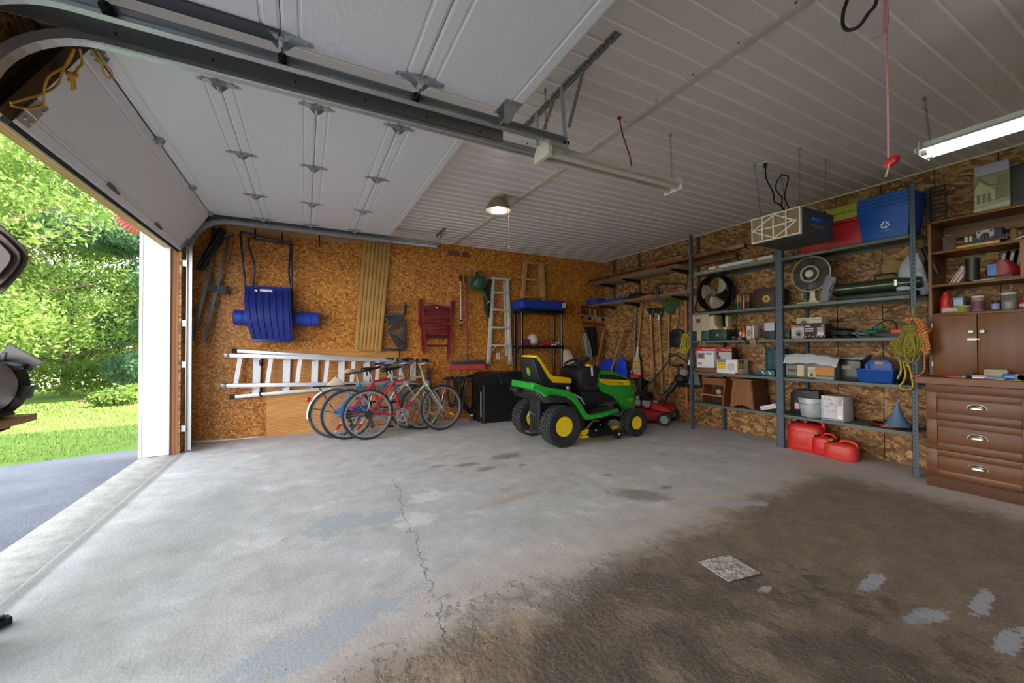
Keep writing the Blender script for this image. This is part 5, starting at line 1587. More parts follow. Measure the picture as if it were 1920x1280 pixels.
# mowing deck with discharge chute and anti-scalp wheel
m = MB(); m.prism([(.22, -.30), (.30, -.42), (.62, -.44), (.80, -.36), (.88, -.2), (.88, .25), (.7, .42), (.3, .42), (.2, .2)], .075, .10, 'xy'); m.build('deck_rim', JYEL, t, bev=.006)
m = MB(); m.prism([(.25, -.26), (.32, -.38), (.62, -.40), (.78, -.33), (.85, -.2), (.85, .25), (.7, .39), (.32, .39), (.24, .2)], .095, .165, 'xy'); m.build('deck_pan', JYEL, t, bev=(.02, 2))
m = MB(); m.loft([[(.42, -.40, .17), (.72, -.37, .22), (.74, -.2, .23), (.46, -.2, .19)], [(.36, -.50, .085), (.78, -.50, .085), (.80, -.40, .09), (.36, -.40, .09)]]); m.build('discharge_chute', BLACKG, t, bev=.015)
m = MB(); m.cyl((.9, -.40, .062), (.9, -.35, .062), .062, n=20); m.build('deck_wheel', RUBBER, t, sm=40)
m = MB(); m.cyl((.9, -.41, .062), (.9, -.40, .062), .016, n=10); m.bx(.82, .92, -.35, -.335, .05, .16); m.build('wheel_arm', JYEL, t)
m = MB(); m.tube([(.40, -.36, .18), (.52, -.34, .26), (.62, -.32, .25)], .014, 6); m.ball((.62, -.36, .2), .014, 8, 6); m.ball((.5, -.42, .15), .016, 8, 6); m.tube([(.9, -.2, .3), (1.15, -.22, .24)], .01, 6); m.build('deck_linkage', GALV, t, sm=50)
m = MB(); m.cyl((.33, -.3, .16), (.33, -.3, .30), .07, n=16); m.build('spindle_cover', PLAS, t, sm=40)
m = MB(); m.tube(spline([(.95, -.22, .35), (1.05, -.26, .28), (1.1, -.26, .34), (1.18, -.22, .26)], 4), .011, 6); m.cyl((1.05, -.2, .3), (1.05, -.12, .3), .05, n=12); m.build('front_linkage', GALV_D, t, sm=50)
# ------------------------------------------------------------------ far right corner
def rw(px, py, off=.03):
    return at(px, py, X=W-off)
ASH = wood('ash_handle', C('#8a6038'), C('#b98a58'), (2, 2, .3), .5, 6, 2, 4.0)
ASHO = wood('orange_handle', C('#9a5a28'), C('#c98444'), (2, 2, .3), .45, 6, 2, 6.0)
def pole_thing(name, label, cat, a, b, r, mat, off=.04, part='shaft', z0=None):
    p, q = rw(*a, off), rw(*b, off)
    t = thing(name, label, cat, (q.x, q.y, q.z if z0 is None else z0))
    m = MW(); m.cyl(p, q, r, n=10); m.build(part, mat, t, sm=40)
    return t
# red walk mower
t = thing('push_mower', 'red walk-behind lawn mower with black handle parked behind the green tractor', 'mower', (4.95, 4.75, 0), math.radians(-60))
m = MB(); m.loft([[(cx+rx*math.cos(2*PI*k/20), ry*math.sin(2*PI*k/20), z) for k in range(20)] for cx, rx, ry, z in ((0, .36, .27, .06), (0, .37, .28, .14), (0, .34, .25, .2), (0, .2, .17, .24))]); m.build('deck', M('#b01a22', .35, 0, .12), t, sm=40)
m = MB(); m.loft([[(x, y*s, z) for x, y, z in ((.1, -.2, .22), (.42, -.2, .2), (.42, .2, .2), (.1, .2, .22))] for s in (1,)]+[[(x, y*.8, z) for x, y, z in ((.1, -.2, .34), (.36, -.2, .27), (.36, .2, .27), (.1, .2, .34))]]); m.build('front_shroud', M('#b01a22', .35, 0, .12), t, bev=.02)
for x, r in ((.33, .1), (-.33, .1)):
    for s in (-1, 1):
        m = MB(); m.lathe([(r*.62, -.028), (r, -.025), (r, .025), (r*.62, .028)], (x, s*.3, r), (0, 1, 0), 26, True); w = m.build('wheel', RUBBER, t, sm=40)
        m = MB(); m.lathe([(0, s*.02), (r*.2, s*.024), (r*.25, s*.012), (r*.6, s*.014), (r*.66, s*.026)], (x, s*.3, r), (0, 1, 0), 20); m.build('wheel_disc', M('#8d8f92', .5), w, sm=40)
m = MB(); m.bx(-.2, .12, -.16, .16, .24, .36); m.build('engine_block', DKGREY, t, bev=.02)
m = MB(); m.lathe([(.15, 0), (.16, .06), (.13, .11), (.05, .125), (0, .125)], (-.05, 0, .36), n=22); m.build('engine_cover', BLACK, t, sm=40)
m = MB()
for k in range(7): m.bx(.1, .19, -.11, .11, .25+k*.015, .257+k*.015)
m.bx(.11, .17, -.07, .07, .25, .35); m.build('cylinder_fins', M('#9a9c9e', .4, .6), t)
m = MB(); m.bx(-.17, -.06, -.2, -.15, .27, .36); m.cyl((-.1, -.19, .37), (-.1, -.19, .42), .03, n=12); m.build('fuel_tank', M('#b9b8b2', .5), t, bev=.01)
m = MB(); m.bx(-.03, .09, -.182, -.16, .27, .35); m.build('decal_plate', M('#c9c7c4', .5), t)
m = MB(); m.cyl((.05, -.17, .3), (.05, -.24, .3), .05, n=14); m.build('air_filter', M('#aeb0b2', .4, .4), t, sm=40)
m = MW()
m.tube(spline([(4.75, 4.93, .22), at(1222, 715, X=4.95), at(1250, 682, X=5.1), at(1255, 672, X=5.12), at(1254, 667, X=5.12), at(1260, 665, X=5.14), at(1272, 667, X=5.2), at(1290, 681, X=5.3), (5.3, 4.12, .82), at(1266, 722, X=5.2), (4.95, 4.42, .3)], 4), .0125, 8)
m.build('handle', BLACK, t, sm=60)
m = MW(); m.tube([at(1253, 668, X=5.12), at(1260, 665.5, X=5.14), at(1268, 666, X=5.17)], .018, 8); m.build('grip', RUBBER, t, sm=60)
t = thing('hand_blower', 'black handheld blower with a flat knob and tube hung beside the mower handle', 'blower', rw(1275, 705, .25))
m = MW(); m.ball(rw(1276, 710, .22), .09, 16, 10, (1, 1.15, .9)); m.build('motor_housing', BLACK, t, sm=60)
m = MW(); m.lathe([(.0, .1), (.085, .09), (.08, .065), (.02, .05), (.02, -.06), (.05, -.08)], rw(1272, 694, .22), (0, .1, 1), 16); m.build('knob', BLACK, t, sm=40)
m = MW(); m.tube([rw(1270, 714, .24), rw(1258, 730, .3), rw(1246, 742, .36)], [.05, .04, .045], 10); m.build('tube', BLACK, t, sm=60)
m = MW(); m.lathe([(.03, -.05), (.07, .0), (.06, .07), (.02, .09)], rw(1282, 700, .2), (0, -.4, 1), 14); m.build('clear_bowl', M('#8f8a80', .2), t, sm=50)
m = MW(); m.torus(rw(1261, 720, .26), (1, .3, 0), .03, .007, 14, 6); m.build('trigger_loop', RED, t, sm=60)
t = thing('scraper_shovel', 'grey plastic snow shovel blade with black edge and pole behind the left shelf post', 'shovel', rw(1300, 722, .1))
m = MW(); m.slab3([rw(1280, 690, .1), rw(1304, 684, .1), rw(1314, 724, .12), rw(1277, 722, .12)], (.02, 0, 0)); m.build('blade', M('#6f7472', .5), t, bev=.004)
m = MW(); m.slab3([rw(1272, 719, .13), rw(1314, 722, .13), rw(1315, 727, .13), rw(1271, 725, .13)], (.02, 0, 0)); m.build('edge', BLACK, t)
m = MW(); m.bar(rw(1294, 658, .15), rw(1287, 718, .14), .03, .03, (1, 0, 0)); m.build('pole', BLACK, t)
t = thing('safety_cone', 'small orange, teal and white striped cone tip stuck above the grey shovel blade', 'cone', rw(1296, 683, .2))
for nm, a, b, r0, r1, c in (('white_band', 684, 675, .05, .04, '#d2cdbf'), ('teal_band', 675, 667, .04, .026, '#2f8f70'), ('orange_tip', 667, 662, .026, .016, '#c9713a')):
    m = MW(); m.cyl(rw(1296, a, .2), rw(1296, b, .2), r0, r1, n=16); m.build(nm, M(c, .5), t, sm=40)

# long-handled tools along the right wall
t = pole_thing('metal_pole', 'thin grey-green metal pole leaning beside the corn broom', 'pole', (1193, 572), (1189, 676), .017, M('#5c6b5f', .45, .3))
MW().cyl(rw(1193, 569, .04), rw(1193, 574, .04), .022, n=10).build('end_cap', BLACK, t)
t = pole_thing('corn_broom', 'corn broom with an orange handle and stitched straw head', 'broom', (1204, 566), (1196, 652), .016, ASHO, .05, 'handle')
m = MW(); m.cyl(rw(1196, 650, .06), rw(1194.5, 667, .06), .02, .026, n=10); m.build('ferrule', M('#cfc9bd', .4), t, sm=40)
STRAW = wood('straw', C('#9c8046'), C('#d0b478'), (1, 6, .25), .8, 14, 2, 3.0, 'Y')
m = MW(); m.loft([[rw(x0, y, .09), rw(x1, y, .09), rw(x1, y, .03), rw(x0, y, .03)] for x0, x1, y in ((1191, 1198, 666), (1187, 1200, 677), (1185, 1201, 692), (1183, 1202, 708))]); m.build('straw_head', STRAW, t, bev=.008)
for y in (678, 684, 690):
    m = MW(); m.tube([rw(1186, y, .095), rw(1201, y, .095)], .004, 5); m.build('stitching', M('#5c4a22', .8), t)
for px0, px1, lab in ((1220.5, 1226, 'left of the two long garden forks stored tines up behind the mower'), (1236, 1242, 'right of the two long garden forks stored tines up behind the mower')):
    t = pole_thing('garden_fork', lab, 'fork', (px0, 594), (px1, 731), .017, ASH, .05, 'handle')
    t['group'] = 'garden forks on the right wall'
    m = MW(); m.slab3([rw(px0-9, 578, .06), rw(px0+8, 577, .06), rw(px0+2.5, 592, .05), rw(px0-1.5, 592, .05)], (.012, 0, 0)); m.build('head', M('#2c2a29', .5, .3), t)
    m = MW(); m.tube([rw(px0+6, 580, .075), rw(px0+.5, 594, .06)], .006, 5); m.tube([rw(px0, 600, .06), rw(px0, 590, .06)], .022, 8); m.build('socket', GALV_D, t)
t = pole_thing('leaf_rake', 'leaf rake stored upside down with its green fan under the lower shelf board', 'rake', (1254, 588), (1253, 690), .014, ASH, .05, 'handle')
m = MW()
c0 = rw(1255, 590, .08)
for k in range(15):
    f = k/14; e = rw(1236+46*f, 566-6*math.sin(f*PI)-4*f, .1+.02*math.sin(f*PI))
    m.bar(c0, e, .012, .004, (1, 0, 0))
m.slab3([rw(1247, 575, .1), rw(1268, 572, .1), rw(1260, 586, .09), rw(1252, 587, .09)], (.006, 0, 0)); m.bar(rw(1237, 567, .1), rw(1280, 562, .1), .02, .01, (1, 0, 0))
m.build('fan_head', M('#1d5a2a', .5), t)
t = pole_thing('black_shovel', 'black snow shovel hung blade down on the right wall', 'shovel', (1271, 576), (1268, 622), .015, ASH, .06, 'handle')
m = MW(); m.slab3([rw(*q, .08) for q in ((1262, 617), (1275, 617), (1280, 623), (1280, 640), (1277, 651), (1258, 651), (1256, 640), (1255, 625))], (.02, 0, 0)); m.build('blade', BLACK, t, bev=.006)
for k in range(4):
    m = MW(); m.bar(rw(1262+k*3.6, 624, .085), rw(1262+k*3.6, 634, .085), .012, .01, (1, 0, 0)); m.build('rib', BLACKG, t)
t = pole_thing('wood_pole', 'plain orange-tan wooden pole standing next to the left shelf post', 'pole', (1286, 552), (1287.5, 760), .02, ASHO, .05)
t = thing('extension_lead', 'tangled yellow extension cord hung beside the black snow shovel', 'cord', rw(1287, 640, .1))
R = random.Random(4); m = MW()
for k in range(9):
    cx, cy = 1288+R.uniform(-4, 5), 646+R.uniform(-8, 4)
    a0 = R.uniform(0, 6)
    m.tube(spline([rw(cx+(5+R.uniform(0, 4))*math.cos(a0+q), cy+(13+R.uniform(0, 5))*math.sin(a0+q), .1+R.uniform(0, .06)) for q in (0, .9, 1.8, 2.7, 3.6, 4.5, 5.4)], 4, True), .0055, 5, True)
m.tube(spline([rw(1280, 640, .12), rw(1276, 646, .12), rw(1276, 653, .12), rw(1282, 657, .12), rw(1288, 654, .12)], 4), .0055, 5)
m.build('coil', M('#b5a62c', .6), t, sm=60)
t = thing('snow_shovel', 'left bright blue snow shovel leaning in the corner, blade behind the tractor hood', 'shovel', (5.25, 6.0, .5), 0, 'blue snow shovels')
BLU2 = M('#1f3fc0', .3, 0, .1, 5)
for lab, h0, h1, bl in ((None, (1133, 618), (1117, 692), ((1121, 694), (1124, 684), (1133, 674), (1146, 671), (1147, 712), (1121, 712))), ('right bright blue snow shovel with a long wooden handle, beside the corn broom', (1170, 617), (1145, 700), ((1148, 714), (1151, 692), (1158, 673), (1168, 671), (1173, 678), (1176, 714)))):
    if lab: t = thing('snow_shovel', lab, 'shovel', (5.2, 5.6, .5), 0, 'blue snow shovels')
    m = MW(); a, b = rw(*h0, .12), rw(*h1, .3); m.bar(a, b, .035, .035, (1, 0, 0)); m.build('handle', ASH, t, bev=.008)
    m = MW(); m.slab3([rw(*q, .24) for q in bl], (.03, 0, 0)); m.build('blade', BLU2, t, bev=.01)
    m = MW(); m.bar(rw(h1[0], h1[1]-6, .28), rw(h1[0]-1, h1[1]+4, .3), .05, .05, (1, 0, 0)); m.build('socket', BLACK, t)
# hammock-like red top item behind mower: spreader hopper
t = thing('spreader', 'black and red hand spreader hopper above the mower engine', 'spreader', (5.1, 5.15, .55))
m = MW(); m.loft([[at(x, y, X=xx) for x, y, xx in ((1186, 709, 5.0), (1201, 705, 5.0), (1220, 716, 5.2), (1204, 714, 5.2))], [at(x, y, X=xx) for x, y, xx in ((1197, 740, 5.0), (1202, 742, 5.0), (1212, 738, 5.15), (1205, 738, 5.15))]]); m.build('hopper', BLACK, t, bev=.01)
m = MW(); m.bar(at(1183, 703, X=4.98), at(1200, 706, X=4.98), .07, .05); m.build('red_lip', RED, t, bev=.01)
m = MW(); m.tube([at(1186, 700, X=4.98), at(1183, 694, X=4.98)], .022, 8); m.build('blue_grip', M('#3568b0', .4), t, sm=50)
m = MW(); m.tube([at(1203, 738, X=5.05), (5.1, 5.15, .0)], .02, 6); m.build('leg', BLACK, t)

# clothing and brushes in the corner
t = thing('tool_rack', 'small red-brown wall rack of brushes and scrapers in the back right corner', 'tool rack', bw(1110, 605, .02))
m = MW(); m.slab3([bw(1092, 602, .025), bw(1134, 607, .025), bw(1134, 612, .025), bw(1092, 609, .025)], (0, .02, 0)); m.build('rail', M('#7a3a20', .6), t)
m = MW(); m.slab3([bw(1090, 572, .025), bw(1134, 577, .025), bw(1134, 582, .025), bw(1090, 577, .025)], (0, .02, 0)); m.build('rail', M('#7a3a20', .6), t)
bcol = (('#7a3324', '#4a2a20', 2.2), ('#30221e', '#8a8880', 3), ('#3a1f1a', '#8f877c', 3), ('#b9b2a0', '#24221f', 5), ('#7a4a34', '#c9c2b4', 3), ('#c2bcae', '#9a958a', 3.5), ('#4a2620', '#9f998c', 3), ('#6b2c26', '#c9c5b8', 2.6), ('#551f1c', '#1d1b1a', 4))
for k, (hc, bc, wd) in enumerate(bcol):
    x = 1091+k*4.9; y = 578+k*.6
    b = thing('brush', f'{["brick red", "black-brown", "dark brown", "large white-handled", "wood-handled", "cream-handled", "maroon", "rust red", "short black"][k]} paint brush hung in the corner tool rack', 'brush', bw(x, y+16, .03), 0, 'brushes in the corner tool rack')
    m = MW(); m.bar(bw(x, y, .045), bw(x, y+12, .045), .022, .014, (0, 1, 0)); m.build('handle', M(hc, .5), b, bev=.004)
    m = MW(); m.bar(bw(x, y+11.5, .045), bw(x, y+14, .045), wd*.012, .02, (0, 1, 0)); m.build('ferrule', GALV, b)
    m = MW(); m.bar(bw(x, y+14, .045), bw(x, y+20-(k % 3), .045), wd*.0125, .02, (0, 1, 0)); m.build('bristles', M(bc, .8), b)
def cloth(name, label, pts, off, mat, th=.05, cat='cloth'):
    t = thing(name, label, cat, bw(*pts[0], off))
    m = MW(); n = len(pts)//2
    L, Rr = pts[:n], pts[n:][::-1]
    def f(u, v):
        i = min(int(u*(n-1)), n-2); k = u*(n-1)-i
        a = [L[i][j]+(L[i+1][j]-L[i][j])*k for j in (0, 1)]; b = [Rr[i][j]+(Rr[i+1][j]-Rr[i][j])*k for j in (0, 1)]
        p = bw(a[0]+(b[0]-a[0])*v, a[1]+(b[1]-a[1])*v, off)
        return p+Vector((0, -.02*math.sin(v*13+u*3)-.02*math.sin(v*PI), 0))
    m.surf(f, 16, 14, (0, th, 0)); m.build('fabric', mat, t, sm=60)
    m = MW(); c = bw((L[0][0]+Rr[0][0])/2, L[0][1]-1, off); m.tube([c+Vector((0, off-.001, .02)), c+Vector((0, 0, .02)), c+Vector((0, -.03, .0))], .006, 5); m.build('hook', BLACK, t)
    return t
cloth('dark_jacket', 'dark jacket hanging in the corner over the grey rag', [(1098, 612), (1102, 630), (1106, 648), (1112, 668), (1122, 664), (1120, 648), (1119, 630), (1117, 612)], .1, M('#1a1518', .85, 0, .3, 8))
cloth('grey_rag', 'light grey rag hanging in the corner left of the dark jacket', [(1096, 624), (1091, 642), (1094, 660), (1105, 676), (1110, 674), (1109, 660), (1104, 640), (1099, 624)], .16, M('#8e8980', .85, 0, .1, 8), .02, 'rag')

# two plank shelves on wall standards
PLANK = wood('shelf_plank', C('#8c806d'), C('#b5a88f'), (2, .2, 2), .6, 6, 2, 2.0, 'Z')
PLANK_R = wood('shelf_edge', C('#6b4326'), C('#94623a'), (2, .2, 2), .55, 6, 2, 7.0, 'Z')
for z, y0, lab, key in ((2.455, 4.16, 'upper long plank shelf under the ceiling in the right corner', 0), (2.03, 3.98, 'lower long plank shelf in the right corner above the garden tools', 1)):
    t = thing('wall_shelf', lab, 'shelf', (W-.25, 5.25, z))
    MW().bx(4.98, W-.02, y0, 6.385, z-.022, z).build('board', PLANK, t, bev=.002)
    MW().bx(4.972, 4.98, y0, 6.385, z-.024, z+.002).build('edge_strip', PLANK_R, t)
    for y in (6.05, 5.4, 4.35):
        m = MW(); m.slab3([(5.06, y-.012, z-.023), (W-.02, y-.012, z-.023), (W-.02, y-.012, z-.09), (5.06, y-.012, z-.045)], (0, .024, 0)); m.build('bracket_arm', BLACK, t)
for y, lab in ((6.07, 'leftmost'), (5.4, 'middle'), (4.16, 'rightmost')):
    t = thing('shelf_standard', f'{lab} of the three dark slotted standards that carry the corner plank shelves', 'bracket', (W, y, 1.95), 0, 'shelf standards')
    MW().bx(W-.018, W-.001, y-.025, y+.025, 1.98, H-.03).build('channel', M('#3f4238', .5), t)
# lumber on the upper shelf
LR = random.Random(11)
def board(name, label, X0, X1, y0, y1, z0, z1, mat, rz=0):
    t = thing(name, label, 'lumber', ((X0+X1)/2, (y0+y1)/2, z0), rz, 'boards on the upper corner shelf')
    MB().box((0, 0, (z1-z0)/2), (X1-X0, y1-y0, z1-z0)).build('timber', mat, t, bev=.003)
    MB().box((0, -(y1-y0)/2-.0006, (z1-z0)/2), (X1-X0-.008, .001, z1-z0-.008)).build('end_grain', M('#6d4a2a', .8, 0, .3, 60), t)
board('long_board', 'front orange-brown board lying full length on the upper corner shelf', 5.0, 5.09, 4.6, 6.36, 2.456, 2.496, LUMBER)
board('long_board', 'tan board stacked second row on the upper corner shelf', 5.1, 5.2, 4.7, 6.3, 2.456, 2.52, LUMBER_LT, .005)
board('long_board', 'wide brown plank lying across the front boards near the ceiling corner', 5.02, 5.17, 4.95, 6.34, 2.521, 2.55, LUMBER)
board('long_board', 'dark plank laid on top of the corner lumber pile', 5.22, 5.36, 4.4, 6.25, 2.456, 2.55, LUMBER)
board('long_board', 'upper grey-brown board reaching past the shelf post toward the air cleaner', 5.24, 5.33, 3.3, 6.0, 2.551, 2.60, LUMBER_LT)
board('long_board', 'red-brown board end sticking out below the longest board by the shelf post', 5.12, 5.2, 3.55, 4.9, 2.521, 2.56, M('#7a3d1f', .6, 0, .25, 12))
board('long_board', 'dark board end behind the left shelf post at the shelf top', 5.37, 5.44, 3.5, 5.6, 2.456, 2.54, LUMBER)
board('long_board', 'short cut plank end lying on the boards near the post', 5.22, 5.31, 4.25, 5.0, 2.60, 2.63, LUMBER_LT)
# things on the lower shelf
t = thing('plastic_sheet', 'folded blue plastic sheet at the left end of the lower corner shelf', 'sheet', (5.1, 6.2, 2.032))
m = MB(); m.loft([[(x*s, y*s2, z) for x, y in ((-.1, -.18), (.1, -.18), (.12, .15), (-.11, .17))] for s, s2, z in ((1, 1, 0), (1.05, 1, .05), (.95, 1.02, .10), (.7, .9, .125))]); m.build('folded_sheet', M('#27408a', .3, 0, .3, 14), t, bev=.012)
t = thing('blue_board', 'flat bright blue board lying on the lower corner shelf right of the plastic sheet', 'board', (5.12, 5.62, 2.032), -.08)
MB().box((0, 0, .03), (.22, .62, .05)).build('foam_core', M('#1f49b4', .4), t, bev=.012)
MB().box((0, 0, .004), (.18, .58, .008)).build('backing', DKGREY, t)
t = thing('dark_bag', 'dark crumpled bag on the lower corner shelf behind the blue board', 'bag', (5.14, 5.15, 2.032))
m = MB(); m.loft([[(rx*math.cos(2*PI*k/14)*(1+.15*math.sin(k*3+z*30)), ry*math.sin(2*PI*k/14), z) for k in range(14)] for rx, ry, z in ((.12, .17, 0), (.14, .2, .05), (.1, .16, .1), (.04, .07, .125))]); m.build('cloth', M('#2a1d1c', .8, 0, .3, 10), t, sm=50)
t = thing('wooden_oar', 'flat brown stick lying on the lower corner shelf by the dark bag', 'stick', (5.1, 4.85, 2.034), 0)
MB().box((0, 0, .02), (.05, .5, .035)).build('stick', LUMBER_LT, t, bev=.008)
t = thing('hand_saw', 'dark bow saw lying on the lower corner shelf near the left shelf post', 'saw', (5.08, 4.42, 2.034))
m = MB(); m.tube(spline([(0, .22, .02), (0, .24, .14), (0, .14, .18), (0, -.1, .15), (0, -.3, .12), (0, -.33, .02)], 4), .012, 6); m.build('bow', BLACK, t, sm=60)
MB().box((0, -.05, .02), (.003, .56, .03)).build('blade', GALV_D, t)
MB().torus((0, .24, .1), (1, 0, 0), .055, .014, 18, 6).build('handle', DKGREY, t, sm=60)
t = thing('jumper_cable', 'coiled black cable draped over the front edge of the lower corner shelf', 'cable', (5.0, 4.62, 2.034))
m = MB()
for k in range(4): m.torus((-.0+.08, .02*k, .03+.008*k), (.1*k, .1, 1), .08, .009, 18, 6)
m.tube(spline([(.05, -.05, .03), (-.02, -.08, .04), (-.045, -.1, -.03), (-.04, -.09, -.12)], 4), .012, 6)
m.build('cable', DKGREY, t, sm=60)
# ------------------------------------------------------------------ slotted-steel shelving on the right wall
STEEL = M('#505c67', .5, .25, .15, 20)
STEEL_L = M('#5f6661', .5, .3, .15, 20)
STEEL_D = M('#2d3135', .55, .2, .15, 20)
SX0, SX1 = 5.05, 5.44
SZ = [.405, .845, 1.30, 1.70, 2.27]
def slotted_post(parent, y, x, ztop, flip, mat=STEEL):
    m = MW(); m.bx(x, x+.003, y-.02, y+.02, 0, ztop); s = -.02 if flip else .017
    m.bx(x, x+.035, y+s, y+s+.003, 0, ztop); o = m.build('post', mat, parent)
    h = MW(); k = 0
    while .04+k*.038 < ztop-.03:
        z = .04+k*.038; h.bx(x-.0008, x, y-.006, y+.004, z-.008, z+.008); k += 1
    q = h.build('slot_holes', STEEL_D, o); q['kind'] = 'stuff'
    return o
def shelving(label, y0, y1, tops, lw):
    t = thing('metal_shelving', label, 'shelving', (5.24, (y0+y1)/2, 0), 0, 'slotted steel shelving units')
    for z in SZ:
        m = MW(); m.bx(SX0+.002, SX1, y0+.006, y1-.006, z-.003, z)
        m.bx(SX0+.002, SX0+.005, y0+.006, y1-.006, z-.034, z); m.bx(SX1-.003, SX1, y0+.006, y1-.006, z-.034, z); m.bx(SX0+.005, SX0+.02, y0+.006, y1-.006, z-.034, z-.031)
        o = m.build('shelf', STEEL_L, t)
        for yy in (y0+.03, y0+.055, y1-.03, y1-.055):
            h = MW(); h.cyl((SX0+.002, yy, z-.017), (SX0-.002, yy, z-.017), .0055, n=8); h.build('bolt', STEEL_D, o)
    for y, x, zt, fl in tops:
        slotted_post(t, y, x, zt, fl)
    return t
Y0R, YM, Y1L = 1.565, 2.755, 3.985
shelving('right grey steel shelving unit holding the blue bins, table fan and gas cans below', Y0R, YM-.02, ((Y0R, SX0-.003, 2.77, 0), (YM-.021, SX0-.003, 2.5, 1), (Y0R, SX1, 2.77, 0), (YM-.1, SX1, 2.5, 1)), 0)
shelving('left grey steel shelving unit with the drum fan and wooden step stools', YM+.02, Y1L, ((YM+.021, SX0-.003, 2.5, 0), (Y1L, SX0-.003, 2.86, 1), (Y1L-.25, SX1-.03, 2.27, 1)), 0)

def slot(px0, px1, pt, k, xf):
    """place on shelf k between two photo columns at face depth xf: location, width, height"""
    z = SZ[k] if k >= 0 else 0.0
    a = at(px0, pt, X=xf); b = at(px1, pt, X=xf)
    return Vector((xf, (a.y+b.y)/2, z+.0005)), a.y-b.y, (a.z+b.z)/2-z
def shelf_thing(name, label, cat, s, group=None, rz=0.0):
    return thing(name, label, cat, s[0], RW+rz, group)
def carton(name, label, s, dep, col, prints=(), cat='box', lid=True, rz=0.0, rough=.55):
    """cardboard carton: body, lid flaps, and flat print panels (x0,x1,z0,z1,colour[,face]) in fractions"""
    t = shelf_thing(name, label, cat, s, None, rz)
    w, h = s[1], s[2]
    MB().bx(-w/2, w/2, 0, dep, 0, h).build('carton_body', M(col, rough, 0, .06), t, bev=.003)
    if lid:
        MB().bx(-w/2+.002, w/2-.002, dep/2-.002, dep/2+.002, h, h+.0012).build('lid_seam', M('#6d5a44', .7), t)
    for i_, p in enumerate(prints):
        x0, x1, z0, z1, c = p[:5]
        face = p[5] if len(p) > 5 else 'f'
        m = MB()
        if face == 'f': m.bx(-w/2+x0*w, -w/2+x1*w, -.0012-.0002*i_, -.0002, z0*h, z1*h)
        else: m.bx(w/2+.0002, w/2+.0016, x0*dep, x1*dep, z0*h, z1*h)
        m.build('printed_panel', M(c, .5, 0, .06), t)
    return t, w, h
def front_text(t, txt, hgt, x, z, mat, y=-.0022, wide=1.0, part='lettering'):
    MB().text(txt, hgt, lambda a, b: (x+a*wide, y, z+b)).build(part, mat, t, norm=False)
def side_text(t, txt, hgt, y, z, mat, x, wide=1.0):
    MB().text(txt, hgt, lambda a, b: (x, y+a*wide, z+b)).build('lettering', mat, t, norm=False)
INKW = M('#ece9e2', .5); INKB = M('#1d1d20', .5); INKR = M('#c3272b', .5)

# ---- left unit
s = slot(1338, 1452, 492, 4, 5.1)
t = thing('poster_tube', 'long white paper tube taped with brown tape on the top of the left shelving unit', 'tube', (5.14, 3.3, SZ[4]+.001))
a, b = Vector((5.12, 3.72, SZ[4]+.036)), Vector((5.12, 2.84, SZ[4]+.036))
m = MW(); m.bar(a, b, .065, .06); m.build('carton_body', M('#d9d4cc', .6), t, bev=.004)
for f in (.12, .72):
    m = MW(); m.bar(a.lerp(b, f), a.lerp(b, f+.07), .067, .062); m.build('tape_band', M('#a5713f', .5), t)
m = MW(); m.bar(a.lerp(b, .32), a.lerp(b, .7), .0665, .0615); m.build('paper_label', M('#cfcbd6', .6), t)
t = thing('shelf_sign', 'weathered strip lettered PROTECTION on the top shelf front edge of the left unit', 'strip', (SX0-.004, 3.4, SZ[4]-.03))
m = MW(); m.bx(SX0-.005, SX0-.001, 2.8, 3.93, SZ[4]-.028, SZ[4]+.02); m.build('strip', M('#6f7566', .6, 0, .25, 20), t)
MW().text('PROTECTION', .026, lambda x, y: (SX0-.0056, 3.62-x*1.25, SZ[4]-.004+y)).build('lettering', M('#c9c5b6', .6), t, norm=False)

t = thing('drum_fan', 'black high-velocity drum fan with three pale blades on the second shelf of the left unit', 'fan', (5.1, 3.68, SZ[3]+.001), RW)
FR = .245; fz = .265
m = MB(); m.lathe([(FR, 0), (FR+.008, .01), (FR+.008, .16), (FR-.004, .17), (FR-.006, .01)], (0, 0, fz), (0, 1, 0), 40, True); m.build('drum', BLACKG, t, sm=40)
for k in range(3):
    a0 = 2*PI*k/3+.35
    m = MB(); m.surf(lambda u, v: ((.05+.16*u)*math.cos(a0+(v-.5)*1.25*(1-.2*u)+.5*u), .06+.05*(v-.5), fz+(.05+.16*u)*math.sin(a0+(v-.5)*1.25*(1-.2*u)+.5*u)), 8, 8, (0, .003, 0)); m.build('blade', M('#b9bba6' if k == 0 else '#8f8370', .35, .2), t, sm=60)
m = MB(); m.lathe([(0, 0), (.04, .0), (.045, .03), (.04, .06), (0, .06)], (0, .03, fz), (0, 1, 0), 18); m.build('hub', M('#7d776c', .4, .4), t, sm=40)
m = MB()
for r in (.07, .1, .13, .16, .19, .22): m.torus((0, -.004+(.02 if r < .1 else .0), fz), (0, 1, 0), r, .0014, 36, 4)
for k in range(10):
    a = 2*PI*k/10; m.tube([(0, -.004, fz), (FR*math.cos(a), 0, fz+FR*math.sin(a))], .0016, 4)
m.build('front_grille', BLACK, t)
m = MB(); m.cyl((0, .17, fz), (0, .24, fz), .07, n=18); m.build('motor', BLACK, t, sm=40)
m = MB(); m.tube(spline([(-.27, .08, fz), (-.28, .02, .08), (-.2, .0, .012), (.2, .0, .012), (.28, .02, .08), (.27, .08, fz)], 5), .012, 8); m.tube([(-.2, 0, .012), (-.2, .2, .012)], .012, 8); m.tube([(.2, 0, .012), (.2, .2, .012)], .012, 8); m.build('stand', BLACK, t, sm=60)
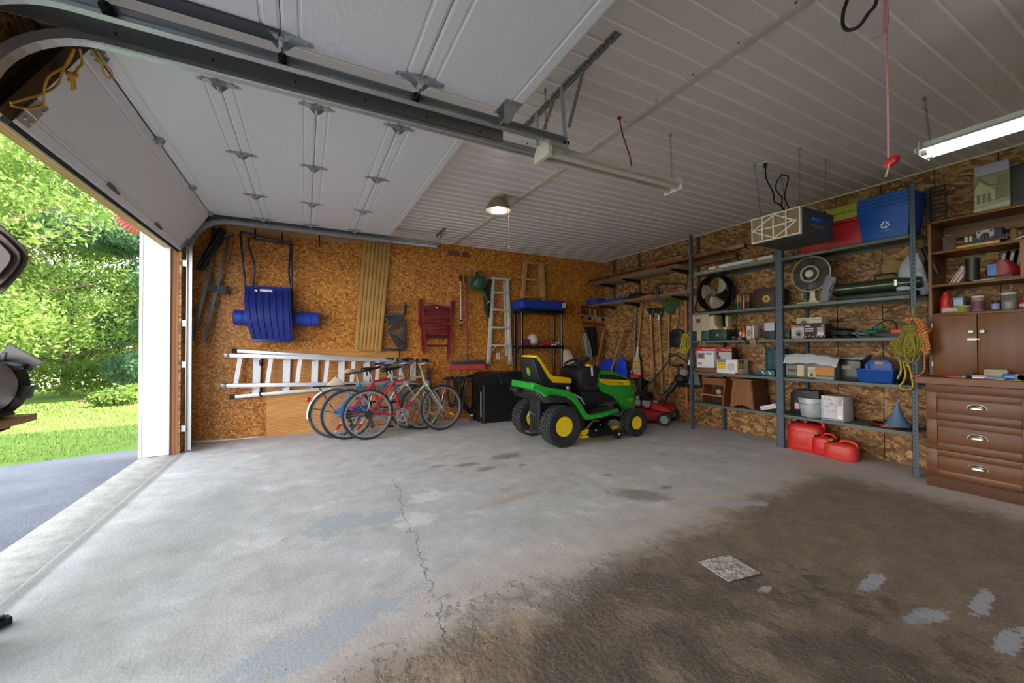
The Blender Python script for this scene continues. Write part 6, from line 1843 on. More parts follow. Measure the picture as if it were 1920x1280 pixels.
for px_, c1, c2, up, lb in ((1381.5, '#2a5a3c', '#b5743f', 1, 'orange-topped green marker tube, leftmost beside the drum fan'), (1387, '#4a2a20', '#a05a3a', 1, 'orange-topped brown marker tube between two others'), (1392.5, '#b5785a', '#8d8d86', 0, 'salmon tube with a grey tip standing on the fan shelf'), (1401.5, '#2c2b2a', '#b06a3c', 1, 'orange-topped black marker tube nearest the brown emblem box')):
    s = slot(px_-2.6, px_+2.6, 545, 3, 5.14)
    t = shelf_thing('marker_tube', lb, 'tube', s, 'marker tubes beside the drum fan')
    MB().cyl((0, .02, 0), (0, .02, .1), .018, n=12).build('tube_body', M(c1, .5), t, sm=40)
    m = MB(); m.cyl((0, .02, .1), (0, .02, .19), .016 if up else .009, .011 if up else .008, n=12); m.build('cap', M(c2, .5), t, sm=40)
s = slot(1412, 1452, 540, 3, 5.16)
t, w, h = carton('emblem_box', 'dark brown flat box with a round gold emblem beside the middle shelf post', s, .2, '#3d2216')
m = MB(); m.cyl((w*.12, -.001, h*.45), (w*.12, -.003, h*.45), .045, n=28); m.build('emblem_disc', M('#c39a3a', .45, .3, .2, 40), t)
m = MB()
m.slab3([(w*.12+a, -.0032, h*.45+b) for a, b in ((-.025, -.01), (-.01, .02), (.015, .015), (.025, -.005), (.01, -.012), (.0, -.03))], (0, -.001, 0)); m.build('emblem_figure', M('#6d4b16', .5), t)
s = slot(1400, 1470, 545, 3, 5.3)
carton('brown_case', 'plain dark brown case behind the marker tubes on the fan shelf', s, .1, '#4a2c1b')

# tool boxes
s = slot(1293, 1329, 590, 2, 5.06)
t = shelf_thing('tackle_box', 'tall beige and dark green plastic tool case at the left end of the third shelf', 'tool box', s); w, h = s[1], s[2]
BEI = M('#a8997a', .5, 0, .08); DGR = M('#18362f', .5, 0, .12)
MB().bx(-w/2, w/2, 0, .2, 0, h*.36).build('lower_case', DGR, t, bev=.01)
m = MB(); m.slab3([(-w/2, 0, h*.36), (w/2, 0, h*.36), (w/2-.004, 0, h), (-w/2+.012, 0, h)], (0, .2, 0)); m.build('upper_case', BEI, t, bev=.01)
MB().bx(-.035, .035, -.006, .02, 0, h*.42).build('latch', BEI, t, bev=.004)
MB().bx(-.045, .02, -.002, .0, h*.68, h*.84).build('handle_recess', M('#54381f', .6), t)
MB().bx(.028, .03, -.003, 0, h*.4, h*.98).build('seam', M('#7a6c52', .6), t)
s = slot(1329, 1362, 590, 2, 5.07)
t = shelf_thing('tool_tote', 'cream tool caddy with an upright handle on a dark green base beside the beige case', 'tool box', s); w, h = s[1], s[2]
MB().bx(-w/2, w/2, 0, .2, 0, h*.4).build('base', DGR, t, bev=.01)
CRM = M('#b9b08a', .5, 0, .08)
m = MB(); m.slab3([(-w*.5, 0, h*.42), (-w*.5, 0, h*.95), (-w*.22, 0, h), (-w*.16, 0, h*.6), (.0, 0, h*.5), (w*.5, 0, h*.5), (w*.5, 0, h*.4)], (0, .19, 0)); m.build('caddy_body', CRM, t, bev=.008)
m = MB(); m.slab3([(w*.3, .05, h*.5), (w*.3, .05, h*.92), (w*.42, .05, h*.94), (w*.46, .05, h*.5)], (0, .1, 0)); m.build('handle', CRM, t, bev=.006)
MB().bx(w*.05, w*.35, -.002, 0, h*.42, h*.52).build('paper_label', M('#7a5a36', .6), t)
m = MB(); m.lathe([(0, -.004), (.02, -.004), (.02, .002)], (0, 0, h*.2), (0, 1, 0), 12); m.build('latch', M('#8d8470', .5), t)
# small things on the third shelf, left unit
def can(px_, wpx, pt, k, xf, label, body, cap, name='spray_can', band=None):
    s = slot(px_-wpx/2, px_+wpx/2, pt, k, xf); r = s[1]/2; h = s[2]
    t = shelf_thing(name, label, 'can', s)
    MB().lathe([(r*.9, 0), (r, .005), (r, h*.74), (r*.6, h*.82)], (0, r, 0), n=18).build('body', M(body, .4), t, sm=40)
    MB().lathe([(r*.62, h*.8), (r*.62, h*.98), (r*.5, h), (0, h)], (0, r, 0), n=16).build('cap', M(cap, .45), t, sm=40)
    if band: MB().lathe([(r+.0008, h*.2), (r+.0008, h*.5)], (0, r, 0), n=18).build('label_band', M(band, .5), t, sm=40)
    return t
can(1387, 6, 618, 2, 5.12, 'white spray can with a grey band left of the red can', '#b9b3b0', '#8e2a2c', band='#6f6a7c')
can(1393, 6.5, 611, 2, 5.11, 'red spray can with an orange pattern on the third shelf', '#c4442c', '#b5202a', band='#d28a4a')
s = slot(1370, 1379, 629, 2, 5.08); t = shelf_thing('small_tub', 'small red-topped tub at the front of the third shelf', 'tub', s)
MB().lathe([(.03, 0), (.035, .02), (.03, .03)], (0, .03, 0), n=14).build('tub', BLACK, t, sm=40); MB().lathe([(.034, .03), (.034, .042), (0, .044)], (0, .03, 0), n=14).build('lid', M('#a33a3c', .5), t, sm=40)
s = slot(1399, 1416, 611, 2, 5.12)
t, w, h = carton('picture_box', 'small white, teal and red box with an oval picture on the third shelf', s, .12, '#c9c2b2', ((.55, .72, 0, 1, '#3d8f84'), (.72, .86, 0, 1, '#d8d2c4'), (.86, 1, 0, 1, '#a8482f')))
m = MB(); m.loft([[(-w*.2+.03*math.cos(2*PI*k/18), y, h*.5+.045*math.sin(2*PI*k/18)) for k in range(18)] for y in (-.004, -.0002)]); m.build('oval_picture', M('#8d8570', .5, 0, .3, 60), t)
s = slot(1433, 1452, 605, 2, 5.1)
t, w, h = carton('blister_pack', 'white card blister pack of dark parts hung next to the middle post', s, .05, '#2b2d2b', ((0, 1, .52, 1, '#b9bcba'),))
for z in (.62, .72, .82, .9): MB().bx(-w*.4, w*.4, -.003, -.0018, h*z, h*z+.002).build('printed_line', M('#6f7274', .6), t)
s = slot(1412, 1434, 631, 2, 5.1); t = shelf_thing('level', 'yellow folding rule lying on the third shelf by the white card', 'rule', s)
MB().box((0, .02, .008), (s[1], .02, .014)).build('rule', M('#c9a02a', .5), t, bev=.003); MB().box((0, .045, .006), (s[1]*.9, .02, .01)).build('end_piece', DKGREY, t)
t = thing('work_glove', 'tan leather work glove draped over the front edge of the third shelf', 'glove', (SX0-.012, at(1413, 640, X=SX0).y, SZ[2]), RW)
m = MB(); m.slab3([(-.035, 0, .005), (.035, 0, .005), (.045, 0, -.05), (.035, 0, -.07), (.01, 0, -.105), (-.03, 0, -.09), (-.04, 0, -.05)], (0, -.014, 0)); m.slab3([(-.035, -.01, .005), (.035, -.01, .005), (.035, .09, .006), (-.035, .09, .006)], (0, 0, .012)); m.build('cuff', M('#8a7250', .8, 0, .2, 20), t, bev=.004)
for k in range(4): MB().tube([(-.03+k*.021, -.012, -.06), (-.034+k*.024, -.014, -.10-.012*(k in (1, 2)))], [.011, .009], 6).build('finger', M('#8a7250', .8, 0, .2, 20), t, sm=50)
t = thing('tool_strap', 'black strap and small dark pliers on the third shelf beside the glove', 'strap', (SX0-.006, at(1398, 640, X=SX0).y, SZ[2]), RW)
MB().tube(spline([(-.08, .02, .012), (-.02, -.004, .014), (.01, -.012, -.02), (.04, -.014, -.05), (.06, -.012, -.035)], 4), .009, 6).build('strap', BLACK, t, sm=60)
MB().box((-.1, .05, .015), (.12, .05, .028)).build('pliers', BLACKG, t, bev=.006)
MB().box((-.07, .0, .012), (.05, .02, .012)).build('tag', M('#c5c2ba', .5), t)

# fourth shelf of the left unit (z .845)
s0 = slot(1302, 1344, 688, 1, 5.1)
for k in range(3):
    t = thing('wood_offcut', ('bottom', 'middle', 'top')[k]+' reddish wood board of the short stack under the red and white boxes', 'board', (5.1, s0[0].y, SZ[1]+.001+k*.019), RW, 'boards under the red and white boxes')
    MB().bx(-s0[1]/2+.004*k, s0[1]/2-.006*(k == 1), 0, .25, 0, .018).build('board', M(('#7a4a30', '#8a583a', '#6f4028')[k], .6, 0, .2, 12), t, bev=.002)
    MB().bx(-s0[1]/2+.004*k-.0005, -s0[1]/2+.004*k, .003, .247, .003, .015).build('end_grain', M('#59351f', .7), t)
s = slot(1306, 1338, 652, 1, 5.13); z0 = .06
s = (s[0]+Vector((0, 0, z0)), s[1], s[2]-z0)
t, w, h = carton('thermostat_box', 'white appliance box with a red top band standing on the wood boards', s, .1, '#d8d5d1', ((0, 1, .84, 1, '#cc1f26'), (.06, .48, .45, .75, '#8c8794'), (.1, .4, .5, .68, '#a33a48'), (.55, .93, .66, .76, '#9aa0a6'), (.08, .3, .17, .25, '#5d6b8c')))
front_text(t, 'Honeywell', h*.1, w*.17, h*.925, INKW)
front_text(t, 'HEPA', h*.07, w*.2, h*.70, INKB)
s = slot(1338, 1372, 652, 1, 5.2); s = (s[0]+Vector((0, 0, z0)), s[1], s[2]-z0)
t, w, h = carton('appliance_box', 'black and red appliance box partly behind the white bulb box', s, .1, '#33272c', ((0, 1, .82, 1, '#b81c24'), (.3, 1, .25, .8, '#b7b2ad'), (.1, .4, .3, .6, '#8d2b36')))
front_text(t, 'Honeywell', h*.09, w*.22, h*.91, INKW)
s = slot(1344, 1382, 674, 1, 5.075)
t, w, h = carton('light_box', 'white light-fixture box with a yellow and black print on the fourth shelf', s, .25, '#d6d4d0', ((.03, .44, .8, .99, '#1f1f22'), (.03, .44, .32, .76, '#e0b512'), (.1, .6, .76, .97, '#1f1f22', 's'), (.1, .6, .33, .76, '#c9a012', 's')))
front_text(t, 'FACTO', h*.13, -w*.265, h*.895, INKW)
front_text(t, 'LED CEILING', h*.07, -w*.27, h*.68, INKB)
side_text(t, 'FACTO', h*.12, .085, h*.87, INKW, w/2+.0022)
m = MB(); m.lathe([(0, 0), (.05, .001), (.052, .004), (.05, .006)], (w*.2, -.006, h*.5), (0, 1, 0), 28); m.build('printed_lamp', M('#b9b8b0', .4), t, sm=50)
s = slot(1376, 1404, 699, 1, 5.06)
t = shelf_thing('utility_knife', 'red-handled utility knife lying in front of the white light box', 'knife', s)
MB().bar((-.08, -.0, .012), (.03, .0, .012), .02, .02).build('handle', RED, t, bev=.004); MB().bar((.03, 0, .012), (.11, .02, .01), .016, .01).build('blade', BLACK, t)
TEAL = M('#14525c', .45, 0, .1)
s = slot(1434, 1472, 653, 1, 5.2)
t = shelf_thing('drill_case', 'upright teal plastic drill case behind the middle shelf post', 'case', s); w, h = s[1], s[2]
MB().bx(-w/2, w/2, 0, .1, 0, h).build('case_shell', TEAL, t, bev=.01)
for k in range(3): MB().bx(-w*.4+k*w*.28, -w*.2+k*w*.28, -.006, 0, h*.1, h*.93).build('rib', M('#0f434c', .5), t, bev=.002)
s = slot(1414, 1452, 694, 1, 5.07)
t = shelf_thing('power_tool', 'low teal power tool body lying in front of the upright teal case', 'tool', s); w, h = s[1], s[2]
m = MB(); m.slab3([(-w/2, 0, .0), (w/2, 0, .0), (w/2, 0, h), (w*.1, 0, h*1.15), (-w*.3, 0, h*.8), (-w/2, 0, h*.6)], (0, .09, 0)); m.build('tool_body', TEAL, t, bev=.012)
for a in (-.02, .06): MB().bar((a, -.006, h*.85), (a+.02, -.006, h*.35), .012, .008, (0, 1, 0)).build('paper_label', INKW, t)

# step stools on the bottom shelf
OAKS = wood('stool_wood', C('#6e4020'), C('#96602f'), (2, 2, 2), .5, 3, 5, 2.0, 'X', .15)
s = slot(1308, 1362, 709, 0, 5.1)
t = shelf_thing('step_stool', 'two-step wooden stool, dark red-brown, at the left of the bottom shelf', 'stool', s); w, h = .33, s[2]
for sx in (-1, 1):
    m = MB(); m.slab3([(sx*w/2-.01, 0, 0), (sx*w/2-.01, .06, h-.02), (sx*w/2-.01, .24, h-.02), (sx*w/2-.01, .26, 0)], (.02, 0, 0)); m.build('side_panel', OAKS, t)
MB().bx(-w/2-.02, w/2+.02, .04, .24, h-.025, h).build('step', OAKS, t, bev=.004)
MB().bx(-w/2, w/2, .045, .055, h-.095, h-.025).build('apron', OAKS, t)
MB().bx(-w/2, w/2, -.01, .11, h*.3, h*.3+.022).build('step', M('#a5622c', .5, 0, .2, 10), t, bev=.003)
MB().bx(-w/2+.02, w/2-.02, .2, .21, 0, h*.75).build('back_panel', M('#3d1c12', .6), t)
m = MB(); m.ball((.07, .06, h*.3+.062), .04, 12, 8, (1, .8, 1)); m.build('ball_of_string', M('#a89468', .8), t, sm=60)
s = slot(1368, 1432, 711, 0, 5.08)
t = shelf_thing('step_stool', 'closed trapezoid wooden stool with an arched foot, right on the bottom shelf', 'stool', s); h = s[2]
m = MB(); m.slab3([(-.22, 0, 0), (-.18, .0, h-.02), (.06, .0, h-.02), (.09, 0, 0), (.05, 0, 0), (.03, 0, .022), (-.03, 0, .035), (-.1, 0, .035), (-.15, 0, .022), (-.17, 0, 0)], (0, .018, 0)); m.build('front_panel', OAKS, t)
m = MB(); m.slab3([(.085, 0.01, 0), (.055, .01, h-.02), (.075, .26, h-.02), (.12, .28, 0)], (.016, .0, 0)); m.build('side_panel', M('#5b3319', .5, 0, .2, 10), t)
m = MB(); m.slab3([(-.22, .01, 0), (-.18, .01, h-.02), (-.17, .26, h-.02), (-.2, .28, 0)], (.016, .0, 0)); m.build('side_panel', OAKS, t)
m = MB(); m.slab3([(-.2, -.015, h-.02), (.08, -.015, h-.02), (.1, .28, h-.02), (-.19, .28, h-.02)], (0, 0, .02)); m.build('top_board', OAKS, t, bev=.003)
MB().cyl((-.12, -.0005, h*.72), (-.12, -.002, h*.72), .012, n=12).build('knot', M('#4a2412', .6), t)
for k in range(2):
    s = slot(1424, 1453, 741+k*4, 0, 5.07)
    t = thing('foam_strip', ('upper' if k == 0 else 'lower')+' of two white strips leaning beside the trapezoid stool', 'strip', (5.075+.02*k, s[0].y, SZ[0]+.002), RW, 'white strips beside the stool')
    a, b = Vector((-.1, .02, .014)), Vector((.09, .02, .095-.03*k))
    MB().bar(a+Vector((0, 0, .02*(1-k))), b, .03, .018, (0, 1, 0)).build('strip', M('#c9cbcc', .5), t, bev=.003); MB().bar(a+Vector((-.004, 0, .02*(1-k)-.001)), a+Vector((.0, 0, .02*(1-k))), .028, .016, (0, 1, 0)).build('end_face', M('#9a9da0', .6), t)

# ---- right unit
def tote(name, label, cat, s, dep, col, lidcol, lidh):
    t = shelf_thing(name, label, cat, s); w, h = s[1], s[2]; b = h-lidh
    m = MB(); m.loft([[(sx*w/2*q, .01+(dep-.02)*(.5+sy*.5*q), z) for sx, sy in ((-1, -1), (1, -1), (1, 1), (-1, 1))] for q, z in ((.92, 0), (1, b-.03))]); m.build('tub', M(col, .4, 0, .1), t, bev=.012)
    MB().bx(-w/2-.008, w/2+.008, 0, dep, b-.03, b).build('rim', M(col, .4, 0, .1), t, bev=.006)
    MB().bx(-w/2-.012, w/2+.012, -.005, dep+.005, b, h).build('lid', M(lidcol, .45, 0, .1), t, bev=.01)
    MB().bx(-w/2, w/2, -.006, .0, b+lidh*.45, b+lidh*.5).build('lid_groove', M('#5d5a1f', .5), t)
s = slot(1479, 1609, 388, 4, 5.09)
tote('storage_tote', 'red storage tote with an olive yellow lid behind the air cleaner on the top shelf', 'tote', (Vector((5.09, 2.24, SZ[4])), .66, .44), .33, '#b80f1c', '#a9a634', .15)
def binbody(t, w, h, d, mat):
    # open nested tub: tapered walls, rolled rim
    m = MB(); R4 = lambda q, z: [(sx*w/2*q, d/2+sy*d/2*q, z) for sx, sy in ((-1, -1), (1, -1), (1, 1), (-1, 1))]
    m.loft([R4(.82, 0), R4(.97, h-.03), R4(1.0, h-.03), R4(1.0, h), R4(.95, h), R4(.78, .01)], True); return m.build('bin_body', mat, t, bev=.008)
bz = SZ[4]+.001
BINB = M('#1354a8', .38, 0, .08, 4)
ss = slot(1604, 1710, 372, 4, 5.07)
bw_, bh = .42, .33
bin0 = thing('recycling_bin', 'lowest blue recycling bin of the stack, with a white recycling symbol, on the top shelf', 'bin', (5.065, 1.785, bz), RW, 'stacked blue recycling bins')
binbody(bin0, bw_, bh, .34, BINB)
def bfront(x, z, o=.0012): return (x, .17*(.18-.5*z)-o, z)
m = MB()
for k in range(3):       # chasing arrows
    a = 2*PI*k/3
    R_ = lambda p: (p[0]*math.cos(a)-p[1]*math.sin(a), p[0]*math.sin(a)+p[1]*math.cos(a))
    for poly in ([(-.034, -.016), (-.026, -.03), (.004, -.03), (.004, -.016), (-.022, -.016)], [(.002, -.037), (.026, -.023), (.002, -.008)]):
        m.slab3([bfront(q[0]+.01, q[1]+.14) for q in map(R_, poly)], (0, .004, 0))
m.build('recycling_symbol', M('#d3dce3', .5), bin0)
m = MB(); m.slab3([bfront(-.03, .083), bfront(.055, .083), bfront(.055, .087), bfront(-.03, .087)], (0, .004, 0)); m.build('printed_line', M('#9fb4cc', .5), bin0)
for k in range(1, 4):
    lab = ('second', 'third', 'topmost')[k-1]+' of the stacked blue recycling bins on the top shelf, only its rim showing'
    dup(bin0, (5.065+.004*k, 1.785, bz+.038*k), None, lab, rot=(0, 0, RW))
for o in [x for x in bpy.data.objects if x.name.startswith('recycling_bin.')]:
    for c_ in KIDS(o):
        if not c_.name.startswith('bin_body'): bpy.data.objects.remove(c_)
t = thing('long_case', 'long black case lying behind the storage tote at the ceiling', 'case', (5.4, 2.2, SZ[4]+.002), RW)
MB().bx(-.5, .5, 0, .04, .0, .47).build('case_shell', BLACK, t, bev=.01)
MB().bx(-.45, .45, -.004, 0, .42, .45).build('case_seam', DKGREY, t)
t = thing('plastic_crate', 'black ladder-like plastic rack standing in the gap right of the blue bins', 'rack', (5.28, 1.46, 2.364), RW)
for x in (-.05, .05): MB().bx(x-.006, x+.006, 0, .02, 0, .36).build('side_rail', BLACK, t)
for k in range(9): MB().bx(-.05, .05, 0, .015, .02+k*.04, .032+k*.04).build('rung', BLACK, t)

# table fan
t = thing('table_fan', 'cream round table fan with a dark grille on the second shelf of the right unit', 'fan', (5.12, 2.46, SZ[3]+.001), RW)
CREAM = M('#cdbf9a', .45, 0, .06)
fr_ = .195; fz = .34
MB().lathe([(fr_, -.01), (fr_+.008, 0), (fr_, .012), (fr_-.006, 0)], (0, .02, fz), (0, 1, 0), 44, True).build('grille_ring', CREAM, t, sm=60)
MB().lathe([(.092, -.028), (.098, -.022), (.09, -.016), (.078, -.02)], (0, .02, fz), (0, 1, 0), 36, True).build('inner_ring', CREAM, t, sm=60)
m = MB(); m.lathe([(0, -.034), (.04, -.032), (.044, -.024), (.0, -.02)], (0, .02, fz), (0, 1, 0), 24); m.build('badge', M('#b9b09a', .4), t, sm=40)
m = MB()
for k in range(60):
    a = 2*PI*k/60; m.tube([(.045*math.cos(a), -.008, fz+.045*math.sin(a)), (.12*math.cos(a), -.012, fz+.12*math.sin(a)), (fr_*math.cos(a), .012, fz+fr_*math.sin(a))], .0011, 3)
o = m.build('grille_wires', M('#5a5348', .4, .3), t); o['kind'] = 'stuff'
for k in range(4):
    a0 = PI/2*k+.4
    m = MB(); m.surf(lambda u, v: ((.04+.13*u)*math.cos(a0+(v-.5)*1.1), .05+.04*(v-.5), fz+(.04+.13*u)*math.sin(a0+(v-.5)*1.1)), 5, 6, (0, .002, 0)); m.build('blade', M('#3c3a36', .4), t, sm=60)
m = MB(); m.lathe([(fr_-.01, .03), (fr_-.03, .09), (.06, .11), (0, .11)], (0, .02, fz), (0, 1, 0), 30); m.build('rear_guard', M('#2b2825', .5), t, sm=50)
m = MB(); m.cyl((0, .1, fz), (0, .22, fz), .05, .045, n=18); m.build('motor', CREAM, t, sm=40)
m = MB(); m.loft([[(x, y, z) for x, y in ((-w, .06), (w, .06), (w, .13), (-w, .13))] for w, z in ((.05, .02), (.026, .07), (.024, .2), (.03, .3))]); m.build('neck', CREAM, t, bev=.006)
MB().bx(-.14, .12, 0, .17, 0, .022).build('base', CREAM, t, bev=.008)
m = MB(); m.tube(spline([(-.05, .06, .2), (-.09, .04, .16), (-.09, .03, .07), (-.03, .02, .03)], 4), .004, 5); m.build('power_cord', CREAM, t, sm=60)
t = thing('insulation_board', 'light grey panel leaning against the table fan on the second shelf', 'panel', (5.06, 2.24, SZ[3]+.002), RW)
m = MB(); m.slab3([(-.1, 0, 0), (-.02, 0, 0), (.0, 0, .12), (.055, 0, .245), (-.02, 0, .29), (-.06, 0, .2)], (0, .03, 0)); m.build('panel', M('#77757a', .6), t, bev=.003); m = MB(); m.slab3([(-.02, -.0005, 0), (-.015, -.0005, 0), (.06, -.0005, .245), (.055, -.0005, .245)], (0, .03, 0)); m.build('edge_strip', M('#8d8b8f', .6), t)
t = thing('hard_case', 'long dark green hard shell case with a pale seam on the second shelf', 'case', (5.1, 1.9, SZ[3]+.05), RW, None, (0, 0, RW))
GCASE = M('#2f3a2e', .35, 0, .15, 10)
m = MB(); L_ = .33
m.loft([[(x, .02+.13*(1+math.cos(a))*.9, .075+hh*math.sin(a)) for a in [2*PI*k/16 for k in range(16)]] for x, hh in ((-.36, .05), (-.345, .068), (.0, .072), (.2, .075), (.33, .07), (.365, .05))]); m.build('case_shell', GCASE, t, bev=None, sm=50)
m = MB(); m.bx(-.35, .355, .014, .26, .07, .078); m.build('seam', M('#a3a572', .5), t)
for x in (.18,): MB().bx(x, x+.02, .008, .02, .05, .11).build('latch', M('#c2c5bd', .3, .6), t)
m = MB(); m.tube(spline([(.0, .1, .145), (.02, .1, .185), (.16, .1, .185), (.18, .1, .145)], 4), .011, 6); m.build('handle', GCASE, t, sm=60)
t = thing('flat_case', 'dark flat case lying under the green hard shell case', 'case', (5.08, 1.86, SZ[3]+.001), RW)
MB().bx(-.30, .30, 0, .26, 0, .046).build('case_shell', M('#1b2420', .5), t, bev=.008); MB().cyl((.285, -.002, .026), (.285, .002, .026), .012, n=10).build('latch', GALV_D, t)
t = thing('folded_tarp', 'white crumpled plastic sheeting stuffed at the right end of the second shelf', 'sheeting', (5.12, 1.63, SZ[3]+.001), RW)
def crumple(u, v):
    a = 2*PI*v
    rx = .1+.035*math.sin(a*3+u*6); z = u*.40
    return (-.02+.05*u+(rx*(1.1-.5*u))*math.cos(a), .1+.08*math.sin(a)*(1.1-.4*u)+.015*math.sin(u*14+a*2), z)
m = MB(); m.surf(crumple, 14, 28); m.build('sheeting', M('#aeb3b8', .35, 0, .08, 8), t, sm=45)
t = thing('cardboard_sheet', 'plain tan cardboard sheet standing behind the green case and white sheeting', 'cardboard', (5.36, 1.74, SZ[3]+.001), RW)
MB().bx(-.16, .16, 0, .008, 0, .36).build('cardboard', M('#9a7442', .7), t); MB().bx(-.158, .158, -.0005, .0, .175, .179).build('fold_line', M('#7d5c32', .7), t)

# third shelf right unit
s = slot(1480, 1516, 606, 2, 5.1); 
t, w, h = carton('string_light_box', 'white box printed with a small dark tree on the third shelf by the middle post', (s[0], .165, .155), .12, '#b9b2b4', ((0, .3, .85, 1, '#c46a2c'), (.3, 1, .85, 1, '#77767c'), (0, 1, 0, .18, '#8d8a88')))
m = MB()
for k in range(9):
    a = PI*(.1+.1*k); m.tube([(.0, -.002, h*.22), (.045*math.cos(a), -.002, h*.25+.06*math.sin(a))], .0025, 4)
m.slab3([(-.025, -.0025, h*.2), (.025, -.0025, h*.2), (.0, -.0025, h*.5)], (0, .001, 0)); m.build('printed_tree', M('#2d3a2c', .6), t)
s = slot(1508, 1546, 604, 2, 5.08)
t, w, h = carton('bulb_box', 'dark maroon box of patio bulbs printed with glowing lamps', (Vector((5.08, at(1527, 604, X=5.08).y, SZ[2]+.0005)), .215, .155), .14, '#2f1d1c', ((.62, .9, .2, .8, '#9a8f8a'), (.62, .9, .2, .45, '#d2cdc8'), (.05, .45, .66, .76, '#c9c2bb'), (.05, .45, .5, .6, '#c9c2bb'), (.05, .3, .86, .94, '#b9b5b0')))
for k in range(6):
    MB().cyl((-w*.4+k*w*.17, -.001, .02+.008*(k % 2)), (-w*.4+k*w*.17, -.003, .02+.008*(k % 2)), .009, n=10).build('printed_lamp', M('#b5612f' if k % 2 else '#d08a5a', .5), t)
front_text(t, '25', h*.12, w*.36, h*.9, INKW)
t, w, h = carton('shade_box', 'cream box with a green dome print lying on top of the bulb boxes', (Vector((5.12, at(1516, 595, X=5.12).y, SZ[2]+.157)), .255, .085), .16, '#b5af98', ((0, 1, 0, .22, '#2b2c33'), (.62, .97, .66, .7, '#6f6c5e'), (.08, .5, .58, .62, '#8d8972'), (.1, .5, .78, .81, '#8d8972')))
m = MB(); m.slab3([(-.05+.035*math.cos(PI*k/10), -.0022, h*.2+.035*math.sin(PI*k/10)) for k in range(11)], (0, .001, 0)); m.build('printed_dome', M('#4c5a33', .6), t)
s = slot(1464, 1480, 617, 2, 5.12)
t, w, h = carton('spool_box', 'small dark green patterned box between the middle post and the tree-print box', (s[0], .09, .1), .1, '#3a4236', ((.1, .9, .3, .8, '#6d7358'),))
# clutter towards the right
t = thing('extension_reel', 'heap of black cable on the third shelf right of the bulb box', 'cable', (5.15, at(1572, 625, X=5.15).y, SZ[2]+.001), RW)
m = MB(); RR = random.Random(5)
for k in range(6): m.torus((RR.uniform(-.06, .06), .08+RR.uniform(-.03, .03), .03+.012*k), (RR.uniform(-.3, .3), RR.uniform(-.3, .3), 1), .1+RR.uniform(-.03, .01), .011, 18, 6)
m.build('cable', BLACK, t, sm=60)
t = thing('wire_heap', 'small heap of grey wire and fittings on the third shelf', 'wire', (5.13, at(1602, 625, X=5.13).y, SZ[2]+.001), RW)
m = MB()
for k in range(5): m.torus((RR.uniform(-.05, .05), .06, .02+.012*k), (RR.uniform(-.5, .5), RR.uniform(-.5, .5), 1), .055, .007, 14, 5)
m.build('wire', M('#7d7f78', .5, .2), t, sm=60)
t = thing('green_twine', 'tangle of teal green twine on the third shelf left of the yellow rope', 'twine', (5.12, at(1631, 625, X=5.12).y, SZ[2]+.001), RW)
m = MB()
for k in range(8): m.torus((RR.uniform(-.06, .06), .06+RR.uniform(-.02, .02), .022+.01*k), (RR.uniform(-.8, .8), RR.uniform(-.8, .8), 1), .05, .006, 14, 5)
m.build('twine', M('#1d7a5c', .6), t, sm=60)
t = thing('battery_charger', 'flat black charger box on the third shelf under the cable loop', 'charger', (5.1, at(1660, 625, X=5.1).y, SZ[2]+.001), RW)
MB().bx(-.09, .06, 0, .12, 0, .05).build('charger_case', BLACK, t, bev=.008)
MB().tube(spline([(-.07, .05, .05), (-.08, .05, .12), (.0, .05, .17), (.06, .05, .14), (.07, .05, .05)], 4), .006, 6).build('cable_loop', BLACK, t, sm=60)
t = thing('orange_clamp', 'orange-red clamp handle at the right end of the third shelf by the yellow rope', 'clamp', (5.07, at(1682, 621, X=5.07).y, SZ[2]+.001), RW)
MB().bx(-.05, .06, 0, .03, .035, .075).build('handle', M('#d2461f', .45), t, bev=.008); MB().bx(-.06, .06, .005, .03, 0, .035).build('jaw', BLACK, t)

# fourth shelf right unit
t = thing('blind_package', 'clear package of wooden blinds with an orange label under the white bag', 'package', (5.08, 2.46, SZ[1]+.001), RW)
w, h = .50, .185
MB().bx(-w/2, w/2, .004, .24, 0, h).build('package_body', M('#605c52', .35, 0, .35, 30), t, bev=.012)
for x0, x1, z0, z1, c in ((-.24, -.08, .03, .14, '#77726a'), (-.12, -.05, .02, .15, '#c5b795'), (-.01, .065, .02, .13, '#cabd9a'), (.065, .24, .045, .13, '#c07a26'), (-.22, -.1, .07, .1, '#4d4038'), (.065, .24, .0, .03, '#8d8676')):
    MB().bx(x0, x1, .003-.0004*int(x0*100+30)/6, .0045, z0, z1).build('printed_panel', M(c, .5, 0, .15, 30), t)
front_text(t, 'FAUX WOOD', .014, .028, .10, INKB, .0008); front_text(t, 'BLINDS', .016, .028, .08, INKB, .0008)
MB().cyl((.028, .001, .045), (.028, .0, .045), .02, n=16).build('printed_dish', M('#7a4a22', .5), t)
t = thing('dark_package', 'second package wrapped in dark crinkled film right of the blinds package', 'package', (5.2, 2.13, SZ[1]+.001), RW)
m = MB(); m.loft([[(sx*.1*(1+.04*math.sin(z*40+sx)), .08+sy*.09, z) for sx, sy in ((-1, -1), (0, -1.05), (1, -1), (1, 1), (0, 1.05), (-1, 1))] for z in (0, .06, .12, .18, .22)]); m.build('package_body', M('#2b2a28', .3, 0, .5, 40), t, bev=.006)
MB().bx(-.06, .02, -.016, -.012, .12, .16).build('printed_panel', M('#8d8478', .4), t)
t = thing('plastic_bag', 'white plastic bag spread over the blinds package on the fourth shelf', 'bag', (5.07, 2.47, SZ[1]+.187), RW)
def bagf(u, v):
    x = -.27+.56*u
    return (x, -.02+.27*v, .10*(1-.9*u)*(math.sin(PI*min(1, v+.05))**.5)*.5+.035+.03*math.sin(u*3)-.08*max(0, .18-v)/.18+.006*math.sin(u*23+v*9)+.004*math.sin(v*31))
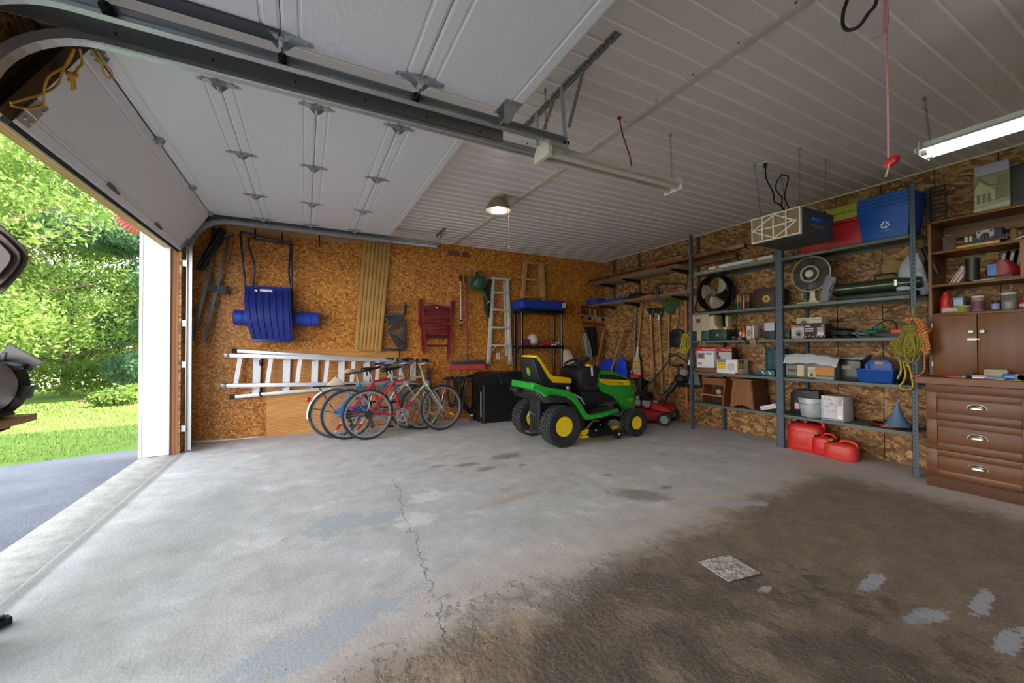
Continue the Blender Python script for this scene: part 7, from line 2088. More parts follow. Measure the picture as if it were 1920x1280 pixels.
m = MB(); m.surf(bagf, 30, 16, (0, 0, -.006)); m.build('bag_sheet', M('#b9bbbc', .35, 0, .05, 8), t, sm=50)
t = thing('grey_bag', 'grey folded plastic bag end sticking out right of the white bag', 'bag', (5.12, 2.08, SZ[1]+.225), RW)
m = MB(); m.slab3([(-.1, 0, .01), (.13, .02, .055), (.1, .0, -.0), (.0, 0, -.002)], (0, .14, 0)); m.build('bag_sheet', M('#6f7274', .3), t, bev=.006); MB().bx(-.08, .06, .13, .15, .0, .02).build('bag_fold', M('#54575a', .4), t)
CBL = M('#144f9e', .42, 0, .1)
t = thing('tool_caddy', 'blue plastic tool caddy with a centre handle on the fourth shelf', 'tool caddy', (5.07, 1.87, SZ[1]+.001), RW)
w, h, d = .30, .125, .26
m = MB(); m.loft([[(sx*w/2*q, d/2+sy*d/2*q, z) for sx, sy in ((-1, -1), (1, -1), (1, 1), (-1, 1))] for q, z in ((.86, 0), (1, h), (1.04, h), (1.04, h+.012), (.96, h+.012), (.82, .01))]); m.build('tray', CBL, t, bev=.006)
m = MB(); m.slab3([(-.115, d/2-.01, .02), (-.115, d/2-.01, h+.07), (-.075, d/2-.01, h+.105), (.06, d/2-.01, h+.105), (.1, d/2-.01, h+.07), (.1, d/2-.01, .02)], (0, .02, 0)); m.build('handle', CBL, t, bev=.006)
MB().bx(-.04, .03, d/2-.012, d/2-.0105, h+.055, h+.085).build('grip_hole', M('#b58d5c', .6), t)
MB().bx(-.115, -.085, d/2-.03, d/2-.01, .02, h+.06).build('rib', CBL, t, bev=.004)
t = thing('steel_square', 'dark steel square leaning against the wall behind the yellow rope', 'square', (5.28, 1.66, SZ[1]+.001), RW)
m = MB(); m.slab3([(-.1, 0, .25), (.1, 0, .26), (.1, 0, .03)], (0, .006, 0)); m.build('plate', M('#2c2b2b', .5), t); MB().tube([(-.1, -.003, .25), (.12, -.003, .0)], .004, 5).build('edge', M('#a5a098', .4, .5), t)

# bottom shelf right unit
t = thing('black_case', 'black case behind the galvanised bucket on the bottom shelf', 'case', (5.16, 2.55, SZ[0]+.001), RW)
m = MB(); m.slab3([(-.15, 0, 0), (.15, 0, 0), (.15, 0, .3), (-.1, 0, .3), (-.15, 0, .25)], (0, .12, 0)); m.build('case_shell', BLACK, t, bev=.01); MB().bx(-.02, .06, -.004, 0, .26, .28).build('latch', DKGREY, t)
t = thing('bucket', 'galvanised bucket with a pink label on the bottom shelf', 'bucket', (5.2, 2.47, SZ[0]+.001), RW)
GB = M('#c9cfd1', .4, .4, .2, 14)
MB().lathe([(.105, 0), (.11, .004), (.135, .17), (.136, .19), (.138, .205), (.144, .208), (.144, .216), (.136, .216), (.13, .17), (.1, .01), (0, .008)], (0, -.02, 0), n=32).build('pail', GB, t, sm=50)
for z in (.155, .165): MB().torus((0, -.02, z), (0, 0, 1), .1345, .002, 32, 5).build('bead', GB, t, sm=60)
m = MB(); m.bx(-.135, -.085, -.13, -.1, .08, .15); m.build('paper_label', M('#cf9aa8', .5), t)
m = MB(); m.tube(spline([(-.142, -.02, .2), (-.1, -.16, .16), (0, -.18, .15), (.1, -.16, .16), (.142, -.02, .2)], 4), .003, 5); m.build('bail', GALV_D, t, sm=60)
t = thing('green_bottle', 'green glass bottle group standing between the bucket and the white box', 'bottle', (5.12, 2.305, SZ[0]+.001), RW)
m = MB(); m.lathe([(.03, 0), (.034, .006), (.034, .13), (.024, .16), (.012, .18), (.012, .2), (0, .2)], n=16); m.build('bottle_body', M('#175a2c', .12), t, sm=40)
MB().lathe([(.014, .195), (.014, .212), (0, .213)], n=12).build('cap', M('#b5b2a0', .4), t, sm=40); MB().lathe([(.0346, .04), (.0346, .09)], n=16).build('paper_label', M('#5d7a4a', .5), t, sm=40)
t, w, h = carton('fixture_box', 'white lamp carton with circle drawings and grey side on the bottom shelf', (Vector((5.06, at(1560, 770, X=5.06).y, SZ[0]+.0005)), .205, .265), .22, '#cfccd0', ((.66, .93, .03, .97, '#d2b6b9'), (.72, .95, .1, .6, '#dcdadd'), (0, 1, 0, .09, '#7b7880'), (.75, .92, .12, .26, '#f0eeee')))
for cx, cz in ((-.045, .19), (-.005, .14)):
    m = MB(); m.torus((cx, -.002, cz), (0, 1, 0), .045, .0011, 30, 4); m.build('printed_circle', M('#8d8a92', .5), t)
for cx, cz in ((-.02, .235), (.01, .185), (-.04, .15), (.01, .105)): MB().cyl((cx, -.001, cz), (cx, -.004, cz), .004, n=8).build('printed_dot', INKB, t)
MB().text('JDQ', .03, lambda x, y: (.08-y, -.0022, .222+x)).build('lettering', M('#4d4b52', .5), t, norm=False)
MB().text('Lid Collections', .012, lambda x, y: (-.086-y, -.0022, .085+x)).build('lettering', M('#4d4b52', .5), t, norm=False)
front_text(t, '15W  3000K', .011, -.0, .012, INKW)
t = thing('copper_coil', 'flat coil of copper tubing at the right end of the bottom shelf', 'tubing', (5.235, 1.80, SZ[0]+.001), RW)
m = MB(); P = []
for k in range(7*26):
    a = 2*PI*k/26; r = .175-.0125*(k/26 % 3.5); z = .01+.011*int(k/26/3.5)
    P.append((r*math.cos(a)*.98, r*math.sin(a)*.9, z))
m.tube(P, .0062, 6); m.build('tubing', M('#9a4a22', .3, .9, .2, 10), t, sm=60)
m = MB(); m.tube(spline([(-.15, .02, .03), (-.08, .06, .05), (.02, .03, .045), (-.02, -.03, .04), (-.1, -.02, .035)], 4, True), .005, 6, True); m.build('tube_end', M('#5d3018', .35, .8), t, sm=60)
t = thing('funnel', 'grey-blue plastic funnel standing upside down on the copper coil', 'funnel', (5.17, 1.73, SZ[0]+.024), RW)
MB().lathe([(.1, 0), (.102, .012), (.085, .03), (.055, .08), (.035, .13), (.02, .19), (.011, .235), (.008, .235), (.03, .13), (.08, .03), (.094, 0)], n=28).build('cone', M('#5d7a94', .4), t, sm=50)
MB().torus((0, 0, .004), (0, 0, 1), .1, .005, 28, 6).build('rim', M('#4c6a86', .4), t, sm=60)

# red gas cans
GASR = M('#c9241f', .4, 0, .1, 5)
def gas(label, px0, px1, pt, pb, hgt, col, scl):
    a, b = at(px0, pb, Z=0), at(px1, pb, Z=0)
    w = (b-a).length
    t = thing('gas_can', label, 'gas can', ((a+b)/2).to_tuple(), RW+.12, 'red gas cans under the shelving')
    d = w*.62; h = hgt
    rr = lambda q, z, p=3.0: [(w/2*q*math.copysign(abs(math.cos(k))**(2/p), math.cos(k)), d/2+d/2*q*math.copysign(abs(math.sin(k))**(2/p), math.sin(k)), z) for k in [2*PI*i/28 for i in range(28)]]
    m = MB(); m.loft([rr(.9, 0), rr(.97, h*.03), rr(1, h*.1), rr(1, h*.66), rr(.93, h*.78), rr(.74, h*.86), rr(.5, h*.88)]); m.build('can_body', M(col, .4, 0, .1, 5), t, sm=50)
    m = MB(); m.tube(spline([(-.05*w, d*.5, h*.84), (.02*w, d*.5, h*.99), (.2*w, d*.5, h*1.02), (.42*w, d*.5, h*.92), (.45*w, d*.5, h*.72)], 5), w*.055, 8); m.build('handle', M(col, .4, 0, .1, 5), t, sm=60)
    nk = (-w*.27, d*.35, h*.83)
    MB().cyl(nk, (nk[0]-.006, nk[1]-.01, nk[2]+h*.12), w*.12, w*.11, n=18).build('neck_ring', BLACK, t, sm=40)
    MB().cyl((nk[0]-.006, nk[1]-.01, nk[2]+h*.12), (nk[0]-.008, nk[1]-.013, nk[2]+h*.16), w*.085, n=16).build('cap', M('#c9a23a', .5), t, sm=40)
    m = MB(); m.slab3([(-w*.2, -.001, h*.2), (w*.1, -.001, h*.2), (w*.1, -.001, h*.55), (-w*.2, -.001, h*.55)], (0, .004, 0)); m.build('embossed_panel', M(col, .45, 0, .1, 5), t, bev=.0015)
    MB().bx(-w*.44, w*.44, -.0008, .004, h*.62, h*.63).build('mould_line', M('#8f1a16', .5), t)
    return t
gas('largest red gas can, leftmost of three under the right shelving', 1475, 1536, 783, 846, .36, '#cc2e22', 1)
gas('middle red gas can, glossier red and half hidden by the smallest', 1523, 1561, 806, 854, .235, '#d0190f', .7)
g3 = gas('smallest red gas can at the right of the three', 1551, 1603, 820, 862, .20, '#cf3a2f', .6)
g3.location.x -= .05

# ropes on the right post
YEL = M('#8f8528', .7, 0, .2, 40)
t = thing('yellow_rope', 'large hank of pale yellow rope hung from the right shelving post', 'rope', (SX0-.06, at(1704, 590, X=SX0).y, at(1704, 580, X=SX0).z))
R = random.Random(8)
XR = SX0-.05
def rp2(px_, py_, o=0.0): return at(px_, py_, X=XR-o)
m = MW()
for k in range(22):
    a, b = R.uniform(-7, 14), R.uniform(-8, 8)
    bot = 662+R.uniform(-10, 16); xc = 1700+R.uniform(-6, 16); hw = R.uniform(8, 24)
    o = R.uniform(0, .06)
    m.tube(spline([rp2(1704+a*.6, 612, o), rp2(xc-hw*.55, 632, o), rp2(xc-hw, (632+bot)/2+6, o+.01), rp2(xc-hw*.4, bot, o), rp2(xc+hw*.45, bot-R.uniform(0, 5), o), rp2(xc+hw*.8, (632+bot)/2, o+.01), rp2(xc+hw*.4, 630, o), rp2(1706+a*.6, 613, o)], 3), .0062, 5)
m.build('hank', YEL, t, sm=60)
m = MW()
for y in (612, 614.5, 617, 619.5): m.torus(rp2(1706, y, .03), (.1, 0, 1), .05, .0065, 16, 5)
m.build('wrap', YEL, t, sm=60)
m = MW(); m.tube(spline([rp2(1676, 650), rp2(1671, 645), rp2(1677, 640), rp2(1686, 645), rp2(1690, 655)], 4), .009, 6)
m.tube(spline([rp2(1688, 676), rp2(1690, 690), rp2(1688, 700), rp2(1683, 710)], 4), .0095, 6)
m.tube(spline([rp2(1693, 676), rp2(1698, 700), rp2(1694, 715), rp2(1687, 724), rp2(1692, 729), rp2(1706, 730), rp2(1712, 722), rp2(1708, 700), rp2(1704, 685), rp2(1696, 676)], 4), .0095, 6)
m.build('loose_end', M('#b3961a', .5, 0, .15), t, sm=60)
m = MW(); m.tube([rp2(1704, 612, .03), rp2(1712, 590, .02), rp2(1712, 578, 0)], .007, 6); m.tube([rp2(1712, 578, 0), at(1712, 577, X=SX0+.0)], .008, 6); m.build('hanging_loop', YEL, t, sm=60)
def stripe_mat(a, b, sc):
    n = NT('striped_rope'); v = n.pos((1, 1, 1))
    w = n.n('TexWave', wave_type='BANDS', bands_direction='DIAGONAL', i_Scale=sc, i_Distortion=1.0); n.t.links.new(v, w.inputs['Vector'])
    return n.fin(n.ramp(w.outputs['Fac'], [(.45, C(a)), (.6, C(b))]), .6)
t = thing('orange_rope', 'orange and dark red twisted rope hank hung behind the yellow rope', 'rope', (SX0-.02, at(1722, 600, X=SX0).y, at(1722, 590, X=SX0).z))
ORR = stripe_mat('#d39a2c', '#8c1f1c', 26)
m = MW()
for k in range(20):
    o = R.uniform(-.02, .04); j = R.uniform(-6, 5); e = R.uniform(-4, 4)
    m.tube(spline([rp2(1702+j*1.5, 600+j*.5, o), rp2(1714+j, 597+e*.5, o), rp2(1726+j, 606+e, o), rp2(1734+j*.7, 622+e, o), rp2(1738+j*.6, 640+e, o), rp2(1741+j*.6, 655+e, o), rp2(1734, 660+e*.5, o), rp2(1728+j, 645+e, o), rp2(1727+j, 625+e, o), rp2(1716+j, 610, o)], 3), .0085, 5)
for y in (617, 620, 623): m.torus(rp2(1731, y, .0), (.1, .1, 1), .05, .008, 14, 5)
m.build('hank', ORR, t, sm=60)
m = MW(); m.tube(spline([rp2(1733, 655), rp2(1734, 675), rp2(1733, 692), rp2(1727, 702), rp2(1711, 707)], 5), .0085, 6); m.build('loose_end', ORR, t, sm=60)
m = MW(); m.tube([rp2(1714, 598, .0), rp2(1714, 586), at(1715, 584, X=SX0)], .007, 6); m.build('hanging_loop', M('#8d7a3a', .7), t, sm=60)
t = thing('plastic_board', 'narrow white plastic panel standing in the gap between the steel post and the cabinet', 'panel', (5.3, 1.51, SZ[2]-.06), RW)
MB().bx(-.03, .03, 0, .03, .0, .44).build('panel', M('#a7a6a0', .45), t, bev=.012); MB().bx(-.02, .02, -.002, 0, .05, .38).build('inner_panel', M('#8d8c86', .5), t)
# ------------------------------------------------------------------ stained wood workbench cabinet at the right
CX = 4.84
t = thing('drawer_cabinet', 'stained brown wooden base cabinet with three cup-pull drawers at the right photo edge', 'cabinet', (5.15, .83, 0))
MW().bx(CX+.02, W-.02, .22, 1.43, .0, .885).build('carcass', WALNUT, t)
MW().bx(CX, CX+.02, .22, 1.43, .82, .885).build('top_rail', WALNUT, t, bev=.003)
MW().bx(CX-.002, CX+.02, .22, 1.43, 0, .095).build('plinth', M('#5a3720', .7, 0, .3, 12), t, bev=.003)
def pull(par, y, z):
    m = MW()
    m.surf(lambda u, v: (CX-.004-.028*math.sin(v*PI/2)*math.sin(u*PI)**.5, y+.048*math.cos(u*PI), z-.012+.036*math.sin(u*PI)**.8*math.cos(v*PI/2)), 18, 8)
    m.build('cup_pull', M('#b3ab98', .3, .9, .1), par, sm=60)
    m = MW(); m.tube([(CX-.003, y+.055*math.cos(PI*k/14), z-.014+.04*math.sin(PI*k/14)**.8) for k in range(15)], .004, 6); m.build('pull_rim', M('#b3ab98', .3, .9, .1), par, sm=60)
for y0, y1 in ((.832, 1.427), (.225, .828)):
    for z0, z1 in ((.59, .815), (.335, .582), (.10, .327)):
        m = MW(); m.bx(CX-.004, CX+.018, y0+.003, y1-.003, z0, z1); o = m.build('drawer', WALNUT, t, bev=.002)
        s_ = .055
        for a in ((y0+.003, y0+.003+s_*1.2, z0, z1), (y1-.003-s_*1.2, y1-.003, z0, z1), (y0+.003+s_*1.2, y1-.003-s_*1.2, z1-s_, z1), (y0+.003+s_*1.2, y1-.003-s_*1.2, z0, z0+s_)):
            MW().bx(CX-.012, CX-.0035, *a).build('frame_rail', WALNUT, o, bev=.0015)
        pull(o, (y0+y1)/2+.0, (z0+z1)/2+.008)
t = thing('worktop', 'thick stained wooden worktop with a square front edge on the drawer cabinet', 'worktop', (5.13, .83, .886))
MW().bx(4.80, W-.02, .2, 1.485, .886, .946).build('top_board', WALNUT, t, bev=.004)
MW().bx(4.797, 4.80, .2, 1.483, .89, .94).build('front_edging', M('#7a4a28', .45, 0, .15, 8), t)
UX = 5.10
t = thing('hutch', 'stained wooden hutch with two plain cupboard doors and open shelves above the worktop', 'cupboard', (5.28, .83, .947))
for y in (1.455, .22): MW().bx(UX, W-.02, y, y+.022, .947, 2.345).build('side_panel', WALNUT_V, t)
for z in (.955, 1.498, 1.762, 2.062, 2.345): MW().bx(UX, W-.02, .242 if z < 2.3 else .2, 1.455 if z < 2.3 else 1.50, z-.012, z+.010).build('shelf', WALNUT, t, bev=.002)
MW().bx(5.40, 5.41, .242, 1.455, 2.22, 2.333).build('back_rail', WALNUT, t)
MW().bx(UX, W-.03, .925, .945, 1.772, 2.05).build('divider', M('#8a5a30', .5, 0, .2, 8), t)
for k, (y0, y1) in enumerate(((1.18, 1.453), (.885, 1.175), (.59, .88), (.245, .585))):
    o = MW().bx(UX-.018, UX, y0, y1, .962, 1.484).build('door', WALNUT_V, t, bev=.002)
    ky = (y0+.03) if k % 2 == 0 else (y1-.03)
    m = MW(); m.lathe([(.0, -.028), (.014, -.026), (.018, -.02), (.012, -.012), (.007, 0)], (UX-.018, ky, 1.335), (1, 0, 0), 16); m.build('knob', M('#b9b0a0', .3, .6), o, sm=40)
    for z in (1.05, 1.4): MW().bx(UX-.02, UX-.018, (y1 if k % 2 == 0 else y0)-.005, (y1 if k % 2 == 0 else y0)+.005, z-.02, z+.02).build('hinge', M('#b5afa5', .4, .5), o)
    if k == 0:
        MW().bx(UX-.022, UX-.018, 1.185, 1.235, 1.262, 1.28).build('hasp', M('#c5c0b4', .4, .5), o)
        MW().bx(UX-.026, UX-.02, 1.165, 1.19, 1.266, 1.276).build('bolt', M('#c5c0b4', .4, .5), o)

def cup(px0, px1, pt, z, xf):
    a = at(px0, pt, X=xf); b = at(px1, pt, X=xf)
    return Vector((xf, (a.y+b.y)/2, z)), a.y-b.y, (a.z+b.z)/2-z
ZC = [.947, 1.5085, 1.7725, 2.0725, 2.3555]
def jar(name, label, s, lidc, bodym, band=None, fill=None, lidr=1.0):
    t = shelf_thing(name, label, 'jar', s); r, h = s[1]/2, s[2]
    MB().lathe([(r*.85, 0), (r, .008), (r, h*.72), (r*.85, h*.84), (r*.85, h*.88)], (0, r, 0), n=24).build('jar_body', bodym, t, sm=50)
    MB().lathe([(r*.92*lidr, h*.88), (r*.94*lidr, h*.98), (r*.9*lidr, h), (0, h)], (0, r, 0), n=24).build('lid', M(lidc, .4), t, sm=40)
    if band: MB().lathe([(r+.001, h*.12), (r+.001, h*.66)], (0, r, 0), n=24).build('label_band', M(band, .5), t, sm=50)
    if fill: MB().lathe([(0, .006), (r*.9, .006), (r*.92, h*fill), (0, h*fill)], (0, r, 0), n=16).build('contents', M('#a9a49a', .5, .2, .5, 60), t)
    return t
# lowest open shelf
s = cup(1760, 1781, 547, ZC[1], 5.14)
t = shelf_thing('flask', 'red vacuum flask at the left end of the lowest open hutch shelf', 'flask', s); r, h = s[1]/2, s[2]
MB().lathe([(r*.95, 0), (r, .006), (r, h*.36), (r*.96, h*.38)], (0, r, 0), n=22).build('body', RED, t, sm=40)
MB().lathe([(r*.96, h*.38), (r*.99, h*.4), (r*.99, h*.7), (r*.6, h*.88), (r*.5, h*.88), (r*.48, h), (0, h)], (0, r, 0), n=22).build('cup', M('#b81c22', .4, 0, .1), t, sm=40)
s = cup(1786, 1806, 557, ZC[1], 5.2)
t, w, h = carton('blue_carton', 'pale blue small carton behind the yellow-green tub on the hutch shelf', s, .06, '#7f93a5', ((.1, .9, .5, .85, '#9fb0bd'),))
s = cup(1791, 1812, 570, ZC[1], 5.13)
t = shelf_thing('tub', 'yellow-green low tub in front of the pale blue carton', 'tub', (s[0], .1, .06)); MB().lathe([(.042, 0), (.05, .05), (.052, .058)], (0, .05, 0), n=18).build('tub_body', M('#8a8a3a', .5), t, sm=40); MB().lathe([(.05, .05), (.054, .052), (.052, .06), (0, .062)], (0, .05, 0), n=18).build('lid', M('#a5a04c', .5), t, sm=40)
t = thing('paper_roll', 'pale cardboard roll lying beside the red flask', 'roll', (5.115, at(1780, 582, X=5.115).y, ZC[1]+.025), RW)
MB().lathe([(.013, -.055), (.025, -.055), (.025, .055), (.013, .055)], (0, .03, 0), (1, .5, 0), 18, True).build('roll', M('#c5b49a', .7), t, sm=40); MB().lathe([(.0, -.05), (.013, -.05)], (0, .03, 0), (1, .5, 0), 18).build('core', M('#4a3826', .7), t)
GL = glass('#d5d8d2')
jar('jar', 'wide jar with a white lid and purple label on the hutch shelf', cup(1817, 1844, 554, ZC[1], 5.13), '#c9c2b4', M('#8d7c74', .2), '#6b3550')
jar('jar', 'small dark jar with a violet and white label between two larger jars', cup(1857, 1873, 562, ZC[1], 5.13), '#2a2624', M('#2e2826', .2), '#8f86b8')
jar('jar', 'large clear jar of metal bits with a wide pale lid on the hutch shelf', cup(1874, 1904, 548, ZC[1], 5.12), '#bfb9a8', GL, None, .45, 1.12)
t = shelf_thing('red_spool', 'red spool at the right photo edge on the jar shelf', 'spool', cup(1910, 1930, 552, ZC[1], 5.15)); MB().lathe([(.03, 0), (.035, .01), (.035, .06), (.02, .07), (.02, .1), (0, .1)], (0, .04, 0), n=18).build('spool_body', M('#b5202c', .5), t, sm=40); MB().lathe([(.036, .025), (.036, .045)], (0, .04, 0), n=18).build('paper_band', M('#b9b5a8', .6), t)
# middle shelf
s = cup(1772, 1803, 500, ZC[2], 5.13)
t = shelf_thing('tyre_foam_bag', 'slanted white bag with red stripes on the middle hutch shelf', 'bag', s); w, h = s[1], s[2]
m = MB(); m.loft([[(x-.5*w+.02+z*.55, .0+y, z) for x, y in ((0, 0), (wd, 0), (wd, .09), (0, .09))] for z, wd in ((0, w*.62), (h*.3, w*.6), (h*.7, w*.4), (h, w*.12))]); m.build('bag_body', M('#b9ada3', .5, 0, .1), t, bev=.008)
for f in (.12, .36): m = MB(); m.slab3([(-.5*w+.02+w*f, -.006, .002), (-.5*w+.02+w*(f+.08), -.006, .002), (-.5*w+.02+w*(f+.02)+h*.45, -.006, h*.8), (-.5*w+.02+w*(f-.04)+h*.45, -.006, h*.8)], (0, .004, 0)); m.build('stripe', M('#a5222c', .5), t)
s = cup(1806, 1834, 483, ZC[2], 5.15)
t = shelf_thing('dark_canister', 'tall dark ribbed canister on the middle hutch shelf', 'canister', s); r, h = s[1]/2, s[2]
MB().lathe([(r*.9, 0), (r, .01)]+[(r*(1 if k % 2 else .95), .02+k*h*.065) for k in range(13)]+[(r*.95, h*.92)], (0, r, 0), n=24).build('canister_body', M('#24211f', .35, 0, .2), t, sm=30)
MB().lathe([(r*.98, h*.92), (r*.98, h), (0, h)], (0, r, 0), n=24).build('lid', M('#37332f', .4), t, sm=40)
s = cup(1851, 1868, 495, ZC[2], 5.15)
carton('blue_box', 'upright light blue box on the middle hutch shelf', s, .07, '#4d7fb5', ((.1, .9, .78, .86, '#2c5b96'), (.1, .9, .66, .7, '#2c5b96')))
t = thing('paper_pad', 'white paper strip and brown card lying by the light blue box', 'paper', (5.11, at(1865, 522, X=5.11).y, ZC[2]), RW)
MB().bx(-.12, .0, 0, .06, 0, .006).build('paper', M('#b9b4a5', .6), t); MB().bx(.0, .13, .01, .07, 0, .012).build('card', M('#7a5232', .7), t)
t = thing('record_folder', 'leaning folders with white labels at the right end of the middle hutch shelf', 'folders', (5.28, 1.03, ZC[2]), RW)
for k in range(3):
    m = MB(); m.slab3([(-.08+k*.045, 0, 0), (-.055+k*.045, 0, 0), (-.015+k*.045, 0, .25), (-.04+k*.045, 0, .25)], (0, .14, 0)); m.build('folder', M('#15161a', .5), t)
    m = MB(); m.slab3([(-.066+k*.045, -.001, .06), (-.05+k*.045, -.001, .06), (-.022+k*.045, -.001, .23), (-.038+k*.045, -.001, .23)], (0, .001, 0)); m.build('spine_label', M('#a9a49c', .6), t)
t = thing('red_bag', 'crumpled dark red and white bag in front of the leaning folders', 'bag', (5.14, 1.06, ZC[2]), RW)
m = MB(); m.loft([[(rx*math.cos(2*PI*k/16)*(1+.1*math.sin(k*2.3+z*25)), .06+.05*math.sin(2*PI*k/16), z) for k in range(16)] for rx, z in ((.075, .0), (.085, .04), (.09, .08), (.07, .13), (.04, .16))]); m.build('bag_body', M('#8a1a20', .4, 0, .4, 14), t, sm=50)
MB().bx(-.08, .07, .0, .1, 0, .035).build('base_tray', BLACK, t, bev=.006)
# upper shelf
s = cup(1769, 1783, 441, ZC[3], 5.14)
t = shelf_thing('wire_mesh_roll', 'small roll of silver wire mesh at the left of the upper hutch shelf', 'mesh roll', s); r, h = .04, s[2]
m = MB()
for k in range(16):
    a = 2*PI*k/16
    m.tube([(r*math.cos(a+f*.8), .05+r*math.sin(a+f*.8), f*h) for f in (0, .33, .66, 1)], .0016, 3); m.tube([(r*math.cos(a-f*.8), .05+r*math.sin(a-f*.8), f*h) for f in (0, .33, .66, 1)], .0016, 3)
m.build('mesh', M('#a9a59c', .4, .5), t)
MB().torus((0, .05, .003), (0, 0, 1), r, .003, 20, 5).build('rim', GALV_D, t, sm=60)
MB().torus((0, .05, h), (0, 0, 1), r, .003, 20, 5).build('rim', GALV_D, t, sm=60)
s = cup(1793, 1874, 448, ZC[3], 5.13)
t = shelf_thing('level', 'yellow spirit level lying on the upper hutch shelf', 'level', (s[0], s[1], .026))
MB().bx(-s[1]/2, s[1]/2, 0, .05, 0, .026).build('level_body', M('#c9972a', .45), t, bev=.003); MB().bx(-.03, .03, -.001, 0, .006, .02).build('vial_window', M('#8f9a3a', .3), t)
t = thing('socket_rail', 'black socket rail with silver sockets lying on the yellow level', 'socket rail', (5.135, s[0].y, ZC[3]+.0265), RW)
MB().bx(-.13, .17, 0, .045, 0, .02).build('rail', BLACK, t, bev=.003)
for k in range(12): MB().cyl((-.02+k*.016, .02, .02), (-.02+k*.016, .02, .045), .0065, n=10).build('socket', M('#4a4a48', .4, .5), t, sm=40)
for k in range(2): MB().cyl((-.07+k*.028, .02, .02), (-.07+k*.028, .02, .07), .011, n=12).build('white_cap', M('#b5b0a6', .5), t, sm=40)
s = cup(1839, 1873, 420, ZC[3]+.0725, 5.17)
t = thing('camera_box', 'small black and silver boxy radio standing at the back of the upper hutch shelf', 'radio', (5.22, at(1852, 440, X=5.22).y, ZC[3]), RW)
MB().bx(-.07, .08, 0, .1, 0, .15).build('case', BLACK, t, bev=.006); MB().bx(-.065, .035, -.003, 0, .05, .145).build('face_plate', M('#8f8f88', .4, .4), t)
MB().lathe([(.0, -.012), (.022, -.012), (.026, -.003)], (-.015, 0, .095), (0, 1, 0), 20).build('speaker', BLACKG, t, sm=40)
for x in (-.05, .02): MB().cyl((x, -.003, .13), (x, -.008, .13), .008, n=10).build('dial', BLACK, t)
t = thing('wood_plane', 'small tan wooden bell-shaped block on the upper hutch shelf', 'block', (5.18, at(1897, 445, X=5.18).y, ZC[3]), RW)
MB().lathe([(.045, 0), (.04, .03), (.022, .07), (.018, .11), (.0, .12)], (0, .05, 0), n=18).build('block', M('#7d6236', .6), t, sm=50); MB().lathe([(.012, .118), (.014, .13), (0, .135)], (0, .05, 0), n=12).build('finial', M('#5d4522', .6), t, sm=40)
t = thing('white_tile', 'thin white tile edge leaning at the right photo edge on the upper hutch shelf', 'tile', (5.13, .905, ZC[3]), RW)
m = MB(); m.slab3([(-.07, 0, 0), (.06, 0, .05), (.06, 0, .06), (-.07, 0, .012)], (0, .1, 0)); m.build('tile', M('#b5b3ac', .5), t, bev=.001); MB().bx(.0, .05, .02, .09, 0, .02).build('wedge', M('#6b4a2b', .6), t)
# on top of the hutch
pw = cup(1824, 1893, 312, ZC[4], 5.13)
t = thing('canvas_print', 'cushion-like canvas print of a cottage with a white top strip on top of the hutch', 'picture', (5.13, (at(1824, 320, X=5.13).y+at(1893, 300, X=5.13).y)/2, ZC[4]), RW)
w, h = at(1824, 320, X=5.13).y-at(1893, 300, X=5.13).y, .40
OLIVE = M('#8f8a64', .6, 0, .12, 10)
MB().bx(-w/2, w/2, 0, .04, 0, h*.78).build('canvas', OLIVE, t, bev=.012)
MB().bx(-w/2+.004, w/2-.004, .004, .034, h*.78, h).build('white_strip', M('#9a99a2', .5), t, bev=.006)
def pq(pts, c, nm, y=-.002): m = MB(); m.slab3([(-w/2+a*w, y, b*h) for a, b in pts], (0, .001, 0)); m.build(nm, M(c, .6, 0, .15, 20), t)
pq([(.05, .12), (.62, .16), (.62, .42), (.35, .55), (.17, .66), (.05, .5)], '#a5a078', 'printed_house')
pq([(.02, .48), (.17, .7), (.45, .52), (.85, .5), (.85, .53), (.46, .56), (.17, .76), (.02, .54)], '#6b6747', 'printed_roof', -.003)
for a in (.1, .25, .4): pq([(a, .18), (a+.1, .18), (a+.1, .38), (a, .38)], '#6f6b4c', 'printed_window', -.003)
pq([(.6, .2), (.95, .22), (.97, .7), (.7, .72), (.62, .5)], '#757350', 'printed_tree', -.0025)
pq([(.0, .02), (1, .06), (1, .14), (0, .08)], '#aeaa85', 'printed_path', -.003)
MB().torus((w*.08, -.003, h*.33), (0, 1, 0), .05, .0015, 24, 4).build('printed_table', M('#5d5a3e', .6), t)
t = thing('framed_picture', 'black-framed dark picture standing at the right photo edge on the hutch', 'picture', (5.16, at(1908, 340, X=5.16).y-.13, ZC[4]), RW)
for a in ((-.2, -.185, 0, .34), (.185, .2, 0, .34), (-.185, .185, 0, .015), (-.185, .185, .325, .34)): MB().bx(a[0], a[1], 0, .02, a[2], a[3]).build('frame_rail', BLACK, t, bev=.002)
MB().bx(-.185, .185, .008, .014, .015, .325).build('picture_print', M('#37352a', .25, 0, .5, 8), t)
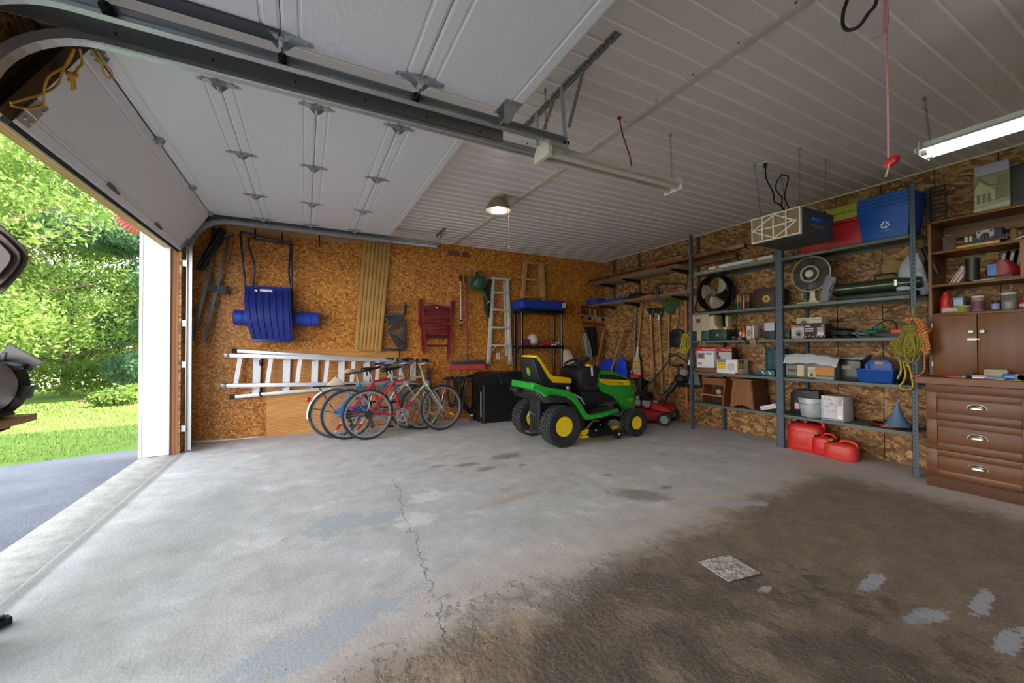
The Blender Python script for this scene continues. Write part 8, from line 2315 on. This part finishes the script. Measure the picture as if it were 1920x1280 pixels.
# on the worktop
def small(name, label, cat, px_, w, d, h, c, part='body', y=4.86):
    p = at(px_, 706, X=y)
    t = thing(name, label, cat, (y, p.y, .9465), RW); MB().bx(-w/2, w/2, 0, d, 0, h).build(part, M(c, .5, 0, .12), t, bev=min(h, w, d)*.2); return t
t = small('marker', 'red marker pen lying on the worktop', 'marker', 1788, .08, .014, .014, '#b5262c'); MB().bx(.04, .06, .002, .012, .002, .012).build('cap', DKGREY, t)
t = small('key_ring', 'small bunch of keys and fobs beside the red marker', 'keys', 1806, .02, .03, .012, '#8a8578'); MB().torus((.0, .03, .012), (0, 0, 1), .015, .002, 14, 5).build('ring', GALV, t, sm=60)
t = small('clip', 'small black clip standing on the worktop by the keys', 'clip', 1821, .045, .03, .04, '#18181a', y=4.95); MB().bx(-.01, .01, -.004, 0, .02, .05).build('lever', BLACK, t)
t = small('pink_eraser', 'pink and white little box on the worktop', 'box', 1836, .08, .04, .028, '#c9a5a4'); MB().bx(-.04, .04, -.001, 0, .006, .012).build('printed_panel', INKW, t)
t = small('ivory_box', 'ivory plastic box standing on the worktop before the cupboard doors', 'box', 1866, .13, .06, .075, '#a9a082', y=4.97); MB().bx(-.06, .06, -.001, 0, .05, .054).build('lid_seam', M('#7d7660', .5), t)
t = small('blue_packet', 'flat light blue packet in front of the ivory box', 'packet', 1864, .11, .05, .016, '#5d84ad', y=4.84); MB().bx(-.05, .05, .0, .05, .016, .0175).build('paper_label', M('#9fb3c9', .5), t)
t = small('blue_pouch', 'bright blue soft pouch right of the ivory box', 'pouch', 1895, .09, .05, .045, '#2563ad', y=4.9); MB().bx(-.03, .03, -.002, 0, .015, .03).build('printed_panel', M('#6b9ad0', .5), t)
t = small('ruler', 'pale yellow ruler lying at the front of the worktop', 'ruler', 1891, .12, .025, .004, '#c9b968', y=4.83); MB().bx(-.05, .05, .002, .006, .004, .0045).build('printed_scale', INKB, t)
t = small('tape_measure', 'clear tape roll at the right photo edge of the worktop', 'tape', 1915, .07, .045, .05, '#8a8478', y=4.86); MB().lathe([(.01, -.001), (.02, -.001)], (0, 0, .025), (0, 1, 0), 14).build('hub', M('#5d584e', .5), t)
t = thing('hand_brush', 'dark hand brush with straw bristles hung between the steel post and hutch', 'brush', (5.17, 1.505, 2.08), RW)
m = MB(); m.lathe([(.015, .02), (.034, .05), (.042, .1), (.02, .12), (0, .122)], (-.03, .0, .03), (-.25, 0, 1), 16); m.build('bristles', M('#6b5632', .8, 0, .4, 30), t, sm=50)
m = MB(); m.tube(spline([(-.02, 0, .06), (.01, -.01, -.03), (.04, -.01, -.1), (.07, .0, -.2)], 4), .024, 8); m.build('handle', BLACK, t, sm=60)
m = MB(); m.tube([(0, 0, .1), (.0, .03, .16)], .005, 5); m.build('hang_cord', BLACK, t)
# ------------------------------------------------------------------ ceiling things
def chain(t, p, q, r=.0065, n=None, mat=GALV_D):
    p = Vector(p); q = Vector(q); L = (q-p).length; n = n or max(4, int(L/.022)); m = MW(); d = (q-p).normalized(); x, y, _ = frame_of(d)
    for k in range(n):
        c = p.lerp(q, (k+.5)/n); s_ = x if k % 2 else y
        pts = [c+d*(L/n*.62*math.cos(a))+s_*(r*math.sin(a)) for a in [2*PI*i/8 for i in range(8)]]
        m.tube(pts, r*.26, 4, True)
    o = m.build('chain', mat, t); o['kind'] = 'stuff'; return o
def eye(t, p, mat=GALV_D):
    m = MW(); m.torus(Vector(p)-Vector((0, 0, .02)), (1, .3, 0), .011, .0025, 12, 5); m.tube([p, Vector(p)-Vector((0, 0, .01))], .0025, 5); m.build('eye_hook', mat, t)

def shop_light(label, c, rz, lit, chains):
    t = thing('shop_light', label, 'light', c, rz, 'hanging fluorescent lights')
    L = 1.22
    WH = M('#d9d2c2', .4, 0, .04) if not lit else M('#d5d5d2', .4, 0, .04)
    m = MB(); m.add([(x, y, z) for x in (-L/2, L/2) for y, z in ((-.03, .05), (.03, .05), (.03, .02), (.085, -.01), (.085, -.015), (.02, .012), (-.02, .012), (-.085, -.015), (-.085, -.01), (-.03, .02))], [tuple(range(10))[::-1], tuple(range(10, 20))]+[(i, (i+1) % 10, (i+1) % 10+10, i+10) for i in range(10)]); m.build('housing', WH, t)
    TM = glow('#f3f7ff', 7.0, 'lit_tube') if lit else M('#cfc9bb', .25, 0, .03)
    for y in (-.045, .045):
        MB().cyl((-L/2+.02, y, -.028), (L/2-.02, y, -.028), .0165, n=14).build('fluorescent_tube', TM, t, sm=40)
    for x in (-L/2, L/2):
        s = 1 if x > 0 else -1
        m = MB(); m.slab3([(x, -.088, -.052), (x, .088, -.052), (x, .088, .01), (x, .06, .052), (x, -.06, .052), (x, -.088, .01)], (s*(.03 if s < 0 else .008), 0, 0)); m.build('end_plate', WH, t)
        for y in (-.045, .045):
            m = MB(); m.cyl((x, y, -.028), (x-s*.03, y, -.028), .02, n=12); m.build('lamp_holder', M('#c9c3b4', .5) , t, sm=40)
            m = MB(); m.cyl((x+s*.02, y, -.0), (x+s*.034, y, -.0), .022, n=14); m.build('embossed_disc', WH, t)
    for k, (x, top) in enumerate(chains):
        p = WM[t] @ Vector((x, 0, .05)); chain(t, top, p, mat=BRASSY); eye(t, top)
    return t
shop_light('unlit white twin-tube fluorescent shop light on chains beside the door track end', (2.03, 2.243, 2.515), 0, False, ((-.60, Vector((1.43, 2.251, H))), (.60, Vector((2.637, 2.262, H)))))
l2 = shop_light('lit fluorescent shop light at the right photo edge in front of the hutch', (3.80, .50, 2.565), PI/2, True, ((.58, Vector((3.82, 1.112, H))), (-.58, Vector((3.82, -.1, H)))))
al = bpy.data.lights.new('tube_glow', 'AREA'); al.shape = 'RECTANGLE'; al.size = 1.15; al.size_y = .12; al.energy = 1.5; al.color = (.93, .97, 1)
alo = bpy.data.objects.new('tube_glow', al); COL.objects.link(alo); alo.parent = l2; alo.location = (0, 0, -.055)
t = thing('red_lead', 'thin red cord hanging from the ceiling to the unlit shop light', 'cord', (2.11, 2.282, H))
P = spline([(2.11, 2.282, H), (2.125, 2.275, 2.86), (2.15, 2.265, 2.77), (2.19, 2.255, 2.66), (2.2, 2.25, 2.575)], 5)
m = MW(); m.tube(P, .0055, 6); m.build('cord', M('#8f1a2c', .5), t, sm=60); MW().cyl((2.11, 2.282, H), (2.11, 2.282, H-.012), .014, n=10).build('ceiling_gland', DKRED, t)
# bowl lamp
t = thing('ceiling_lamp', 'spun metal bowl ceiling lamp, lit, with a pull string, mid ceiling', 'light', (1.965, 4.11, H))
MB().lathe([(.0, 0), (.08, 0), (.08, -.018), (.05, -.03), (.03, -.035)], n=28).build('canopy', M('#d6cdbb', .4), t, sm=40)
DOME = M('#a59a86', .3, .9, .1, 6)
RIMZ = at(937, 396, Y=4.11).z-H
zt = -.035
MB().lathe([(.03, zt), (.075, zt-.012), (.11, zt-.05), (.132, RIMZ+.05), (.14, RIMZ+.012), (.15, RIMZ), (.146, RIMZ+.001), (.136, RIMZ+.014), (.128, RIMZ+.05), (.106, zt-.055), (.07, zt-.02), (.03, zt-.01)], n=40, close=True).build('bowl_shade', DOME, t, sm=50)
MB().cyl((0, 0, zt-.02), (0, 0, RIMZ+.075), .022, n=16).build('socket', M('#e2e0da', .5), t, sm=40)
MB().lathe([(.02, RIMZ+.08), (.028, RIMZ+.07), (.03, RIMZ+.02), (.026, RIMZ+.012), (0, RIMZ+.01)], n=18).build('bulb', glow('#eef4ff', 5, 'lit_bulb'), t, sm=60)
pl = bpy.data.lights.new('bulb_glow', 'POINT'); pl.energy = 2.5; pl.color = (.95, .97, 1); pl.shadow_soft_size = .03
plo = bpy.data.objects.new('bulb_glow', pl); COL.objects.link(plo); plo.parent = t; plo.location = (0, 0, RIMZ-.02)
sx = .128; zb = at(958.5, 466, Y=4.08).z-H
MB().cyl((sx, -.02, RIMZ+.01), (sx, -.02, zb+.03), .0014, n=5).build('pull_string', M('#d6c9a4', .7), t)
MB().lathe([(.002, zb+.035), (.008, zb+.02), (.007, zb), (0, zb-.002)], (sx, -.02, 0), n=10).build('pull_knob', M('#d6c9a4', .6), t, sm=40)

# hanging air cleaner
ax0, ay0, ay1, az0, az1, adep = 4.1, 2.035, 2.495, 2.265, 2.525, .60
t = thing('air_cleaner', 'grey shop air cleaner with a white pleated filter hung on chains before the top shelf', 'air cleaner', (4.4, 2.265, az0))
AG = M('#3f423f', .5, .1, .12)
MW().bx(ax0+.02, ax0+adep, ay0, ay1, az0, az1).build('housing', AG, t, bev=.004)
F = M('#ddd8c8', .6, 0, .05)
fw_, fh_ = ay1-ay0, az1-az0
def fbar(p, q, w=.016):
    m = MW(); m.bar((ax0+.006, ay1-p[0]*fw_, az0+p[1]*fh_), (ax0+.006, ay1-q[0]*fw_, az0+q[1]*fh_), .012, w*1.5, (1, 0, 0)); return m.build('filter_frame', F, t)
for p, q, w in (((0, .03), (1, .03), .022), ((0, .97), (1, .97), .022), ((.015, 0), (.015, 1), .02), ((.985, 0), (.985, 1), .02), ((.235, 0), (.235, 1), .016), ((.47, 0), (.47, 1), .02), ((.72, 0), (.72, 1), .016), ((0, .5), (.25, .5), .014), ((0, .48), (.47, .92), .018), ((0, .52), (.47, .08), .018), ((.47, .5), (.92, .55), .016), ((.47, .04), (.92, .5), .018), ((.47, .96), (.92, .5), .018), ((.235, .5), (.72, .5), .014)):
    fbar(p, q, w)
m = MW()
for k in range(24):
    y0 = ay1-.01-(fw_-.02)*k/24; y1 = ay1-.01-(fw_-.02)*(k+1)/24; ym = (y0+y1)/2
    m.slab3([(ax0+.018, y0, az0+.01), (ax0+.008, ym, az0+.01), (ax0+.008, ym, az1-.01), (ax0+.018, y0, az1-.01)], (.004, 0, 0)); m.slab3([(ax0+.008, ym, az0+.01), (ax0+.018, y1, az0+.01), (ax0+.018, y1, az1-.01), (ax0+.008, ym, az1-.01)], (.004, 0, 0))
o = m.build('pleated_media', M('#a88c66', .8, 0, .1), t)
m = MW(); m.bx(ax0+.17, ax0+.42, ay0-.0015, ay0, az0+.13, az0+.205); m.build('badge', M('#173f8c', .4), t)
m = MW(); m.bx(ax0+.17, ax0+.42, ay0-.0015, ay0, az0+.105, az0+.112); m.bx(ax0+.2, ax0+.42, ay0-.0015, ay0, az0+.09, az0+.094); m.build('badge_stripe', M('#b58a2c', .4), t)
MW().text('DELTA', .03, lambda x, y: (ax0+.305+x*1.1, ay0-.002, az0+.168+y)).build('lettering', M('#9fb4d8', .4), t, norm=False)
MW().torus((ax0+.21, ay0-.002, az0+.168), (0, 1, 0), .014, .003, 14, 4).build('badge_ring', M('#9fb4d8', .4), t)
hk = ((ax0+.06, ay1-.06), (ax0+.06, ay0+.04), (ax0+adep-.08, ay1-.06), (ax0+adep-.08, ay0+.04))
for (x, y), (px_, py_) in zip(hk, ((1415, 307), (1499, 275), (1465, 325), (1549, 295))):
    top = at(px_, py_, Z=H)
    m = MW(); m.tube([(x-.02, y, az1), (x-.012, y, az1+.03), (x+.012, y, az1+.03), (x+.02, y, az1)], .006, 6); m.build('lift_eye', BLACK, t, sm=60)
    chain(t, top, (x, y, az1+.03)); eye(t, top)
for z in (az0-.008,):
    MW().bx(ax0+.08, ax0+.1, ay1-.1, ay1-.06, z, az0).build('filter_clip', BLACK, t)
t = thing('ceiling_outlet', 'white ceiling outlet plate with a black plug above the air cleaner', 'outlet', at(1435, 305, Z=H))
MB().bx(-.035, .035, -.057, .057, -.006, 0).build('plate', WHITE, t, bev=.002); MB().cyl((0, .0, -.006), (0, 0, -.05), .018, .012, n=12).build('plug', BLACK, t, sm=40)
t = thing('supply_lead', 'black power cord looping from the ceiling outlet to the air cleaner', 'cord', at(1437, 318, Z=H-.05))
o_ = at(1435, 305, Z=H)
def zc(px_, py_, x): return at(px_, py_, X=x)
m = MW(); m.tube(spline([o_-Vector((0, 0, .05)), zc(1437, 335, 3.95), zc(1450, 362, 4.05), zc(1452, 378, 4.15), zc(1464, 385, 4.25), (4.4, 2.3, az1+.02), zc(1466, 388, 4.3), zc(1466, 370, 4.25), zc(1455, 356, 4.2), zc(1457, 340, 4.2), zc(1466, 329, 4.22), zc(1478, 332, 4.22), zc(1474, 352, 4.25), zc(1472, 372, 4.3), (4.42, 2.26, az1+.005)], 5), .0065, 6); m.build('cord', BLACK, t, sm=60)
chain(t, at(1465, 324, Z=H), zc(1467, 330, 4.22), mat=GALV_D)

# red and white pull cord with a handle
t = thing('release_rope', 'red and white emergency pull cord with a red handle hanging at the upper right', 'cord', (2.3, .79, H))
RWH = stripe_mat('#c9404a', '#d8c9c4', 120)
def rc(px_, py_): return at(px_, py_, X=2.3)
m = MW(); m.tube([(2.3, .79, H), rc(1657, 60)], .0048, 6); m.tube([(2.305, .795, H), rc(1665, 40), rc(1660, 64)], .0048, 6); m.tube([rc(1660, 66), rc(1646, 69), rc(1633, 74)], .0042, 6); m.tube(spline([rc(1660, 66), rc(1665, 180), rc(1666, 296)], 4), .0048, 6)
m.tube([rc(1668, 306), rc(1666, 316), rc(1661, 332)], .0052, 6); m.build('cord', RWH, t, sm=60)
m = MW(); m.ball(rc(1660, 67), .011, 10, 7); m.build('knot', RWH, t, sm=60)
m = MW(); m.slab3([rc(*q) for q in ((1668, 293), (1679, 290), (1679, 302), (1662, 315), (1654, 314), (1655, 306))], (.016, -.012, 0)); m.build('handle', M('#c01818', .4), t, bev=.004)
MW().cyl((2.302, .792, H), (2.302, .792, H-.015), .014, n=10).build('ceiling_hook', BLACK, t)
t = thing('cable_loop', 'loop of black cable hanging from the ceiling at the top right of the photo', 'cable', at(1615, -30, X=2.15))
ph = [(1618, -60), (1592, -10), (1582, 20), (1580, 42), (1585, 54), (1596, 56), (1612, 48), (1628, 25), (1645, -5), (1652, -45)]
pts = [at(*q, X=2.15) for q in ph]
m = MW(); m.tube(spline([Vector((pts[0].x, pts[0].y, H))]+pts[1:-1]+[Vector((pts[-1].x, pts[-1].y, H))], 4), .0075, 8); m.build('cable', BLACK, t, sm=60)
MW().cyl((pts[0].x, pts[0].y, H), (pts[0].x, pts[0].y, H-.01), .02, n=12).build('ceiling_gland', BLACK, t)

# ------------------------------------------------------------------ bench end at the left edge
t = thing('bench_shelf', 'wooden bench end with a dark bracket jutting in at the left photo edge', 'bench', (-1.12, 2.28, .93))
MW().bx(XL+.002, -.955, 2.02, 2.31, .93, .957).build('bench_top', M('#b58a5c', .55, 0, .2, 10), t, bev=.003)
MW().slab3([(XL+.002, 2.14, .928), (-1.0, 2.14, .928), (-1.0, 2.14, .905), (XL+.002, 2.14, .80)], (0, .03, 0)).build('bracket', BLACK, t)
MW().slab3([(XL+.002, 2.26, .928), (-1.02, 2.26, .928), (-1.02, 2.26, .905), (XL+.002, 2.26, .80)], (0, .03, 0)).build('bracket', BLACK, t)
# pixel anchors on the plane X = -1.02 give the grinder's sizes
def gp(px_, py_, y=2.22): return at(px_, py_, Y=y)
t = thing('bench_grinder', 'old bench grinder with an eye shield on the wooden bench at the left photo edge', 'grinder', (-1.1, 2.2, .957))
gm = gp(6, 722, 2.2)
GRY = M('#a09890', .4, .15, .15, 12)
m = MW(); m.lathe([(0, -.16), (.07, -.15), (.1, -.11), (.108, -.05), (.108, .05), (.1, .11), (.07, .15), (0, .16)], gm+Vector((-.07, -.12, 0)), (.25, .97, 0), 28); m.build('motor', GRY, t, sm=50)
m = MW(); m.lathe([(0, .0), (.112, .0), (.125, .012), (.125, .06), (.10, .085), (0, .09)], gm+Vector((-.085, .02, -.005)), (.25, .97, 0), 28); m.build('wheel_guard', BLACK, t, sm=40)
m = MW(); m.lathe([(.0, .0), (.1, .0), (.1, .03), (0, .03)], gm+Vector((-.08, .045, -.005)), (.25, .97, 0), 28); m.build('grinding_wheel', M('#4a4642', .8, 0, .2, 60), t, sm=40)
m = MW(); m.slab3([gp(48, 723), gp(66, 721), gp(77, 723), gp(66, 731), gp(62, 745), gp(50, 748), gp(40, 740)], (0, -.04, 0)); m.build('tool_rest', M('#3f4436', .5, .2), t, bev=.004)
m = MW(); m.bar(gp(8, 655), gp(69, 687), .05, .008, (0, 1, 0)); m.build('eye_shield', M('#33302e', .2), t)
m = MW(); m.bar(gp(11, 660), gp(3, 684), .014, .014, (0, 1, 0)); m.slab3([gp(4, 678), gp(30, 678), gp(54, 682), gp(44, 692), gp(30, 695), gp(14, 687)], (0, -.03, 0)); m.build('shield_bracket', M('#4a4b4c', .4, .3), t, bev=.003)
m = MW(); m.slab3([gp(-24, 780), gp(33, 776), gp(26, 770), gp(16, 766), gp(6, 748), gp(-24, 745)], (0, -.10, 0)); m.build('pedestal', M('#2b2522', .45), t, bev=.006)
m = MW(); m.slab3([gp(-8, 771, 2.218), gp(4, 769, 2.218), gp(1, 762, 2.218), gp(-8, 762, 2.218)], (0, .002, 0)); m.build('decal', M('#a5502f', .5), t)
# ribbed tub hung above it
t = thing('plastic_tub', 'dark brown ribbed plastic tub hung at the left photo edge above the grinder', 'tub', at(0, 480, Y=2.15))
def sq(sc, y, dx=0):
    base_ = [(-90, 410), (-30, 408), (0, 421), (20, 437), (42, 459), (52, 472), (54, 484), (50, 498), (38, 515), (18, 537), (4, 550), (-20, 556), (-90, 556)]
    return [at(-20+(px_+20)*sc+dx, 482+(py_-482)*sc, Y=y) for px_, py_ in base_]
TUBM = M('#6a5b52', .5, 0, .15, 10)
for nm, q, y0, y1 in (('outer_rim', 1.0, 2.2, 2.15), ('inner_rib', .8, 2.149, 2.125), ('bottom_panel', .56, 2.124, 2.10)):
    m = MW(); m.loft([sq(q, y0), sq(q, y1), sq(q-.03, y1-.004)]); m.build(nm, TUBM, t)
for s_, y in ((.81, 2.148), (.57, 2.123)):
    m = MW(); m.tube(sq(s_, y-.004)[1:-1], .0045, 6); m.build('groove_bead', BLACK, t, sm=60)
m = MW(); m.tube([at(-40, 430, Y=2.2), (XL+.001, 2.25, 1.62)], .01, 6); m.build('hanger', BLACK, t)
# thing at the lower left edge
t = thing('floor_mat_strip', 'dark metal dolly foot poking in at the lower left photo edge on the floor', 'foot', at(-4, 1178, Z=0), .5)
m = MB(); m.bar((-.12, -.02, .02), (.035, .012, .02), .05, .03); m.build('foot_bar', BLACK, t, bev=.004); MB().box((-.03, 0, .042), (.1, .03, .012)).build('rubber_pad', RUBBER, t, bev=.003)
